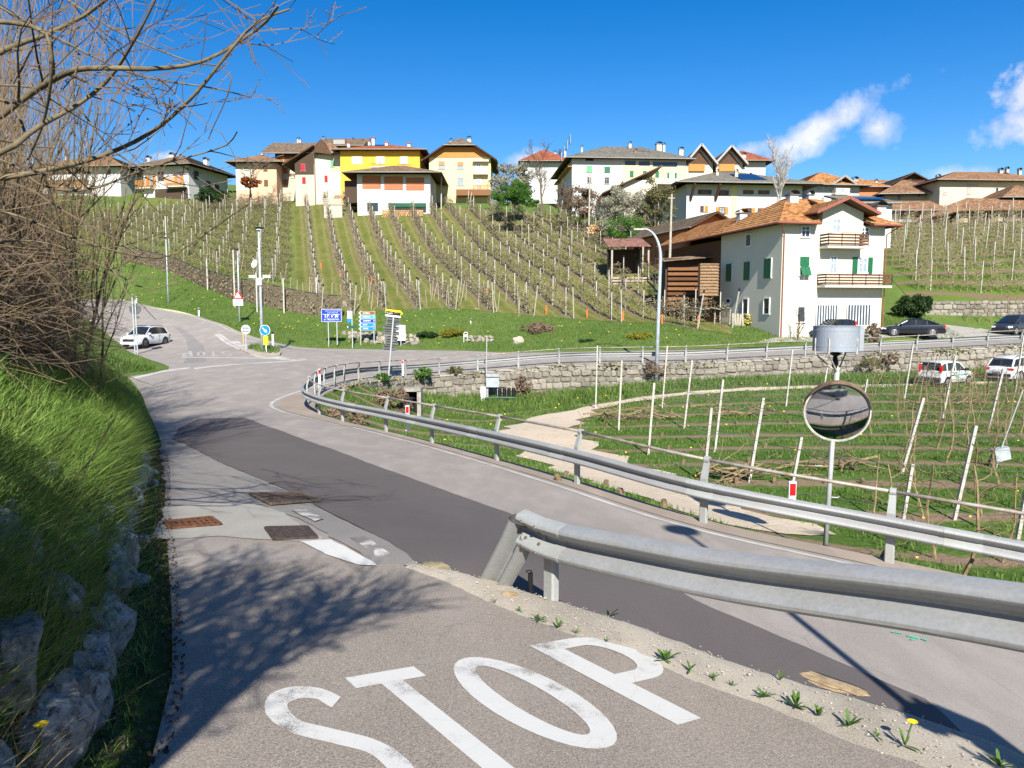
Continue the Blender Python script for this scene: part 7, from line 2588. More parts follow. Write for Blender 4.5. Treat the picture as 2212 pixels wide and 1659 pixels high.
M_sframe = simple('stone_frame',(0.36,0.33,0.28),0.8,0.12,5)
SH = {'g': simple('green_shutter',(0.015,0.125,0.055),0.5,0.1,8),'r': simple('red_shutter',(0.36,0.008,0.022),0.5,0.1,8),'o': simple('orange_wood_shutter',(0.52,0.21,0.035),0.6,0.15,8),'b': simple('brown_shutter',(0.15,0.065,0.03),0.6,0.15,8),
 'w': simple('white_shutter',(0.72,0.72,0.70),0.6,0.06,8),'t': simple('terracotta_shutter',(0.40,0.13,0.055),0.7,0.12,8),'l': simple('pale_green_shutter',(0.14,0.36,0.20),0.6,0.12,8),'n': simple('tan_blind',(0.42,0.22,0.10),0.7,0.12,8)}
M_solar = simple('solar_panel',(0.012,0.02,0.05),0.2,0.1,3,spec=0.6)
M_lattice = NT('brick_lattice')
_b = M_lattice.n.new('ShaderNodeTexBrick')
_b.inputs['Scale'].default_value = 1.0
_b.inputs['Color1'].default_value = (0.50,0.20,0.10,1); _b.inputs['Color2'].default_value = (0.58,0.26,0.14,1); _b.inputs['Mortar'].default_value = (0.22,0.08,0.04,1)
_b.inputs['Brick Width'].default_value = 0.42; _b.inputs['Row Height'].default_value = 0.26; _b.inputs['Mortar Size'].default_value = 0.05
_m = M_lattice.n.new('ShaderNodeMapping'); _m.inputs['Rotation'].default_value = (PI / 2,0,0)
M_lattice.l.new(M_lattice.tc.outputs['Object'],_m.inputs['Vector']); M_lattice.l.new(_m.outputs[0],_b.inputs['Vector'])
M_lattice = M_lattice.out(_b.outputs['Color'],0.9,0,0.2)
M_rail_wood = simple('balcony_wood',(0.13,0.06,0.03),0.75,0.25,7)
M_rail_orange = simple('orange_balcony_wood',(0.50,0.22,0.05),0.7,0.15,7)
M_slab_c = simple('balcony_slab',(0.60,0.56,0.47),0.85,0.08,5)
M_planks = NT('orange_planks')
_w = M_planks.wave(1.6,M_planks.tc.outputs['Object'],1.2,'X')
M_planks = M_planks.out(M_planks.mix(M_planks.math('MULTIPLY',M_planks.math('ADD',_w,M_planks.noise(4,4)),0.5),(0.34,0.13,0.035),(0.60,0.29,0.08)),0.75,0,0.2)
def ZC(x0,y0,k):
 return lambda x,y: (x0 + k * x,y0 + k * y)
c1 = ZC(0,0,.2728)
c3 = ZC(466.3,274.3,.2728)
c4 = ZC(1014.8,274.3,.2728)
c5 = ZC(1563.4,274.3,.2976)
def roof_plane(b,A,B,C,D,pitch_step=0.42,thick=0.05):
 """Courses of tiles from the eave A-B up to D-C (D above A). Each course overlaps the one below."""
 A,B,C,D = (Vector(p) for p in (A,B,C,D))
 n_ = (B - A).cross(D - A)
 if n_.length < 1e-6: n_ = (B - A).cross(C - A)
 n_.normalize()
 if n_.z < 0: n_ = -n_
 L = (((C + D) / 2) - ((A + B) / 2)).length
 n = max(3,int(L / pitch_step))
 for i in range(n):
  t0,t1 = i / n,(i + 1) / n
  p0,p1 = A.lerp(D,t0),B.lerp(C,t0)
  q0,q1 = A.lerp(D,t1),B.lerp(C,t1)
  lo0,lo1 = p0 + n_ * (thick + 0.03),p1 + n_ * (thick + 0.03)
  hi0,hi1 = q0 + n_ * 0.03,q1 + n_ * 0.03
  b.add([p0,p1,lo1,lo0,hi1,hi0],[(0,1,2,3),(3,2,4,5)])
 return b
class House:
 def __init__(s,name,label,conv,Z,x0,x1,ye,yb,theta,depth,wall,cat='house'):
  """Front wall from picture x0 to x1 (in conv's own units), eave at ye, ground at yb, at distance Z; theta > 0 turns the right end away."""
  s.cv,s.Z = conv,Z
  ax,ay = conv(x0,yb)
  bx,_ = conv(x1,yb)
  _,ey = conv(x0,ye)
  s.s = Z / FPX
  s.th = R(theta)
  s.w = (bx - ax) * s.s / math.cos(s.th)
  s.h = (ay - ey) * s.s
  s.d = depth
  s.ax,s.ay = ax,ay
  s.o = P(ax,ay,Z)
  s.root = empty(name,s.o,label,cat,None,s.th)
  s.wallm = WM[wall]
  s.gables = []
  s.win = 0
 def L(s,x,y):
  px,py = s.cv(x,y)
  u = (px - s.ax) * s.s / math.cos(s.th)
  k = 1 + u * math.sin(s.th) / s.Z
  return u * k,(s.ay - py) * s.s * k + (k - 1) * (s.ay - 669) * s.s * 0
 def rh_at(s,y,dep):
  """Ridge height above the eave for a ridge seen at picture y, dep metres behind the front."""
  _,py = s.cv(0,y)
  return P(1106,py,s.Z + dep * math.cos(s.th)).z - s.o.z - s.h
 def walls(s,extra=None,below=4.0,h2=None):
  b = MB()
  w,d,h = s.w,s.d,s.h
  b.box((w / 2,d / 2,(h - below) / 2),(w,d,h + below))
  for g in s.gables:
   b.add(*g)
  s.wall = b.build('wall',s.wallm,s.root)
  return s
 def _finish_roof(s,planes,mat,over_boards=True,gutter=M_gutter):
  b = MB()
  for p in planes:
   roof_plane(b,*p)
  rf = b.build('roof',RM[mat],s.root)
  e = MB()
  for (A,B,C,D) in planes:
   A,B,C,D = (Vector(p) for p in (A,B,C,D))
   n_ = (B - A).cross(D - A)
   if n_.length < 1e-6: n_ = (B - A).cross(C - A)
   n_.normalize()
   if n_.z < 0: n_ = -n_
   k = n_ * -0.14
   vs = [A,B,C,D,A + k,B + k,C + k,D + k]
   e.add(vs,[(7,6,5,4),(0,4,5,1),(1,5,6,2),(3,2,6,7),(0,3,7,4)])
  e.build('eaves',M_eave,rf)
  gmb = MB()
  for (A,B,C,D) in planes:
   A,B = Vector(A),Vector(B)
   if abs(A.z - B.z) < 0.05:
    gmb.tube([A + Vector((0,0,-0.02)),B + Vector((0,0,-0.02))],0.085,6)
  gmb.build('gutter',gutter,rf)
  s.roof = rf
  return s
 def hip(s,rh,over,mat,ridge=None,gutter=M_gutter,drop=0.0):
  w,d,h,o = s.w,s.d,s.h - drop,over
  e = [(-o,-o,h),(w + o,-o,h),(w + o,d + o,h),(-o,d + o,h)]
  if ridge is None:
   if w >= d:
    r0,r1 = (d / 2,d / 2),(w - d / 2,d / 2)
   else:
    r0,r1 = (w / 2,w / 2),(w / 2,d - w / 2)
  else:
   r0,r1 = ridge
  r0,r1 = (r0[0],r0[1],h + rh),(r1[0],r1[1],h + rh)
  if w >= d:
   pl = [(e[0],e[1],r1,r0),(e[1],e[2],r1,r1),(e[2],e[3],r0,r1),(e[3],e[0],r0,r0)]
  else:
   pl = [(e[0],e[1],r0,r0),(e[1],e[2],r1,r0),(e[2],e[3],r1,r1),(e[3],e[0],r0,r1)]
  return s._finish_roof(pl,mat,gutter=gutter)
 def gable_side(s,rh,over,mat,oside=None,front_only=False):
  w,d,h,o = s.w,s.d,s.h,over
  os_ = over if oside is None else oside
  k = rh / (d / 2)
  z = h - k * o
  pl = [((-os_,-o,z),(w + os_,-o,z),(w + os_,d / 2,h + rh),(-os_,d / 2,h + rh)),((w + os_,d + o,z),(-os_,d + o,z),(-os_,d / 2,h + rh),(w + os_,d / 2,h + rh))]
  for x in (0.0,w):
   s.gables.append(([(x,0,h),(x,d,h),(x,d / 2,h + rh - 0.16)],[(0,1,2)]))
  return s._finish_roof(pl,mat)
 def gable_front(s,rh,over,mat,ofront=1.0,clip=0.0,gutter=M_gutter):
  w,d,h,o = s.w,s.d,s.h,over
  k = rh / (w / 2)
  z = h - k * o
  r0,r1 = (w / 2,-ofront,h + rh),(w / 2,d + o,h + rh)
  if not clip:
   pl = [((-o,d + o,z),(-o,-ofront,z),r0,r1),((w + o,-ofront,z),(w + o,d + o,z),r1,r0)]
   s.gables.append(([(0,0,h),(w,0,h),(w / 2,0,h + rh - 0.2)],[(0,1,2)]))
  else:
   zc = h + rh * (1 - clip)
   xc = w / 2 * clip
   a,b_ = (w / 2 - xc,-ofront,zc),(w / 2 + xc,-ofront,zc)
   rr = (w / 2,-ofront + xc * 1.1,h + rh)
   pl = [((-o,d + o,z),(-o,-ofront,z),a,(w / 2 - xc,d + o,zc)),((w + o,-ofront,z),(w + o,d + o,z),(w / 2 + xc,d + o,zc),b_),
    ((w / 2 - xc,d + o,zc),a,rr,r1),(b_,(w / 2 + xc,d + o,zc),r1,rr),(a,b_,rr,rr)]
   s.gables.append(([(0,0,h),(w,0,h),(w / 2 + xc,0,zc - 0.1),(w / 2 - xc,0,zc - 0.1)],[(0,1,2,3)]))
  s.gables.append(([(0,d,h),(w,d,h),(w / 2,d,h + rh - 0.2)],[(0,1,2)]))
  return s._finish_roof(pl,mat,gutter=gutter)
 def window(s,x0,y0,x1,y1,frame='w',shut=None,glass=None,y=0.0,raw=None,bars=True,tilt=False):
  """shut: colour letter plus 'o' open at the sides, 'c' closed over the opening."""
  (u0,z1),(u1,z0) = (s.L(x0,y0),s.L(x1,y1)) if raw is None else raw
  fm = {'w': M_wframe,'b': M_bframe,'s': M_sframe}[frame]
  t = min(0.12,(u1 - u0) * 0.13)
  b = MB()
  yy = y
  b.box(((u0 + u1) / 2,yy - 0.02,z1 - t / 2),(u1 - u0,0.12,t))
  b.box(((u0 + u1) / 2,yy - 0.03,z0 + t / 2),(u1 - u0 + 0.12,0.16,t))
  for u in (u0 + t / 2,u1 - t / 2):
   b.box((u,yy - 0.02,(z0 + z1) / 2),(t,0.12,z1 - z0 - 2 * t))
  if bars:
   b.box(((u0 + u1) / 2,yy - 0.005,(z0 + z1) / 2),(t * 0.6,0.08,z1 - z0 - 2 * t))
   b.box(((u0 + u1) / 2,yy - 0.004,z0 + (z1 - z0) * 0.62),(u1 - u0 - 2 * t,0.06,t * 0.5))
  wn_ = b.build('window',fm,s.root)
  b = MB(); b.box(((u0 + u1) / 2,yy - 0.005,(z0 + z1) / 2),(u1 - u0 - t,0.03,z1 - z0 - t)); b.build('pane',glass or M_pane,wn_)
  if shut:
   m,mode = SH[shut[0]],shut[1]
   hw = (u1 - u0) / 2
   spots = [(u0 - hw * 0.5,hw * 0.96),(u1 + hw * 0.5,hw * 0.96)] if mode == 'o' else [(u0 + hw * 0.5,hw * 0.95),(u1 - hw * 0.5,hw * 0.95)]
   for (u,ww) in spots:
    b = MB()
    Mt = Matrix.Rotation(R(-24),3,'X') if tilt else None
    hh = (z1 - z0) * (0.5 if tilt else 0.98)
    zc = z0 + hh / 2 if tilt else (z0 + z1) / 2
    b.box((u,yy - (0.09 if mode == 'c' else 0.05) - (0.26 if tilt else 0),zc),(ww,0.05,hh),Mt)
    if tilt:
     b.box((u,yy - 0.09,z0 + (z1 - z0) * 0.75),(ww,0.05,(z1 - z0) * 0.48))
    nsl = 7
    if s.Z < 90 and not tilt:
     for i in range(nsl * 2):
      b.box((u,yy - (0.09 if mode == 'c' else 0.05) - 0.03,z0 + (z1 - z0) * (i + 0.7) / (nsl * 2 + 0.4)),(ww * 0.78,0.02,0.035))
    b.build('shutter',m,wn_)
  return wn_
 def chimney(s,x0,x1,ytop,ybot,dep=0.5,mat='white',cap=None,lift=0.0):
  px0,py0 = s.cv(x0,ytop)
  px1,py1 = s.cv(x1,ybot)
  dd = s.d * dep
  Yw = s.Z + dd * math.cos(s.th)
  a = P(px0,py0,Yw) ; c = P(px1,py1,Yw)
  ca_,sa_ = math.cos(-s.th),math.sin(-s.th)
  def loc(p):
   r = p - s.o
   return Vector((r.x * ca_ - r.y * sa_,r.x * sa_ + r.y * ca_,r.z))
  a,c = loc(a),loc(c)
  w = max(0.35,abs(c.x - a.x) * 0.8)
  xm,ym = (a.x + c.x) / 2,(a.y + c.y) / 2
  zt = a.z
  zb = c.z - 1.2
  b = MB(); b.box((xm,ym,(zt - 0.2 + zb) / 2),(w,w,zt - 0.2 - zb)); ch = b.build('chimney',WM[mat],s.root)
  b = MB()
  if cap == 'red':
   b.box((xm,ym,zt - 0.22),(w * 1.35,w * 1.35,0.12)); b.add([(xm - w * .7,ym - w * .7,zt - 0.16),(xm + w * .7,ym - w * .7,zt - 0.16),(xm + w * .7,ym + w * .7,zt - 0.16),(xm - w * .7,ym + w * .7,zt - 0.16),(xm,ym,zt + 0.15)],[(0,1,4),(1,2,4),(2,3,4),(3,0,4)])
   b.build('cap',RM['red'],ch)
  else:
   for k in range(7):
    a0,a1 = PI * k / 7,PI * (k + 1) / 7
    b.add([(xm - w * .65 * math.cos(a0),ym - w * .6,zt - 0.12 + 0.32 * math.sin(a0)),(xm - w * .65 * math.cos(a1),ym - w * .6,zt - 0.12 + 0.32 * math.sin(a1)),(xm - w * .65 * math.cos(a1),ym + w * .6,zt - 0.12 + 0.32 * math.sin(a1)),(xm - w * .65 * math.cos(a0),ym + w * .6,zt - 0.12 + 0.32 * math.sin(a0))],[(0,1,2,3)])
   b.box((xm,ym,zt - 0.22),(w * 1.25,w * 1.25,0.1))
   b.build('cap',M_signback,ch)
  return ch
 def balcony(s,x0,y0,x1,y1,mat=M_rail_wood,dep=1.2,slats=4,vert=False,raw=None):
  """y0 rail top, y1 slab underside."""
  (u0,z1),(u1,z0) = (s.L(x0,y0),s.L(x1,y1)) if raw is None else raw
  b = MB(); b.box(((u0 + u1) / 2,-dep / 2 - 0.002,z0 + 0.09),(u1 - u0,dep,0.18)); bal = b.build('balcony',M_slab_c,s.root)
  hr = z1 - z0 - 0.2
  if vert:
   n = int((u1 - u0) / 0.22)
   for i in range(n + 1):
    u = u0 + 0.05 + (u1 - u0 - 0.1) * i / n
    b = MB(); b.box((u,-dep + 0.04,z0 + 0.2 + hr / 2),(0.12,0.03,hr * 0.94)); b.build('slat',mat,bal)
   b = MB(); b.box(((u0 + u1) / 2,-dep + 0.04,z1),(u1 - u0,0.09,0.08)); b.build('rail',mat,bal)
  else:
   for i in range(slats):
    zz = z0 + 0.28 + hr * (i + 0.3) / slats
    sh_ = hr / slats * 0.62
    b = MB(); b.box(((u0 + u1) / 2,-dep + 0.02,zz),(u1 - u0,0.04,sh_)); b.build('slat',mat,bal)
    for u in (u0 + 0.02,u1 - 0.02):
     b = MB(); b.box((u,-dep / 2,zz),(0.04,dep - 0.05,sh_)); b.build('slat',mat,bal)
   n = max(2,int((u1 - u0) / 1.1))
   for i in range(n + 1):
    u = u0 + 0.04 + (u1 - u0 - 0.08) * i / n
    b = MB(); b.box((u,-dep - 0.02,z0 + 0.2 + hr / 2),(0.05,0.04,hr)); b.build('baluster',M_trim,bal)
  return bal
 def panel(s,x0,y0,x1,y1,mat,name='panel',y=-0.03,t=0.08,raw=None):
  (u0,z1),(u1,z0) = (s.L(x0,y0),s.L(x1,y1)) if raw is None else raw
  b = MB(); b.box(((u0 + u1) / 2,y,(z0 + z1) / 2),(u1 - u0,t,z1 - z0))
  return b.build(name,mat,s.root)
 def solar(s,u0,u1,t0,t1,rh,o=0.6):
  d2,h = s.d / 2,s.h
  pts = []
  for t,u in ((t0,u0),(t0,u1),(t1,u1),(t1,u0)):
   pts.append(Vector((u,-o + (d2 + o) * t,h + rh * t + 0.16)))
  b = MB(); b.add(pts + [p + Vector((0,0,-0.08)) for p in pts],[(0,1,2,3),(0,4,5,1),(1,5,6,2)])
  return b.build('solar_panel',M_solar,s.root)
# --- the tall white house on the right
H = House('house','tall ivory house with green shutters, two slatted balconies and an orange tiled roof',c5,66.0,403,1215,715,1525,12.0,11.0,'house')
h,w,d = H.h,H.w,H.d
o = 1.0
rh = 2.9
wing_d = 25.0
ridge = h + rh
e0,e1 = (-o,-o,h),(w + o,-o,h)
r0,r1 = (w * 0.34,5.2,ridge),(w * 0.66,5.2,ridge)
gl,gr = H.L(610,0)[0],H.L(1080,0)[0]
gm = (gl + gr) / 2
planes = [(e0,(gl + 0.4,-o,h),(gm,5.2,ridge),r0),((gr - 0.4,-o,h),e1,r1,(gm,5.2,ridge)),(e1,(w + o,d + o,h),r1,r1),((w + o,d + o,h),(-o,d + o,h),r0,r1),((-o,d + o,h),e0,r0,r0),
  ((-o,wing_d,h),(-o,d + o - 0.2,h),(r0[0],d - 3.5,ridge - 0.6),(r0[0],wing_d,ridge - 0.6)),((w * 0.8,d + o - 0.2,h),(w * 0.8,wing_d,h),(r0[0],wing_d,ridge - 0.6),(r0[0],d - 3.5,ridge - 0.6))]
gz = H.L(890,545)[1]
ge = H.L(620,645)[1]
planes += [((gl - 0.1,5.0,ge),(gl - 0.1,-1.1,ge),(gm,-1.1,gz),(gm,5.0,gz)),((gr + 0.1,-1.1,ge),(gr + 0.1,5.0,ge),(gm,5.0,gz),(gm,-1.1,gz))]
H._finish_roof(planes,'orange',gutter=M_copper)
b = MB()
for s_,xx in ((0,gl - 0.1),(1,gr + 0.1)):
 b.bar((xx,-1.16,ge - 0.03),(gm,-1.16,gz - 0.03),0.08,0.26,(0,1,0))
b.build('barge_board',M_copper,H.roof)
gw0,gw1 = H.L(705,0)[0],H.L(1020,0)[0]
H.gables.append(([(gw0,-0.05,h - 0.6),(gw1,-0.05,h - 0.6),(gw1,-0.05,h + (gz - h) * 0.50),(gm,-0.05,gz - 0.3),(gw0,-0.05,h + (gz - h) * 0.50),(gw0,4,h - 0.6),(gw1,4,h - 0.6),(gw1,4,h + (gz - h) * 0.50),(gm,4,gz - 0.3),(gw0,4,h + (gz - h) * 0.50)],[(0,1,2,3,4),(0,4,9,5),(1,6,7,2)]))
H.walls()
b = MB(); b.box((w * 0.4,d + (wing_d - d) / 2 + 0.05,h / 2 - 2),(w * 0.8 - 0.1,wing_d - d - 0.2,h + 3.2)); b.build('timber_wing',WM['wood'],H.root)
H.window(540,728,615,820,'w'); H.window(1000,742,1070,828,'w')
H.window(778,680,845,790,'w',glass=M_curtain,y=-0.05)
H.window(540,948,612,1088,'w','gc',tilt=True)
H.window(775,945,830,1075,'w',glass=M_curtain)
H.window(990,955,1068,1075,'w','go',glass=M_curtain)
H.window(530,1300,600,1425,'w',bars=False)
for (x0,x1) in ((680,850),(920,1110)):
 gd = H.panel(x0,1297,x1,1440,simple('dark_garage_door',(0.05,0.075,0.095),0.8) if x0 == 680 else bpy.data.materials['dark_garage_door'],'garage_door',0.0,0.06)
 (u0,z1),(u1,z0) = H.L(x0,1297),H.L(x1,1440)
 for i in range(9):
  u = u0 + 0.06 + (u1 - u0 - 0.12) * i / 8
  b = MB(); b.box((u,-0.07,(z0 + z1) / 2),(0.085,0.06,z1 - z0)); b.build('slat',M_wframe,gd)
H.balcony(690,792,1000,902,dep=1.2,slats=4)
H.balcony(680,1075,1195,1178,dep=1.2,slats=4)
for x,zt in ((412,800),(1203,800)):
 u,z1 = H.L(x,zt)
 b = MB(); b.tube([(u + (-0.75 if x < 500 else 0.75),-0.85,h - 0.05),(u,-0.1,z1),(u,-0.1,-1.0)],0.055,8); b.build('downpipe',M_copper,H.root)
def left_d(px):
 lo,hi_ = 0.0,13.0
 for _ in range(40):
  m = (lo + hi_) / 2
  X,Y = H.o.x - math.sin(H.th) * m,H.o.y + math.cos(H.th) * m
  if 1106 + FPX * X / Y > px: lo = m
  else: hi_ = m
 return lo
for (x0,y0,x1,y1,sh) in [(140,775,180,870,None),(135,978,180,1113,'gc'),(280,953,332,1100,'gc'),(8,993,48,1120,'gc'),(130,1243,172,1362,None),(280,1238,327,1362,None),(8,1243,45,1283,None)]:
 pa,pb = c5(x0,y0),c5(x1,y1)
 d0,d1 = left_d(pa[0]),left_d(pb[0])
 Ym = H.o.y + math.cos(H.th) * (d0 + d1) / 2
 z1,z0 = P(pa[0],pa[1],Ym).z - H.o.z,P(pb[0],pb[1],Ym).z - H.o.z
 fw_ = MB()
 t = 0.1
 for dd,zz,sy,sz in (((d0 + d1) / 2,z1 - t / 2,d0 - d1,t),((d0 + d1) / 2,z0 + t / 2,d0 - d1 + 0.1,t),(d0 - t / 2,(z0 + z1) / 2,t,z1 - z0 - 2 * t),(d1 + t / 2,(z0 + z1) / 2,t,z1 - z0 - 2 * t)):
  fw_.box((-0.03,dd,zz),(0.12,sy,sz))
 wd_ = fw_.build('window',M_wframe,H.root)
 b = MB(); b.box((-0.01,(d0 + d1) / 2,(z0 + z1) / 2),(0.03,d0 - d1 - t,z1 - z0 - t)); b.build('pane',M_pane,wd_)
 if sh:
  for f in (0.26,0.74):
   b = MB()
   dd = d1 + (d0 - d1) * f
   b.box((-0.1,dd,(z0 + z1) / 2),(0.05,(d0 - d1) * 0.48,(z1 - z0) * 0.99))
   for i in range(13):
    b.box((-0.13,dd,z0 + (z1 - z0) * (i + 0.7) / 13.5),(0.02,(d0 - d1) * 0.4,0.035))
   b.build('shutter',SH['g'],wd_)
H.chimney(455,535,478,575,0.45); H.chimney(600,650,478,530,0.75); H.chimney(1080,1165,560,690,0.3); H.chimney(95,165,612,715,0.95)
# --- yellow house, garage store and cream house in the middle
H = House('house','bright yellow house with white shutters and a red tiled hip roof with capped chimneys',c3,150,990,1605,200,500,0,14,'yellow')
H.hip(H.rh_at(142,7),1.4,'red').walls()
for x0,x1 in ((1100,1140),(1283,1318),(1468,1498)):
 H.window(x0,246,x1,304,'w','wo',glass=M_curtain)
H.balcony(1235,303,1340,335,M_rail_orange,1.2,vert=True); H.balcony(1438,310,1545,342,M_rail_orange,1.2,vert=True)
for a in ((1038,1068,120,176),(1203,1228,106,140),(1232,1262,80,160),(1338,1366,116,186),(1515,1545,124,190)):
 H.chimney(*a,dep=0.35,cap='red')
H.solar(H.w * 0.28,H.w * 0.50,0.62,0.86,H.rh_at(142,7),1.4)
H = House('store','white farm store with three brick lattice panels under a brown hip roof',c3,138,1122,1690,385,672,0,11,'white','farm building')
H.hip(H.rh_at(308,5.5),2.2,'brown').walls()
for x0,x1,y0,y1 in ((1163,1307,397,498),(1333,1478,403,505),(1502,1643,410,508)):
 H.panel(x0,y0,x1,y1,M_lattice,'lattice')
H.panel(1200,603,1282,667,M_pane,'door')
(u0,z1),(u1,z0) = H.L(1200,603),H.L(1282,667)
for i in range(5):
 b = MB(); b.box((u0 + (u1 - u0) * i / 4,-0.09,(z0 + z1) / 2),(0.06,0.05,z1 - z0)); b.build('bar',M_trim,H.root)
H.panel(1370,612,1660,640,simple('green_tarp',(0.01,0.10,0.05),0.7),'tarp',-0.9,0.6)
H.panel(1020,430,1122,600,WM['dark'],'side_wall_shade',3.0,5.0)  # added dark box, stands in for the store's left side wall in shade
M_logs = stone_mat('cut_logs',(0.52,0.33,0.17),(0.36,0.21,0.10),(0.16,0.09,0.045),0.3,1.6)
def log_stack(label,conv,Z,x0,y0,x1,y1,r=0.16,theta=0):
 a,c = P(*conv(x0,y1),Z),P(*conv(x1,y0),Z)
 root = empty('firewood_stack',a,label,'firewood')
 nx,nz = max(2,int((c.x - a.x) / (2 * r))),max(2,int((c.z - a.z) / (2 * r * 0.9)))
 b = MB(); b.lathe([(r * 0.95,-0.5),(r * 0.98,0.5),(0,0.5)],7,Matrix.Rotation(PI / 2,4,'X')); lm = b.mesh('log'); lm.materials.append(M_logs)
 for j in range(nz):
  for i in range(nx):
   o_ = bpy.data.objects.new('log',lm); COL.objects.link(o_); o_.parent = root
   o_.location = (r + i * 2 * r + (r if j % 2 else 0),rnd.uniform(-.05,.05),r + j * 1.75 * r)
   o_.rotation_euler = (0,rnd.uniform(0,3),0)
   k = rnd.uniform(0.75,1.1); o_.scale = (k,1,k)
 return root
log_stack('firewood stacked under the green awning of the white farm store',c3,137,1312,645,1640,725,0.2)
log_stack('firewood stack at the left foot of the white farm store',c3,140,930,530,1030,570,0.2)
b = MB(); q = P(*c3(855,712),137); r_ = empty('garden_wall',q,'stained concrete wall and board fence left of the white farm store','wall')
b.box((1.6,0.4,0.2),(3.2,0.4,3.6)); b.build('concrete',WM['old'],r_)
for k in range(4):
 b = MB(); b.box((1.6,0.1,2.2 + 0.3 * k),(3.3,0.06,0.2)); b.build('board',M_wood_post,r_)
H = House('house','cream house with a timber gable, clipped brown roof and right-hand balconies',c3,150,1692,2168,250,590,0,15,'cream')
RH = H.rh_at(100,3)
H.gable_front(RH,1.3,'brown',1.5,0.5)
H.walls()
hz = H.h
xc = H.w / 2 * 0.5
b = MB(); b.add([(0.3,-0.12,hz - 0.1),(H.w - 0.3,-0.12,hz - 0.1),(H.w - 0.3,-0.12,hz + 0.1),(H.w / 2 + xc,-0.12,hz + RH * 0.5 - 0.15),(H.w / 2 - xc,-0.12,hz + RH * 0.5 - 0.15),(0.3,-0.12,hz + 0.1)] + [(0.3,0.05,hz - 0.1),(H.w - 0.3,0.05,hz - 0.1)],[(0,1,2,3,4,5),(0,6,7,1)])
b.build('timber_gable',M_planks,H.root)
for (x0,y0,x1,y1) in ((1762,283,1815,347),(1908,288,1960,350),(1765,405,1815,470),(1908,410,1960,472),(1775,531,1813,575)):
 wn2 = H.window(x0,y0,x1,y1,'s',glass=M_curtain)
 if y0 < 300:
  H.panel(x0 + 4,y0 + 3,x1 - 4,(y0 + y1) / 2,SH['n'],'blind',-0.08,0.05)
H.window(2055,300,2095,380,'w',glass=M_curtain); H.window(2055,420,2095,505,'w',glass=M_curtain)
H.balcony(2035,345,2150,390,M_wframe,1.1,3); H.balcony(2035,470,2150,510,M_rail_orange,1.1,3)
H.panel(2030,278,2155,292,WM['pale'],'awning',-0.5,0.9)
H.panel(1905,510,2168,556,M_bframe,'porch',-1.2,2.0)
H.chimney(1850,1880,100,125,0.5,'old'); H.chimney(1988,2025,82,128,0.5,'old')
# --- older houses left of the yellow one
H = House('house','low peach house with a bumpy brown roof left of the barn-topped house',c3,156,162,478,292,500,0,12,'peach')
H.hip(H.rh_at(236,6),1.6,'rust').walls()
H.panel(165,310,300,500,WM['pale'],'pale_plaster',-0.01,0.05)
H.window(378,313,408,357,'b','bc'); H.window(380,422,410,470,'b','bc'); H.window(232,422,268,456,'b','to'); H.window(232,330,262,352,'b')
H.chimney(318,338,232,268,0.5); H.chimney(358,378,200,240,0.5)
H = House('house','tall faded house with a dark timber barn storey and wide brown roof',c3,160,478,740,205,500,0,14,'pinkish')
H.gable_side(H.rh_at(126,7),1.4,'brown',2.6)
H.walls()
H.panel(478,205,738,287,WM['dark'],'barn_boards',-0.06,0.2)
for k in range(14):
 u0,u1 = H.L(480 + k * 18.4,0)[0],H.L(494 + k * 18.4,0)[0]
 H.panel(0,0,0,0,M_bframe if k % 3 else M_planks,'plank',-0.19,0.05,raw=((u0,H.L(0,250)[1]),(u1,H.L(0,287)[1])))
for y0,y1 in ((330,374),(420,464)):
 H.window(538,y0,570,y1,'s','tc')
H.chimney(645,657,88,140,0.5,'old'); H.chimney(660,678,90,150,0.5,'old')
H = House('house','grey-brown ridge roof with a small dormer rising behind the barn-topped house',c3,178,830,1150,150,420,0,14,'old')
H.gable_side(H.rh_at(92,7),1.2,'brown',0.8)
H.walls()
H.chimney(845,868,80,130,0.5,'old'); H.chimney(1078,1098,92,135,0.5,'old')
b = MB(); u,z = H.L(978,138); b.box((u,1.6,z),(2.6,3.0,1.4)); b.build('dormer',M_gutter,H.root)
H = House('house','house with crimson shutters below a dark timber gable',c3,151,630,780,300,500,0,10,'pinkish')
H.gables.append(([(0,0,H.h),(H.w,0,H.h),(H.w,0,H.h + 2.6)],[(0,1,2)]))
H._finish_roof([((-2.0,10,H.h - 0.3),(-2.0,-1.2,H.h - 0.3),(H.w + 0.2,-1.2,H.h + 4.6 * 0.72),(H.w + 0.2,10,H.h + 4.6 * 0.72))],'brown')
H.walls()
H.panel(632,300,778,378,WM['dark'],'timber_gable',-0.08,0.2)
b = MB(); b.add([(0.1,-0.17,H.h),(H.w,-0.17,H.h),(H.w,-0.17,H.h + 2.7)],[(0,1,2)]); b.build('timber_gable',WM['dark'],H.root)
H.window(678,302,712,358,'w','rc',y=-0.18); H.window(685,402,712,450,'s','rc')
H.balcony(597,380,632,412,M_rail_wood,0.9,3)
H = House('house','pale plaster house with a crimson and a green shutter beside the yellow house',c3,152,779,990,225,530,0,11,'pale')
H.hip(H.rh_at(150,5.5),1.1,'rust').walls()
H.window(862,390,886,440,'s','rc'); H.window(910,278,940,328,'s','lc')
H.panel(908,330,985,362,WM['peach'],'peach_patch',-0.01,0.05)
b = MB(); u,z = H.L(850,205); b.add([(u - 2.2,-1.3,z - 0.3),(u + 2.2,-1.3,z - 0.9),(u,-1.3,z + 2.0),(u - 2.2,4,z - 0.3),(u + 2.2,4,z - 0.9),(u,4,z + 2.0)],[(0,1,2),(0,2,5,3),(1,4,5,2)]); b.build('dormer',M_eave,H.root)
H.chimney(800,818,162,215,0.3);
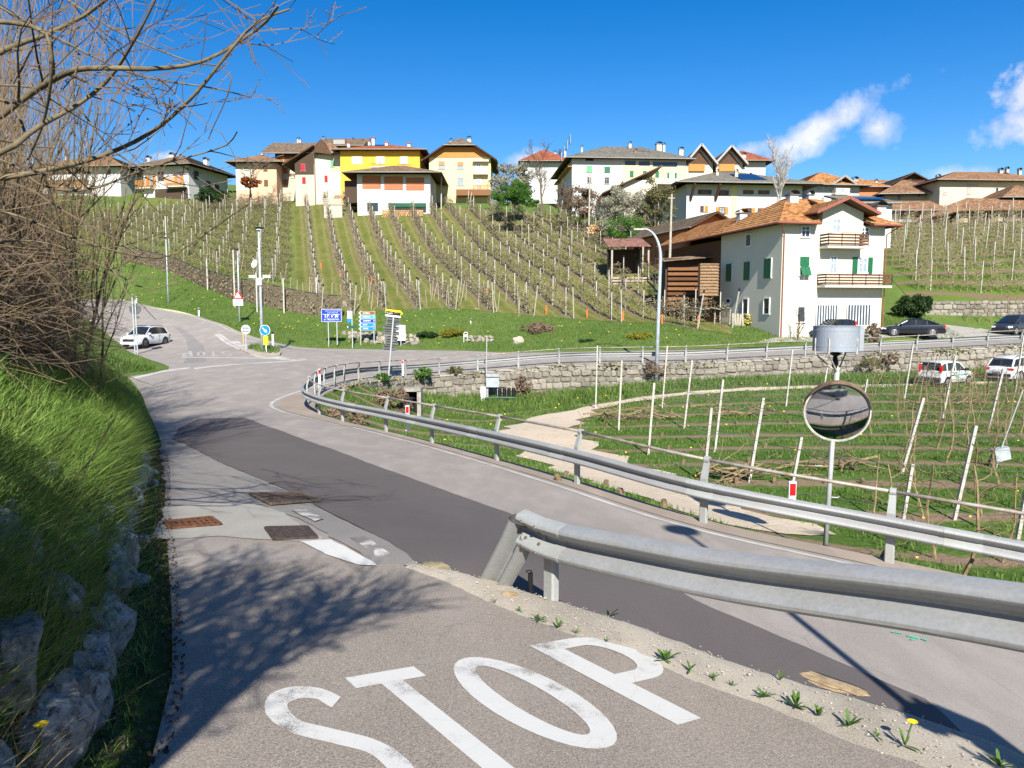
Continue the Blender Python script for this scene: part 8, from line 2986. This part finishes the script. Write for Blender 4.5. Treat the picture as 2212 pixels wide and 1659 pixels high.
# --- houses on the far left, behind the bare shrubs
H = House('house','white house with orange wood shutters and balconies at the left hilltop',c1,165,1145,1535,1338,1600,-14,13.5,'white')
H.hip(H.rh_at(1250,6.7),2.0,'brown').walls()
H.window(1190,1395,1232,1495,'b','oo',glass=M_curtain); H.window(1272,1377,1325,1445,'b'); H.window(1438,1387,1478,1490,'b','oo',glass=M_curtain)
H.balcony(1105,1443,1240,1503,M_rail_orange,1.3,vert=True); H.balcony(1360,1430,1525,1500,M_rail_orange,1.3,vert=True)
for (d0,z0,z1) in ((2.5,4.6,6.4),(6.5,3.4,4.9),(9.5,2.8,4.6)):
 b = MB(); b.box((H.w + 0.02,d0,z0 + (z1 - z0) / 2),(0.1,1.5,z1 - z0)); b.build('window',M_bframe,H.root)
 b = MB(); b.box((H.w + 0.06,d0,z0 + (z1 - z0) / 2),(0.08,1.2,z1 - z0 - 0.3)); b.build('pane',M_pane,H.root)
H.panel(1240,1505,1530,1600,WM['dark'],'basement_shade',0.0,0.06)  # dark panel, the shade of the basement front put into its colour
H.chimney(1162,1200,1240,1310,0.35); H.chimney(1346,1390,1216,1275,0.6); H.chimney(1612,1655,1255,1330,0.45)
H = House('house','white house with a deep wooden loggia and red-brown roof behind the bare shrubs',c1,168,330,985,1345,1600,-6,14,'white')
H.hip(H.rh_at(1244,7),1.8,'rust').walls()
H.panel(440,1325,740,1395,WM['dark'],'loggia',-0.05,0.2); H.balcony(470,1390,735,1440,M_wframe,1.4,1)
H.balcony(400,1460,735,1510,M_rail_orange,1.2,vert=True); H.window(375,1430,410,1500,'b','oo'); H.window(880,1360,915,1400,'b')
H.chimney(515,545,1225,1280,0.5); H.chimney(905,940,1290,1340,0.5)
H = House('house','small orange house squeezed between the two white hilltop houses',c1,176,985,1150,1370,1560,0,10,'peach')
H.hip(H.rh_at(1335,5),1.2,'rust').walls(); H.window(1050,1408,1075,1452,'b')
H = House('house','brown roofed house at the far left edge behind the thicket',c1,172,-150,200,1390,1600,0,12,'old')
H.hip(H.rh_at(1330,6),1.5,'rust').walls()
# --- right of the blossoming trees
H = House('house','distant white house with a red roof and solar panel behind the bare walnut tree',c4,186,440,745,285,470,0,14,'white')
H.hip(H.rh_at(194,7),1.6,'red').walls()
H.solar(H.w * 0.45,H.w * 0.72,0.5,0.8,H.rh_at(194,7),1.6); H.chimney(660,686,195,240,0.4); H.chimney(700,728,186,262,0.2,'dark'); H.chimney(745,765,182,245,0.2,'old')
H = House('house','long grey-slab-roofed farmhouse, half white and half cream, with green shutters',c4,138,810,1705,262,560,4,20,'white')
RH = H.rh_at(151,9.5)
H.hip(RH,1.3,'grey',((7.5,9.5),(H.w - 6,9.5))).walls()
H.panel(1200,305,1700,560,WM['cream'],'cream_plaster',-0.02,0.06)
for x0,x1,y0,y1 in ((1220,1302,277,310),(1328,1412,279,312),(1437,1625,282,318),(915,975,262,280)):
 H.panel(x0,y0,x1,y1,M_pane,'attic_opening',-0.04,0.08)
H.window(920,316,966,366,'s','lc'); H.window(1060,322,1104,368,'s','gc'); H.window(1060,400,1100,455,'s'); H.window(925,400,962,450,'s')
for x0,x1 in ((1257,1288),(1359,1390),(1456,1486)):
 H.window(x0,350,x1,402,'w','gc')
H.window(1568,362,1606,450,'w','go',glass=M_curtain); H.balcony(1440,415,1662,456,M_wframe,1.2,3)
for k,dd in enumerate((3,7,11,15)):
 for zz in (3.2,7.2,10.6 - 0.2 * k):
  b = MB(); b.box((-0.02,dd,zz),(0.1,1.1,1.5)); wn2 = b.build('window',M_sframe,H.root)
  b = MB(); b.box((-0.05,dd,zz),(0.08,0.85,1.25)); b.build('pane',M_pane,wn2)
b = MB(); b.box((-0.35,10,5.4),(0.8,20,0.2)); b.build('pent_roof',RM['orange'],H.root)
b = MB(); b.box((-0.02,10,2.4),(0.06,19.6,5.4)); b.build('pale_plaster',WM['pale'],H.root)
H.solar(H.w * 0.60,H.w * 0.74,0.50,0.78,RH,1.3)
H.chimney(1255,1280,122,180,0.45,'beige'); H.chimney(1298,1326,182,250,0.25,'brick'); H.chimney(1470,1520,128,190,0.45,'beige'); H.chimney(1525,1547,132,195,0.45,'beige'); H.chimney(880,893,150,195,0.5,'old')
H = House('shed','sloping-roofed white annex at the foot of the long farmhouse',c4,130,1215,1480,425,560,0,8,'pale')
H._finish_roof([((-3.5,-1,H.h - 2.2),(H.w + 0.6,-1,H.h + 2.2),(H.w + 0.6,9,H.h + 2.2),(-3.5,9,H.h - 2.2))],'brown')
H.walls()
for n,(xa,xb,apex,lb_) in enumerate([(1708,1915,168,'left one of two twin orange-roofed gables with a wooden loft'),(1945,2150,178,'right one of two twin orange-roofed gables with a wooden loft')]):
 H = House('house',lb_,c4,147 + n,xa,xb,290,540,0,16,'pale')
 rh_ = H.L(0,apex)[1] - H.h
 H.gable_front(rh_,0.6,'red',1.4)
 H.walls()
 b = MB(); b.add([(0.6,-0.1,H.h - 0.4),(H.w - 0.6,-0.1,H.h - 0.4),(H.w / 2,-0.1,H.h + rh_ - 0.9)],[(0,1,2)]); b.build('loft_opening',M_eave,H.root)
 H.panel(xa + 20,306,xb - 65,360,M_planks,'wood_front',-0.2,0.3)
 b = MB()
 for sx in (-1,1):
  b.bar((H.w / 2 + sx * (H.w / 2 + 0.6),-1.45,H.h - rh_ / (H.w / 2) * 0.6 + 0.1),(H.w / 2,-1.45,H.h + rh_ + 0.1),0.08,0.35,(0,1,0))
 b.build('barge_board',M_gutter,H.roof)
 H.chimney(*((1652,1692,168,205) if n == 0 else (2145,2185,212,275)),dep=0.5)
H = House('house','red-roofed white wing at the right of the twin gables',c4,156,2040,2330,285,540,0,12,'white')
H.hip(H.rh_at(206,6),1.4,'red').walls()
H = House('house','white house with a wide grey roof, brown shutters and blue solar panels',c4,116,1712,2640,462,760,5,15,'white')
RH = H.rh_at(350,7.5)
H.hip(RH,2.2,'grey').walls()
for (x0,y0,x1,y1) in ((1828,505,1882,540),(1975,508,2022,545)):
 H.window(x0,y0,x1,y1,'b','bo')
H.window(1822,628,1850,676,'b'); H.window(1858,628,1884,676,'b','oc'); H.window(1970,635,2020,690,'b','oo',glass=M_curtain)
H.window(2180,505,2222,535,'b','bo'); H.window(2180,640,2232,690,'b','oo'); H.window(2300,505,2345,535,'b','bo'); H.window(2305,640,2360,700,'b','bo',glass=M_curtain)
H.panel(2065,470,2112,760,WM['cream'],'corner_recess',-0.02,0.06)
for x in (1742,1940):
 u,z1 = H.L(x,470); u2,z0 = H.L(x,585)
 b = MB(); b.bar((u,-2.0,z1 - 0.1),(u,-0.1,z0),0.3,0.3); b.build('brace',M_eave,H.root)
H.solar(H.w * 0.46,H.w * 0.68,0.18,0.72,RH,2.2)
H.chimney(1945,1970,345,400,0.3,'beige'); H.chimney(2095,2122,345,430,0.2,'beige')
# --- brick barn, sheds and wood stacks beside the white house
H = House('barn','red brick barn with a brown gable roof turned to the orchard',c4,90,1745,2105,780,1000,15,18,'brick','barn')
rh_ = H.L(0,655)[1] - H.h
H.gable_front(rh_,0.7,'brown',1.2)
H.walls()
H.window(1825,805,1885,850,'b','oc'); H.window(1925,785,1990,825,'b','oc')
for k,dd in enumerate((3,7,11,15)):
 b = MB(); b.box((-0.03,dd,H.h - 1.6),(0.1,1.6,0.4)); b.build('vent_slot',M_black,H.root)
q = P(1322,548,93); q.z = float(hill_z(q.x,q.y)); s_ = q.y / FPX
r_ = empty('shed',q,'low open shed with a rusty sheet roof at the edge of the fruit rows','shed')
zt = P(1322,541,93).z - q.z + 0.4
for (x,y,hh) in ((0,0,0),(78 * s_,0,0),(78 * s_,4,1.2),(0,4,1.2)):
 b = MB(); b.box((x,y,(zt + hh) / 2 - 1),(0.2,0.2,zt + hh + 2)); b.build('post',M_wood_post,r_)
b = MB(); roof_plane(b,(-0.6,-0.6,zt),(82 * s_,-0.6,zt),(76 * s_,4.6,zt + 1.4),(-0.6,4.6,zt + 1.4),0.5); b.build('roof',roofm('rusty_sheet',(0.15,0.07,0.05),(0.22,0.11,0.085),(0.28,0.16,0.13)),r_)
b = MB(); b.box((38 * s_,3.8,zt / 2 - 0.6),(74 * s_,0.2,zt + 1.2)); b.build('back_wall',WM['dark'],r_)
for i in range(4):
 b = MB(); b.box((40 * s_,-0.4,-0.4 + 0.35 * i),(80 * s_,0.08,0.2)); b.build('plank',M_wood_post,r_)
M_oldplank = simple('grey_brown_plank',(0.22,0.155,0.10),0.9,0.3,6)
q = P(1440,628,79); s_ = q.y / FPX
r_ = empty('shed',q,'dark lean-to of boards and stacked timber left of the white house','shed')
b = MB(); b.box((2.6,1.6,0.6),(5.4,2.6,5.4)); b.build('wall',WM['dark'],r_)
b = MB(); roof_plane(b,(-0.5,-0.7,2.9),(5.6,-0.7,3.4),(5.6,3.4,3.9),(-0.5,3.4,3.4),0.5); b.build('roof',RM['brown'],r_)
for i in range(9):
 b = MB(); b.box((2.4,0.1,-1.8 + 0.5 * i),(4.6,0.24,0.3)); b.build('plank',M_bframe if i % 3 else WM['wood'],r_)
q = P(1512,640,74.5); s_ = q.y / FPX
r_ = empty('timber_stack',q,'tall stack of split logs between pale boards against the white house','wood stack')
b = MB(); b.box((0.9,0.6,(640 - 570) * s_ / 2),(1.75,0.9,(640 - 570) * s_)); b.build('core',M_logs,r_)
for i in range(11):
 b = MB(); b.box((0.9,0.12,0.1 + i * 6.6 * s_),(1.85,0.12,0.11)); b.build('plank',M_oldplank,r_)
q = P(1508,692,71); q.z = float(hill_z(q.x,q.y)); s_ = q.y / FPX
r_ = empty('shelter',q,'rickety low shelter of old boards at the corner of the white house','shelter')
for i in range(6):
 b = MB(); b.box((0.2 + 0.5 * i,0.6,1.35 + 0.05 * (i % 3)),(0.46,2.2,0.05),Matrix.Rotation(0.2,3,'Y')); b.build('plank',M_wood_post,r_)
for x in (0.1,1.5,2.9):
 b = MB(); b.tube([(x,0,-0.5),(x + 0.05,0,1.4)],0.06,6); b.build('post',M_wood_post,r_)
for i in range(5):
 b = MB(); b.box((3.1 + 0.22 * i,-0.4,0.3),(0.18,0.05,1.3 - 0.1 * (i % 2)),Matrix.Rotation(rnd.uniform(-.08,.08),3,'Y')); b.build('board',M_wood_post,r_)
log_stack('pile of sawn trunks in the grass under the bare shrubs',c4,118,920,770,1060,850,0.2)
# --- houses behind the white house, right side
H = House('house','grey and white house with an orange hip roof and a small white balcony',c5,125,600,985,432,640,6,13,'white')
H.hip(H.rh_at(342,6.5),1.4,'orange').walls()
H.panel(602,434,985,500,WM['grey'],'grey_plaster',-0.01,0.05)
b = MB(); g0,g1 = H.L(750,0)[0],H.L(945,0)[0]; gz0,gz1 = H.L(0,432)[1],H.L(0,366)[1]
roof_plane(b,(g0,5,gz0),(g0,-1.2,gz0),((g0 + g1) / 2,-1.2,gz1),((g0 + g1) / 2,5,gz1)); roof_plane(b,(g1,-1.2,gz0),(g1,5,gz0),((g0 + g1) / 2,5,gz1),((g0 + g1) / 2,-1.2,gz1)); b.build('gable_roof',RM['orange'],H.root)
b = MB(); b.add([(g0 + 0.7,-0.05,gz0 - 0.3),(g1 - 0.7,-0.05,gz0 - 0.3),((g0 + g1) / 2,-0.05,gz1 - 0.35)],[(0,1,2)]); b.build('gable',WM['grey'],H.root)
b = MB()
for xx in (g0,g1): b.bar((xx,-1.25,gz0 + 0.02),((g0 + g1) / 2,-1.25,gz1 + 0.02),0.08,0.32,(0,1,0))
b.build('barge_board',M_gutter,H.root)
H.balcony(780,455,890,500,M_wframe,1.2,3); H.window(800,425,830,458,'w'); H.window(705,512,725,556,'w'); H.window(808,515,828,545,'w'); H.window(705,440,722,465,'w'); H.window(905,450,925,475,'w')
H.chimney(930,970,370,410,0.4)
H = House('house','small orange-roofed house wedged behind the grey and white house',c5,140,900,1150,445,620,0,10,'brick')
H.hip(H.rh_at(388,5),1.0,'orange').walls(); H.chimney(1080,1096,420,450,0.3); H.chimney(1098,1114,384,420,0.5)
H = House('house','far brown ridge roof behind the small orange-roofed house',c5,160,1000,1200,410,600,0,10,'old')
H.gable_side(H.rh_at(385,5),0.8,'rust').walls()
H = House('barn','dark timber barn with a broad low gable above the long orange roof',c5,150,1190,1500,425,620,0,14,'dark','barn')
H.gable_front(H.L(0,347)[1] - H.h,1.2,'brown',1.2); H.walls()
H = House('house','long old grey house under a weathered orange roof with three chimneys',c5,136,1165,1560,500,660,-4,13,'old')
H.hip(H.rh_at(388,6),1.8,'rust',((H.w * 0.55,6),(H.w * 0.95,6))).walls()
H.window(1250,505,1272,532,'s'); H.window(1385,480,1405,512,'s',raw=None)
H.chimney(1208,1226,435,475,0.3,'old'); H.chimney(1330,1350,415,455,0.3,'old'); H.chimney(1542,1568,352,420,0.4,'old')
H = House('house','big beige old house with a bulky red-brown roof at the right edge',c5,132,1555,2330,400,700,4,15,'beige')
H.hip(H.rh_at(322,7) + 0.0,1.3,'rust',((H.w * 0.40,7),(H.w * 0.85,7)),drop=0.0).walls()
H.panel(1555,470,1660,700,WM['old'],'grey_plaster',-0.01,0.05); H.panel(1745,420,1845,600,WM['old'],'grey_plaster',-0.012,0.05)
H.window(1758,445,1780,495,'s',bars=False); H.window(1968,445,1988,485,'s',bars=False); H.window(1575,568,1600,620,'s',bars=False); H.window(1580,480,1604,500,'s',bars=False)
for a in ((1995,2022,305,345),(2045,2066,296,345),(2135,2158,305,345),(2018,2058,342,372),(1740,1756,362,395)):
 H.chimney(*a,dep=0.45,mat='old')
H = House('barn','small wooden hay barn with orange boards below the long grey house',c5,122,1205,1545,590,690,0,10,'dark','barn')
H.gable_side(H.rh_at(537,5),1.6,'rust',1.2); H.walls()
H.panel(1370,612,1530,648,M_planks,'orange_boards',-0.05,0.1); H.panel(1205,655,1545,690,WM['grey'],'base',-0.02,0.1)
H = House('house','flat grey-roofed annex with solar panels behind the white house chimney',c5,100,955,1215,560,660,0,8,'white')
H._finish_roof([((-0.8,-0.8,H.h),(H.w + 0.8,-0.8,H.h),(H.w + 0.8,8.5,H.h + 2.2),(-0.8,8.5,H.h + 2.2))],'grey'); H.walls()
b = MB(); b.add([(0.5,0.5,H.h + 0.6),(4.5,0.5,H.h + 0.6),(4.5,3.4,H.h + 1.3),(0.5,3.4,H.h + 1.3)],[(0,1,2,3)]); b.build('solar_panel',M_solar,H.root)
H = House('barn','long open timber barn with a sagging tiled roof above the terraced rows',c5,119,1700,2330,605,720,0,12,'dark','barn')
RH = H.rh_at(516,6)
H._finish_roof([((-7.5,-1.5,H.h - 1.7),(-0.5,-1.5,H.h - 0.3),(H.w * 0.34,6,H.h + RH),(-1.5,6,H.h + 0.2)),((-0.5,-1.5,H.h - 0.3),(H.w + 1,-1.5,H.h - 0.1),(H.w + 1,6,H.h + RH * 0.9),(H.w * 0.34,6,H.h + RH))],'rust')
H.walls()
H.panel(1925,650,2020,720,WM['beige'],'plaster_block',-0.1,0.4); H.panel(1700,665,1760,720,WM['beige'],'plaster_block',-0.1,0.4)
for i in range(11):
 u0,z1 = H.L(1930 + 0,598 + i * 10)
 u1,z0 = H.L(2200,605 + i * 10)
 H.panel(0,0,0,0,M_wood_post if i % 3 else M_bframe,'board',-0.22,0.06,raw=((u0,z1),(u1,z0))) if i < 5 or i > 6 else None
for x in (1860,1905,2010,2100):
 u0,z1 = H.L(x,590); u1,z0 = H.L(x + 7,720)
 H.panel(0,0,0,0,M_wood_post,'post',-0.2,0.2,raw=((u0,z1),(u1,z0)))
H = House('barn','upper tiled barn roof at the right edge between beige house and open barn',c5,125,2040,2400,520,640,0,10,'dark','barn')
H.hip(H.rh_at(432,5),1.3,'rust').walls()
# ------------------------------------------------------------------ trees and shrubs of the village and the banks
M_blossom = leaf_mat('blossom',[(0.3,(0.10,0.115,0.05)),(0.5,(0.26,0.25,0.17)),(0.72,(0.58,0.55,0.47))],1.3,0.8,0.2,6)
M_spring = leaf_mat('spring_leaf',[(0.3,(0.03,0.08,0.012)),(0.55,(0.08,0.19,0.025)),(0.75,(0.16,0.28,0.05))],0.8)
M_drytw = leaf_mat('dry_twig_mass',[(0.3,(0.10,0.07,0.045)),(0.55,(0.21,0.15,0.10)),(0.75,(0.32,0.24,0.16))],1.0,0.9,0.1,5)
M_olive = leaf_mat('budding_olive',[(0.3,(0.07,0.075,0.03)),(0.55,(0.15,0.14,0.06)),(0.75,(0.26,0.235,0.12))],1.0,0.9,0.15,5)
M_birch = simple('birch_bark',(0.46,0.42,0.37),0.85,0.25,3)
def crown_at(name,label,cat,x0,y0,x1,y1,Y,n,mat,size,seed,trunk_r=0.12,lump=0.4,shape='round',low=0.12,ground=None,hollow=0.5,tm=M_bark):
 s_ = Y / FPX
 q = P((x0 + x1) / 2,y1,Y)
 if ground is not None:
  q.z = float(ground(q.x,q.y))
 return blob_tree(name,label,cat,q,P(0,y0,Y).z - q.z,(x1 - x0) * s_ / 2,(x1 - x0) * s_ / 2.4,n,mat,size,trunk_r,tm,lump,seed,shape,low,hollow=hollow)
def bare_tree_at(label,px,yb,yt,Y,wd,seed,mat=M_bark,kids=7,depth=3,rmin=0.02,cat='tree'):
 q = P(px,yb,Y)
 h = P(px,yt,Y).z - q.z
 root = empty('bare_tree',q,label,cat)
 rr,segs = random.Random(seed),[]
 grow(Vector((0,0,-0.4)),Vector((0.03,0,1)),h * 0.8,h * 0.018 + 0.05,depth,segs,rr,kids,wd,0.25,0.09,6,0.5,rmin,0.25)
 tubes_mesh([s for s in segs if max(s[1]) > 0.06],5).build('trunk',mat,root)
 tubes_mesh([s for s in segs if max(s[1]) <= 0.06],3).build('crown',mat if mat is M_birch else M_twig,root)
 return root
crown_at('blossom_tree','pale budding tree beside the cream house, behind the bright green bush','tree',1058,352,1150,442,128,9000,M_blossom,0.26,51,0.2)
crown_at('green_bush','bright green bush at the top of the fruit rows','bush',1070,392,1152,448,122,9500,M_spring,0.22,52,0.1,low=0.02)
bare_tree_at('large bare walnut tree before the long farmhouse',1172,452,318,124,0.75,53)
bare_tree_at('thin bare tree left of the peach house',540,430,336,148,0.7,54)
crown_at('red_shrub','reddish budding shrub below the peach house','bush',522,382,560,410,146,1800,leaf_mat('red_bud',[(0.3,(0.16,0.05,0.02)),(0.6,(0.30,0.10,0.03)),(0.8,(0.25,0.2,0.05))],1.0),0.4,55,0.06)
crown_at('hedge','clipped dark hedge below the white hilltop house','hedge',420,404,492,436,150,6000,M_ever,0.26,56,0,low=0.0,shape='dome')
bare_tree_at('bare brown shrub left of the utility pole on the hill',1215,470,398,121,0.9,57,M_twig,9,3,0.022,'shrub')
crown_at('dry_shrub','dense brown leafless shrub behind the grey utility pole','bush',1205,398,1300,478,125,9000,M_drytw,0.24,58,0.1,low=0.03,hollow=0.2)
crown_at('blossom_tree','white blossoming bush tree right of the utility pole','tree',1288,398,1405,516,112,14000,M_blossom,0.22,59,0.14,low=0.04)
crown_at('budding_tree','grey-green budding tree between blossoming bush and brick barn','tree',1365,388,1462,512,110,10000,M_olive,0.22,60,0.14,low=0.05,hollow=0.2)
crown_at('green_bush','green underbrush at the foot of the blossoming bush tree','bush',1310,455,1385,522,108,4000,M_spring,0.2,61,0.05,low=0.0)
crown_at('green_bush','small green bush at the foot of the walnut tree','bush',1133,425,1165,448,120,1800,M_spring,0.2,62,0,low=0.0)
bt_ = bare_tree_at('white-barked birch between the grey-roofed house and the white house',1684,470,330,92,0.42,63,M_birch,9,3,0.016)
crown_at('golden_juniper','spreading yellow-green juniper in the turf of the road bank','bush',950,712,1008,746,74,5200,M_ever_y,0.16,64,0,low=0.0,shape='dome',ground=hill_z)
crown_at('dark_shrub','dark shrub between the rock border and the golden juniper','bush',900,716,948,748,74,3400,M_ever,0.15,65,0,low=0.0,shape='dome',ground=hill_z)
crown_at('dry_shrub','dry pinkish-brown shrub behind the grey boulder','bush',1118,699,1205,744,73,5200,M_drytw,0.14,66,0,low=0.0,shape='dome',ground=hill_z,hollow=0.1)
crown_at('juniper','small dark juniper at the road edge below the orange tubes','bush',1250,735,1287,757,66.5,1100,M_ever,0.2,67,0,low=0.0,shape='dome',ground=hill_z)
crown_at('golden_juniper','dark golden juniper beside the curved street lamp','bush',1350,721,1408,757,66.5,4400,M_ever_y,0.14,68,0,low=0.0,shape='dome',ground=hill_z)
crown_at('ivy_bank','dark ivy hanging over the bank behind the black saloon','ivy',1925,640,2008,706,73.5,8000,M_ever,0.18,69,0,low=0.0,ground=hill_z)
bare_tree_at('thin young tree in front of the white house window',1722,738,664,64.9,0.5,70,M_bark_pale,7,2,0.012)
crown_at('dry_shrub','brown clipped shrub in front of the right garage door','bush',1868,697,1902,738,64.8,2600,M_drytw,0.11,71,0,low=0.0,ground=hill_z)
crown_at('yellow_bush','pale yellow flowering bush at the left wall of the white house','bush',1595,678,1628,714,71,500,simple('yellow_bloom',(0.55,0.48,0.12),0.8,0.2,8),0.2,72,0.03,hollow=0.1)
crown_at('conifer','dark conifer peeking between the twin gables and the birch','tree',1608,372,1632,440,128,900,M_ever,0.5,73,0.1,shape='cone',low=0.05)
WALL_GROW = [('dry_creeper','large mat of dry brown creeper over the left end of the retaining wall',792,838,888,905,42.5,8000,M_drytw,0.11,81),('dry_creeper','dry brown growth hanging under the barrier beside the culvert',700,870,800,925,32.0,7000,M_drytw,0.09,82),
   ('green_weed','green weed clump on the wall top beside the leaning pole',808,806,842,826,49.0,900,M_spring,0.11,83),('green_weed','large green weed clump on the wall top right of the leaning pole',892,793,932,818,52.4,1500,M_spring,0.12,84),
   ('green_weed','small green weed clump on the wall top left of the cabinet aerial',965,792,1000,808,54.6,420,M_olive,0.18,85),('dry_creeper','dry brown creeper hanging on the wall right of the control cabinet',1112,806,1152,862,54.6,2600,M_drytw,0.11,86),
   ('dry_creeper','low dry scrub at the wall foot below the brown creeper',1140,848,1200,872,53.8,2200,M_drytw,0.11,87),('dry_creeper','tan dry grass tuft on the wall behind the curved lamp',1385,780,1440,812,53.4,1600,M_drytw,0.1,88),
   ('dry_creeper','tan dry grass tufts on the wall above the small white car',1850,768,1905,800,54.8,1500,M_olive,0.1,89),('dry_creeper','dry tuft on the wall coping left of the tall post by the car',1905,764,1940,790,55.4,420,M_drytw,0.16,90)]
for nm,lb_,x0,y0,x1,y1,Y,n,mt,sz,sd in WALL_GROW:
 crown_at(nm,lb_,'creeper' if 'creeper' in nm else 'weed',x0,y0,x1,y1,Y,n,mt,sz,sd,0,0.3,'round',0.0,hollow=0.1)
blob_tree('shade_shrub','unseen dark evergreen shrub added past the picture corner to shade the guardrail end','bush',(2.75,1.15,-0.45),2.15,0.5,0.5,3000,M_ever,0.16,0.05,seed=95)  # unseen bush added only to cast shade on the rail end
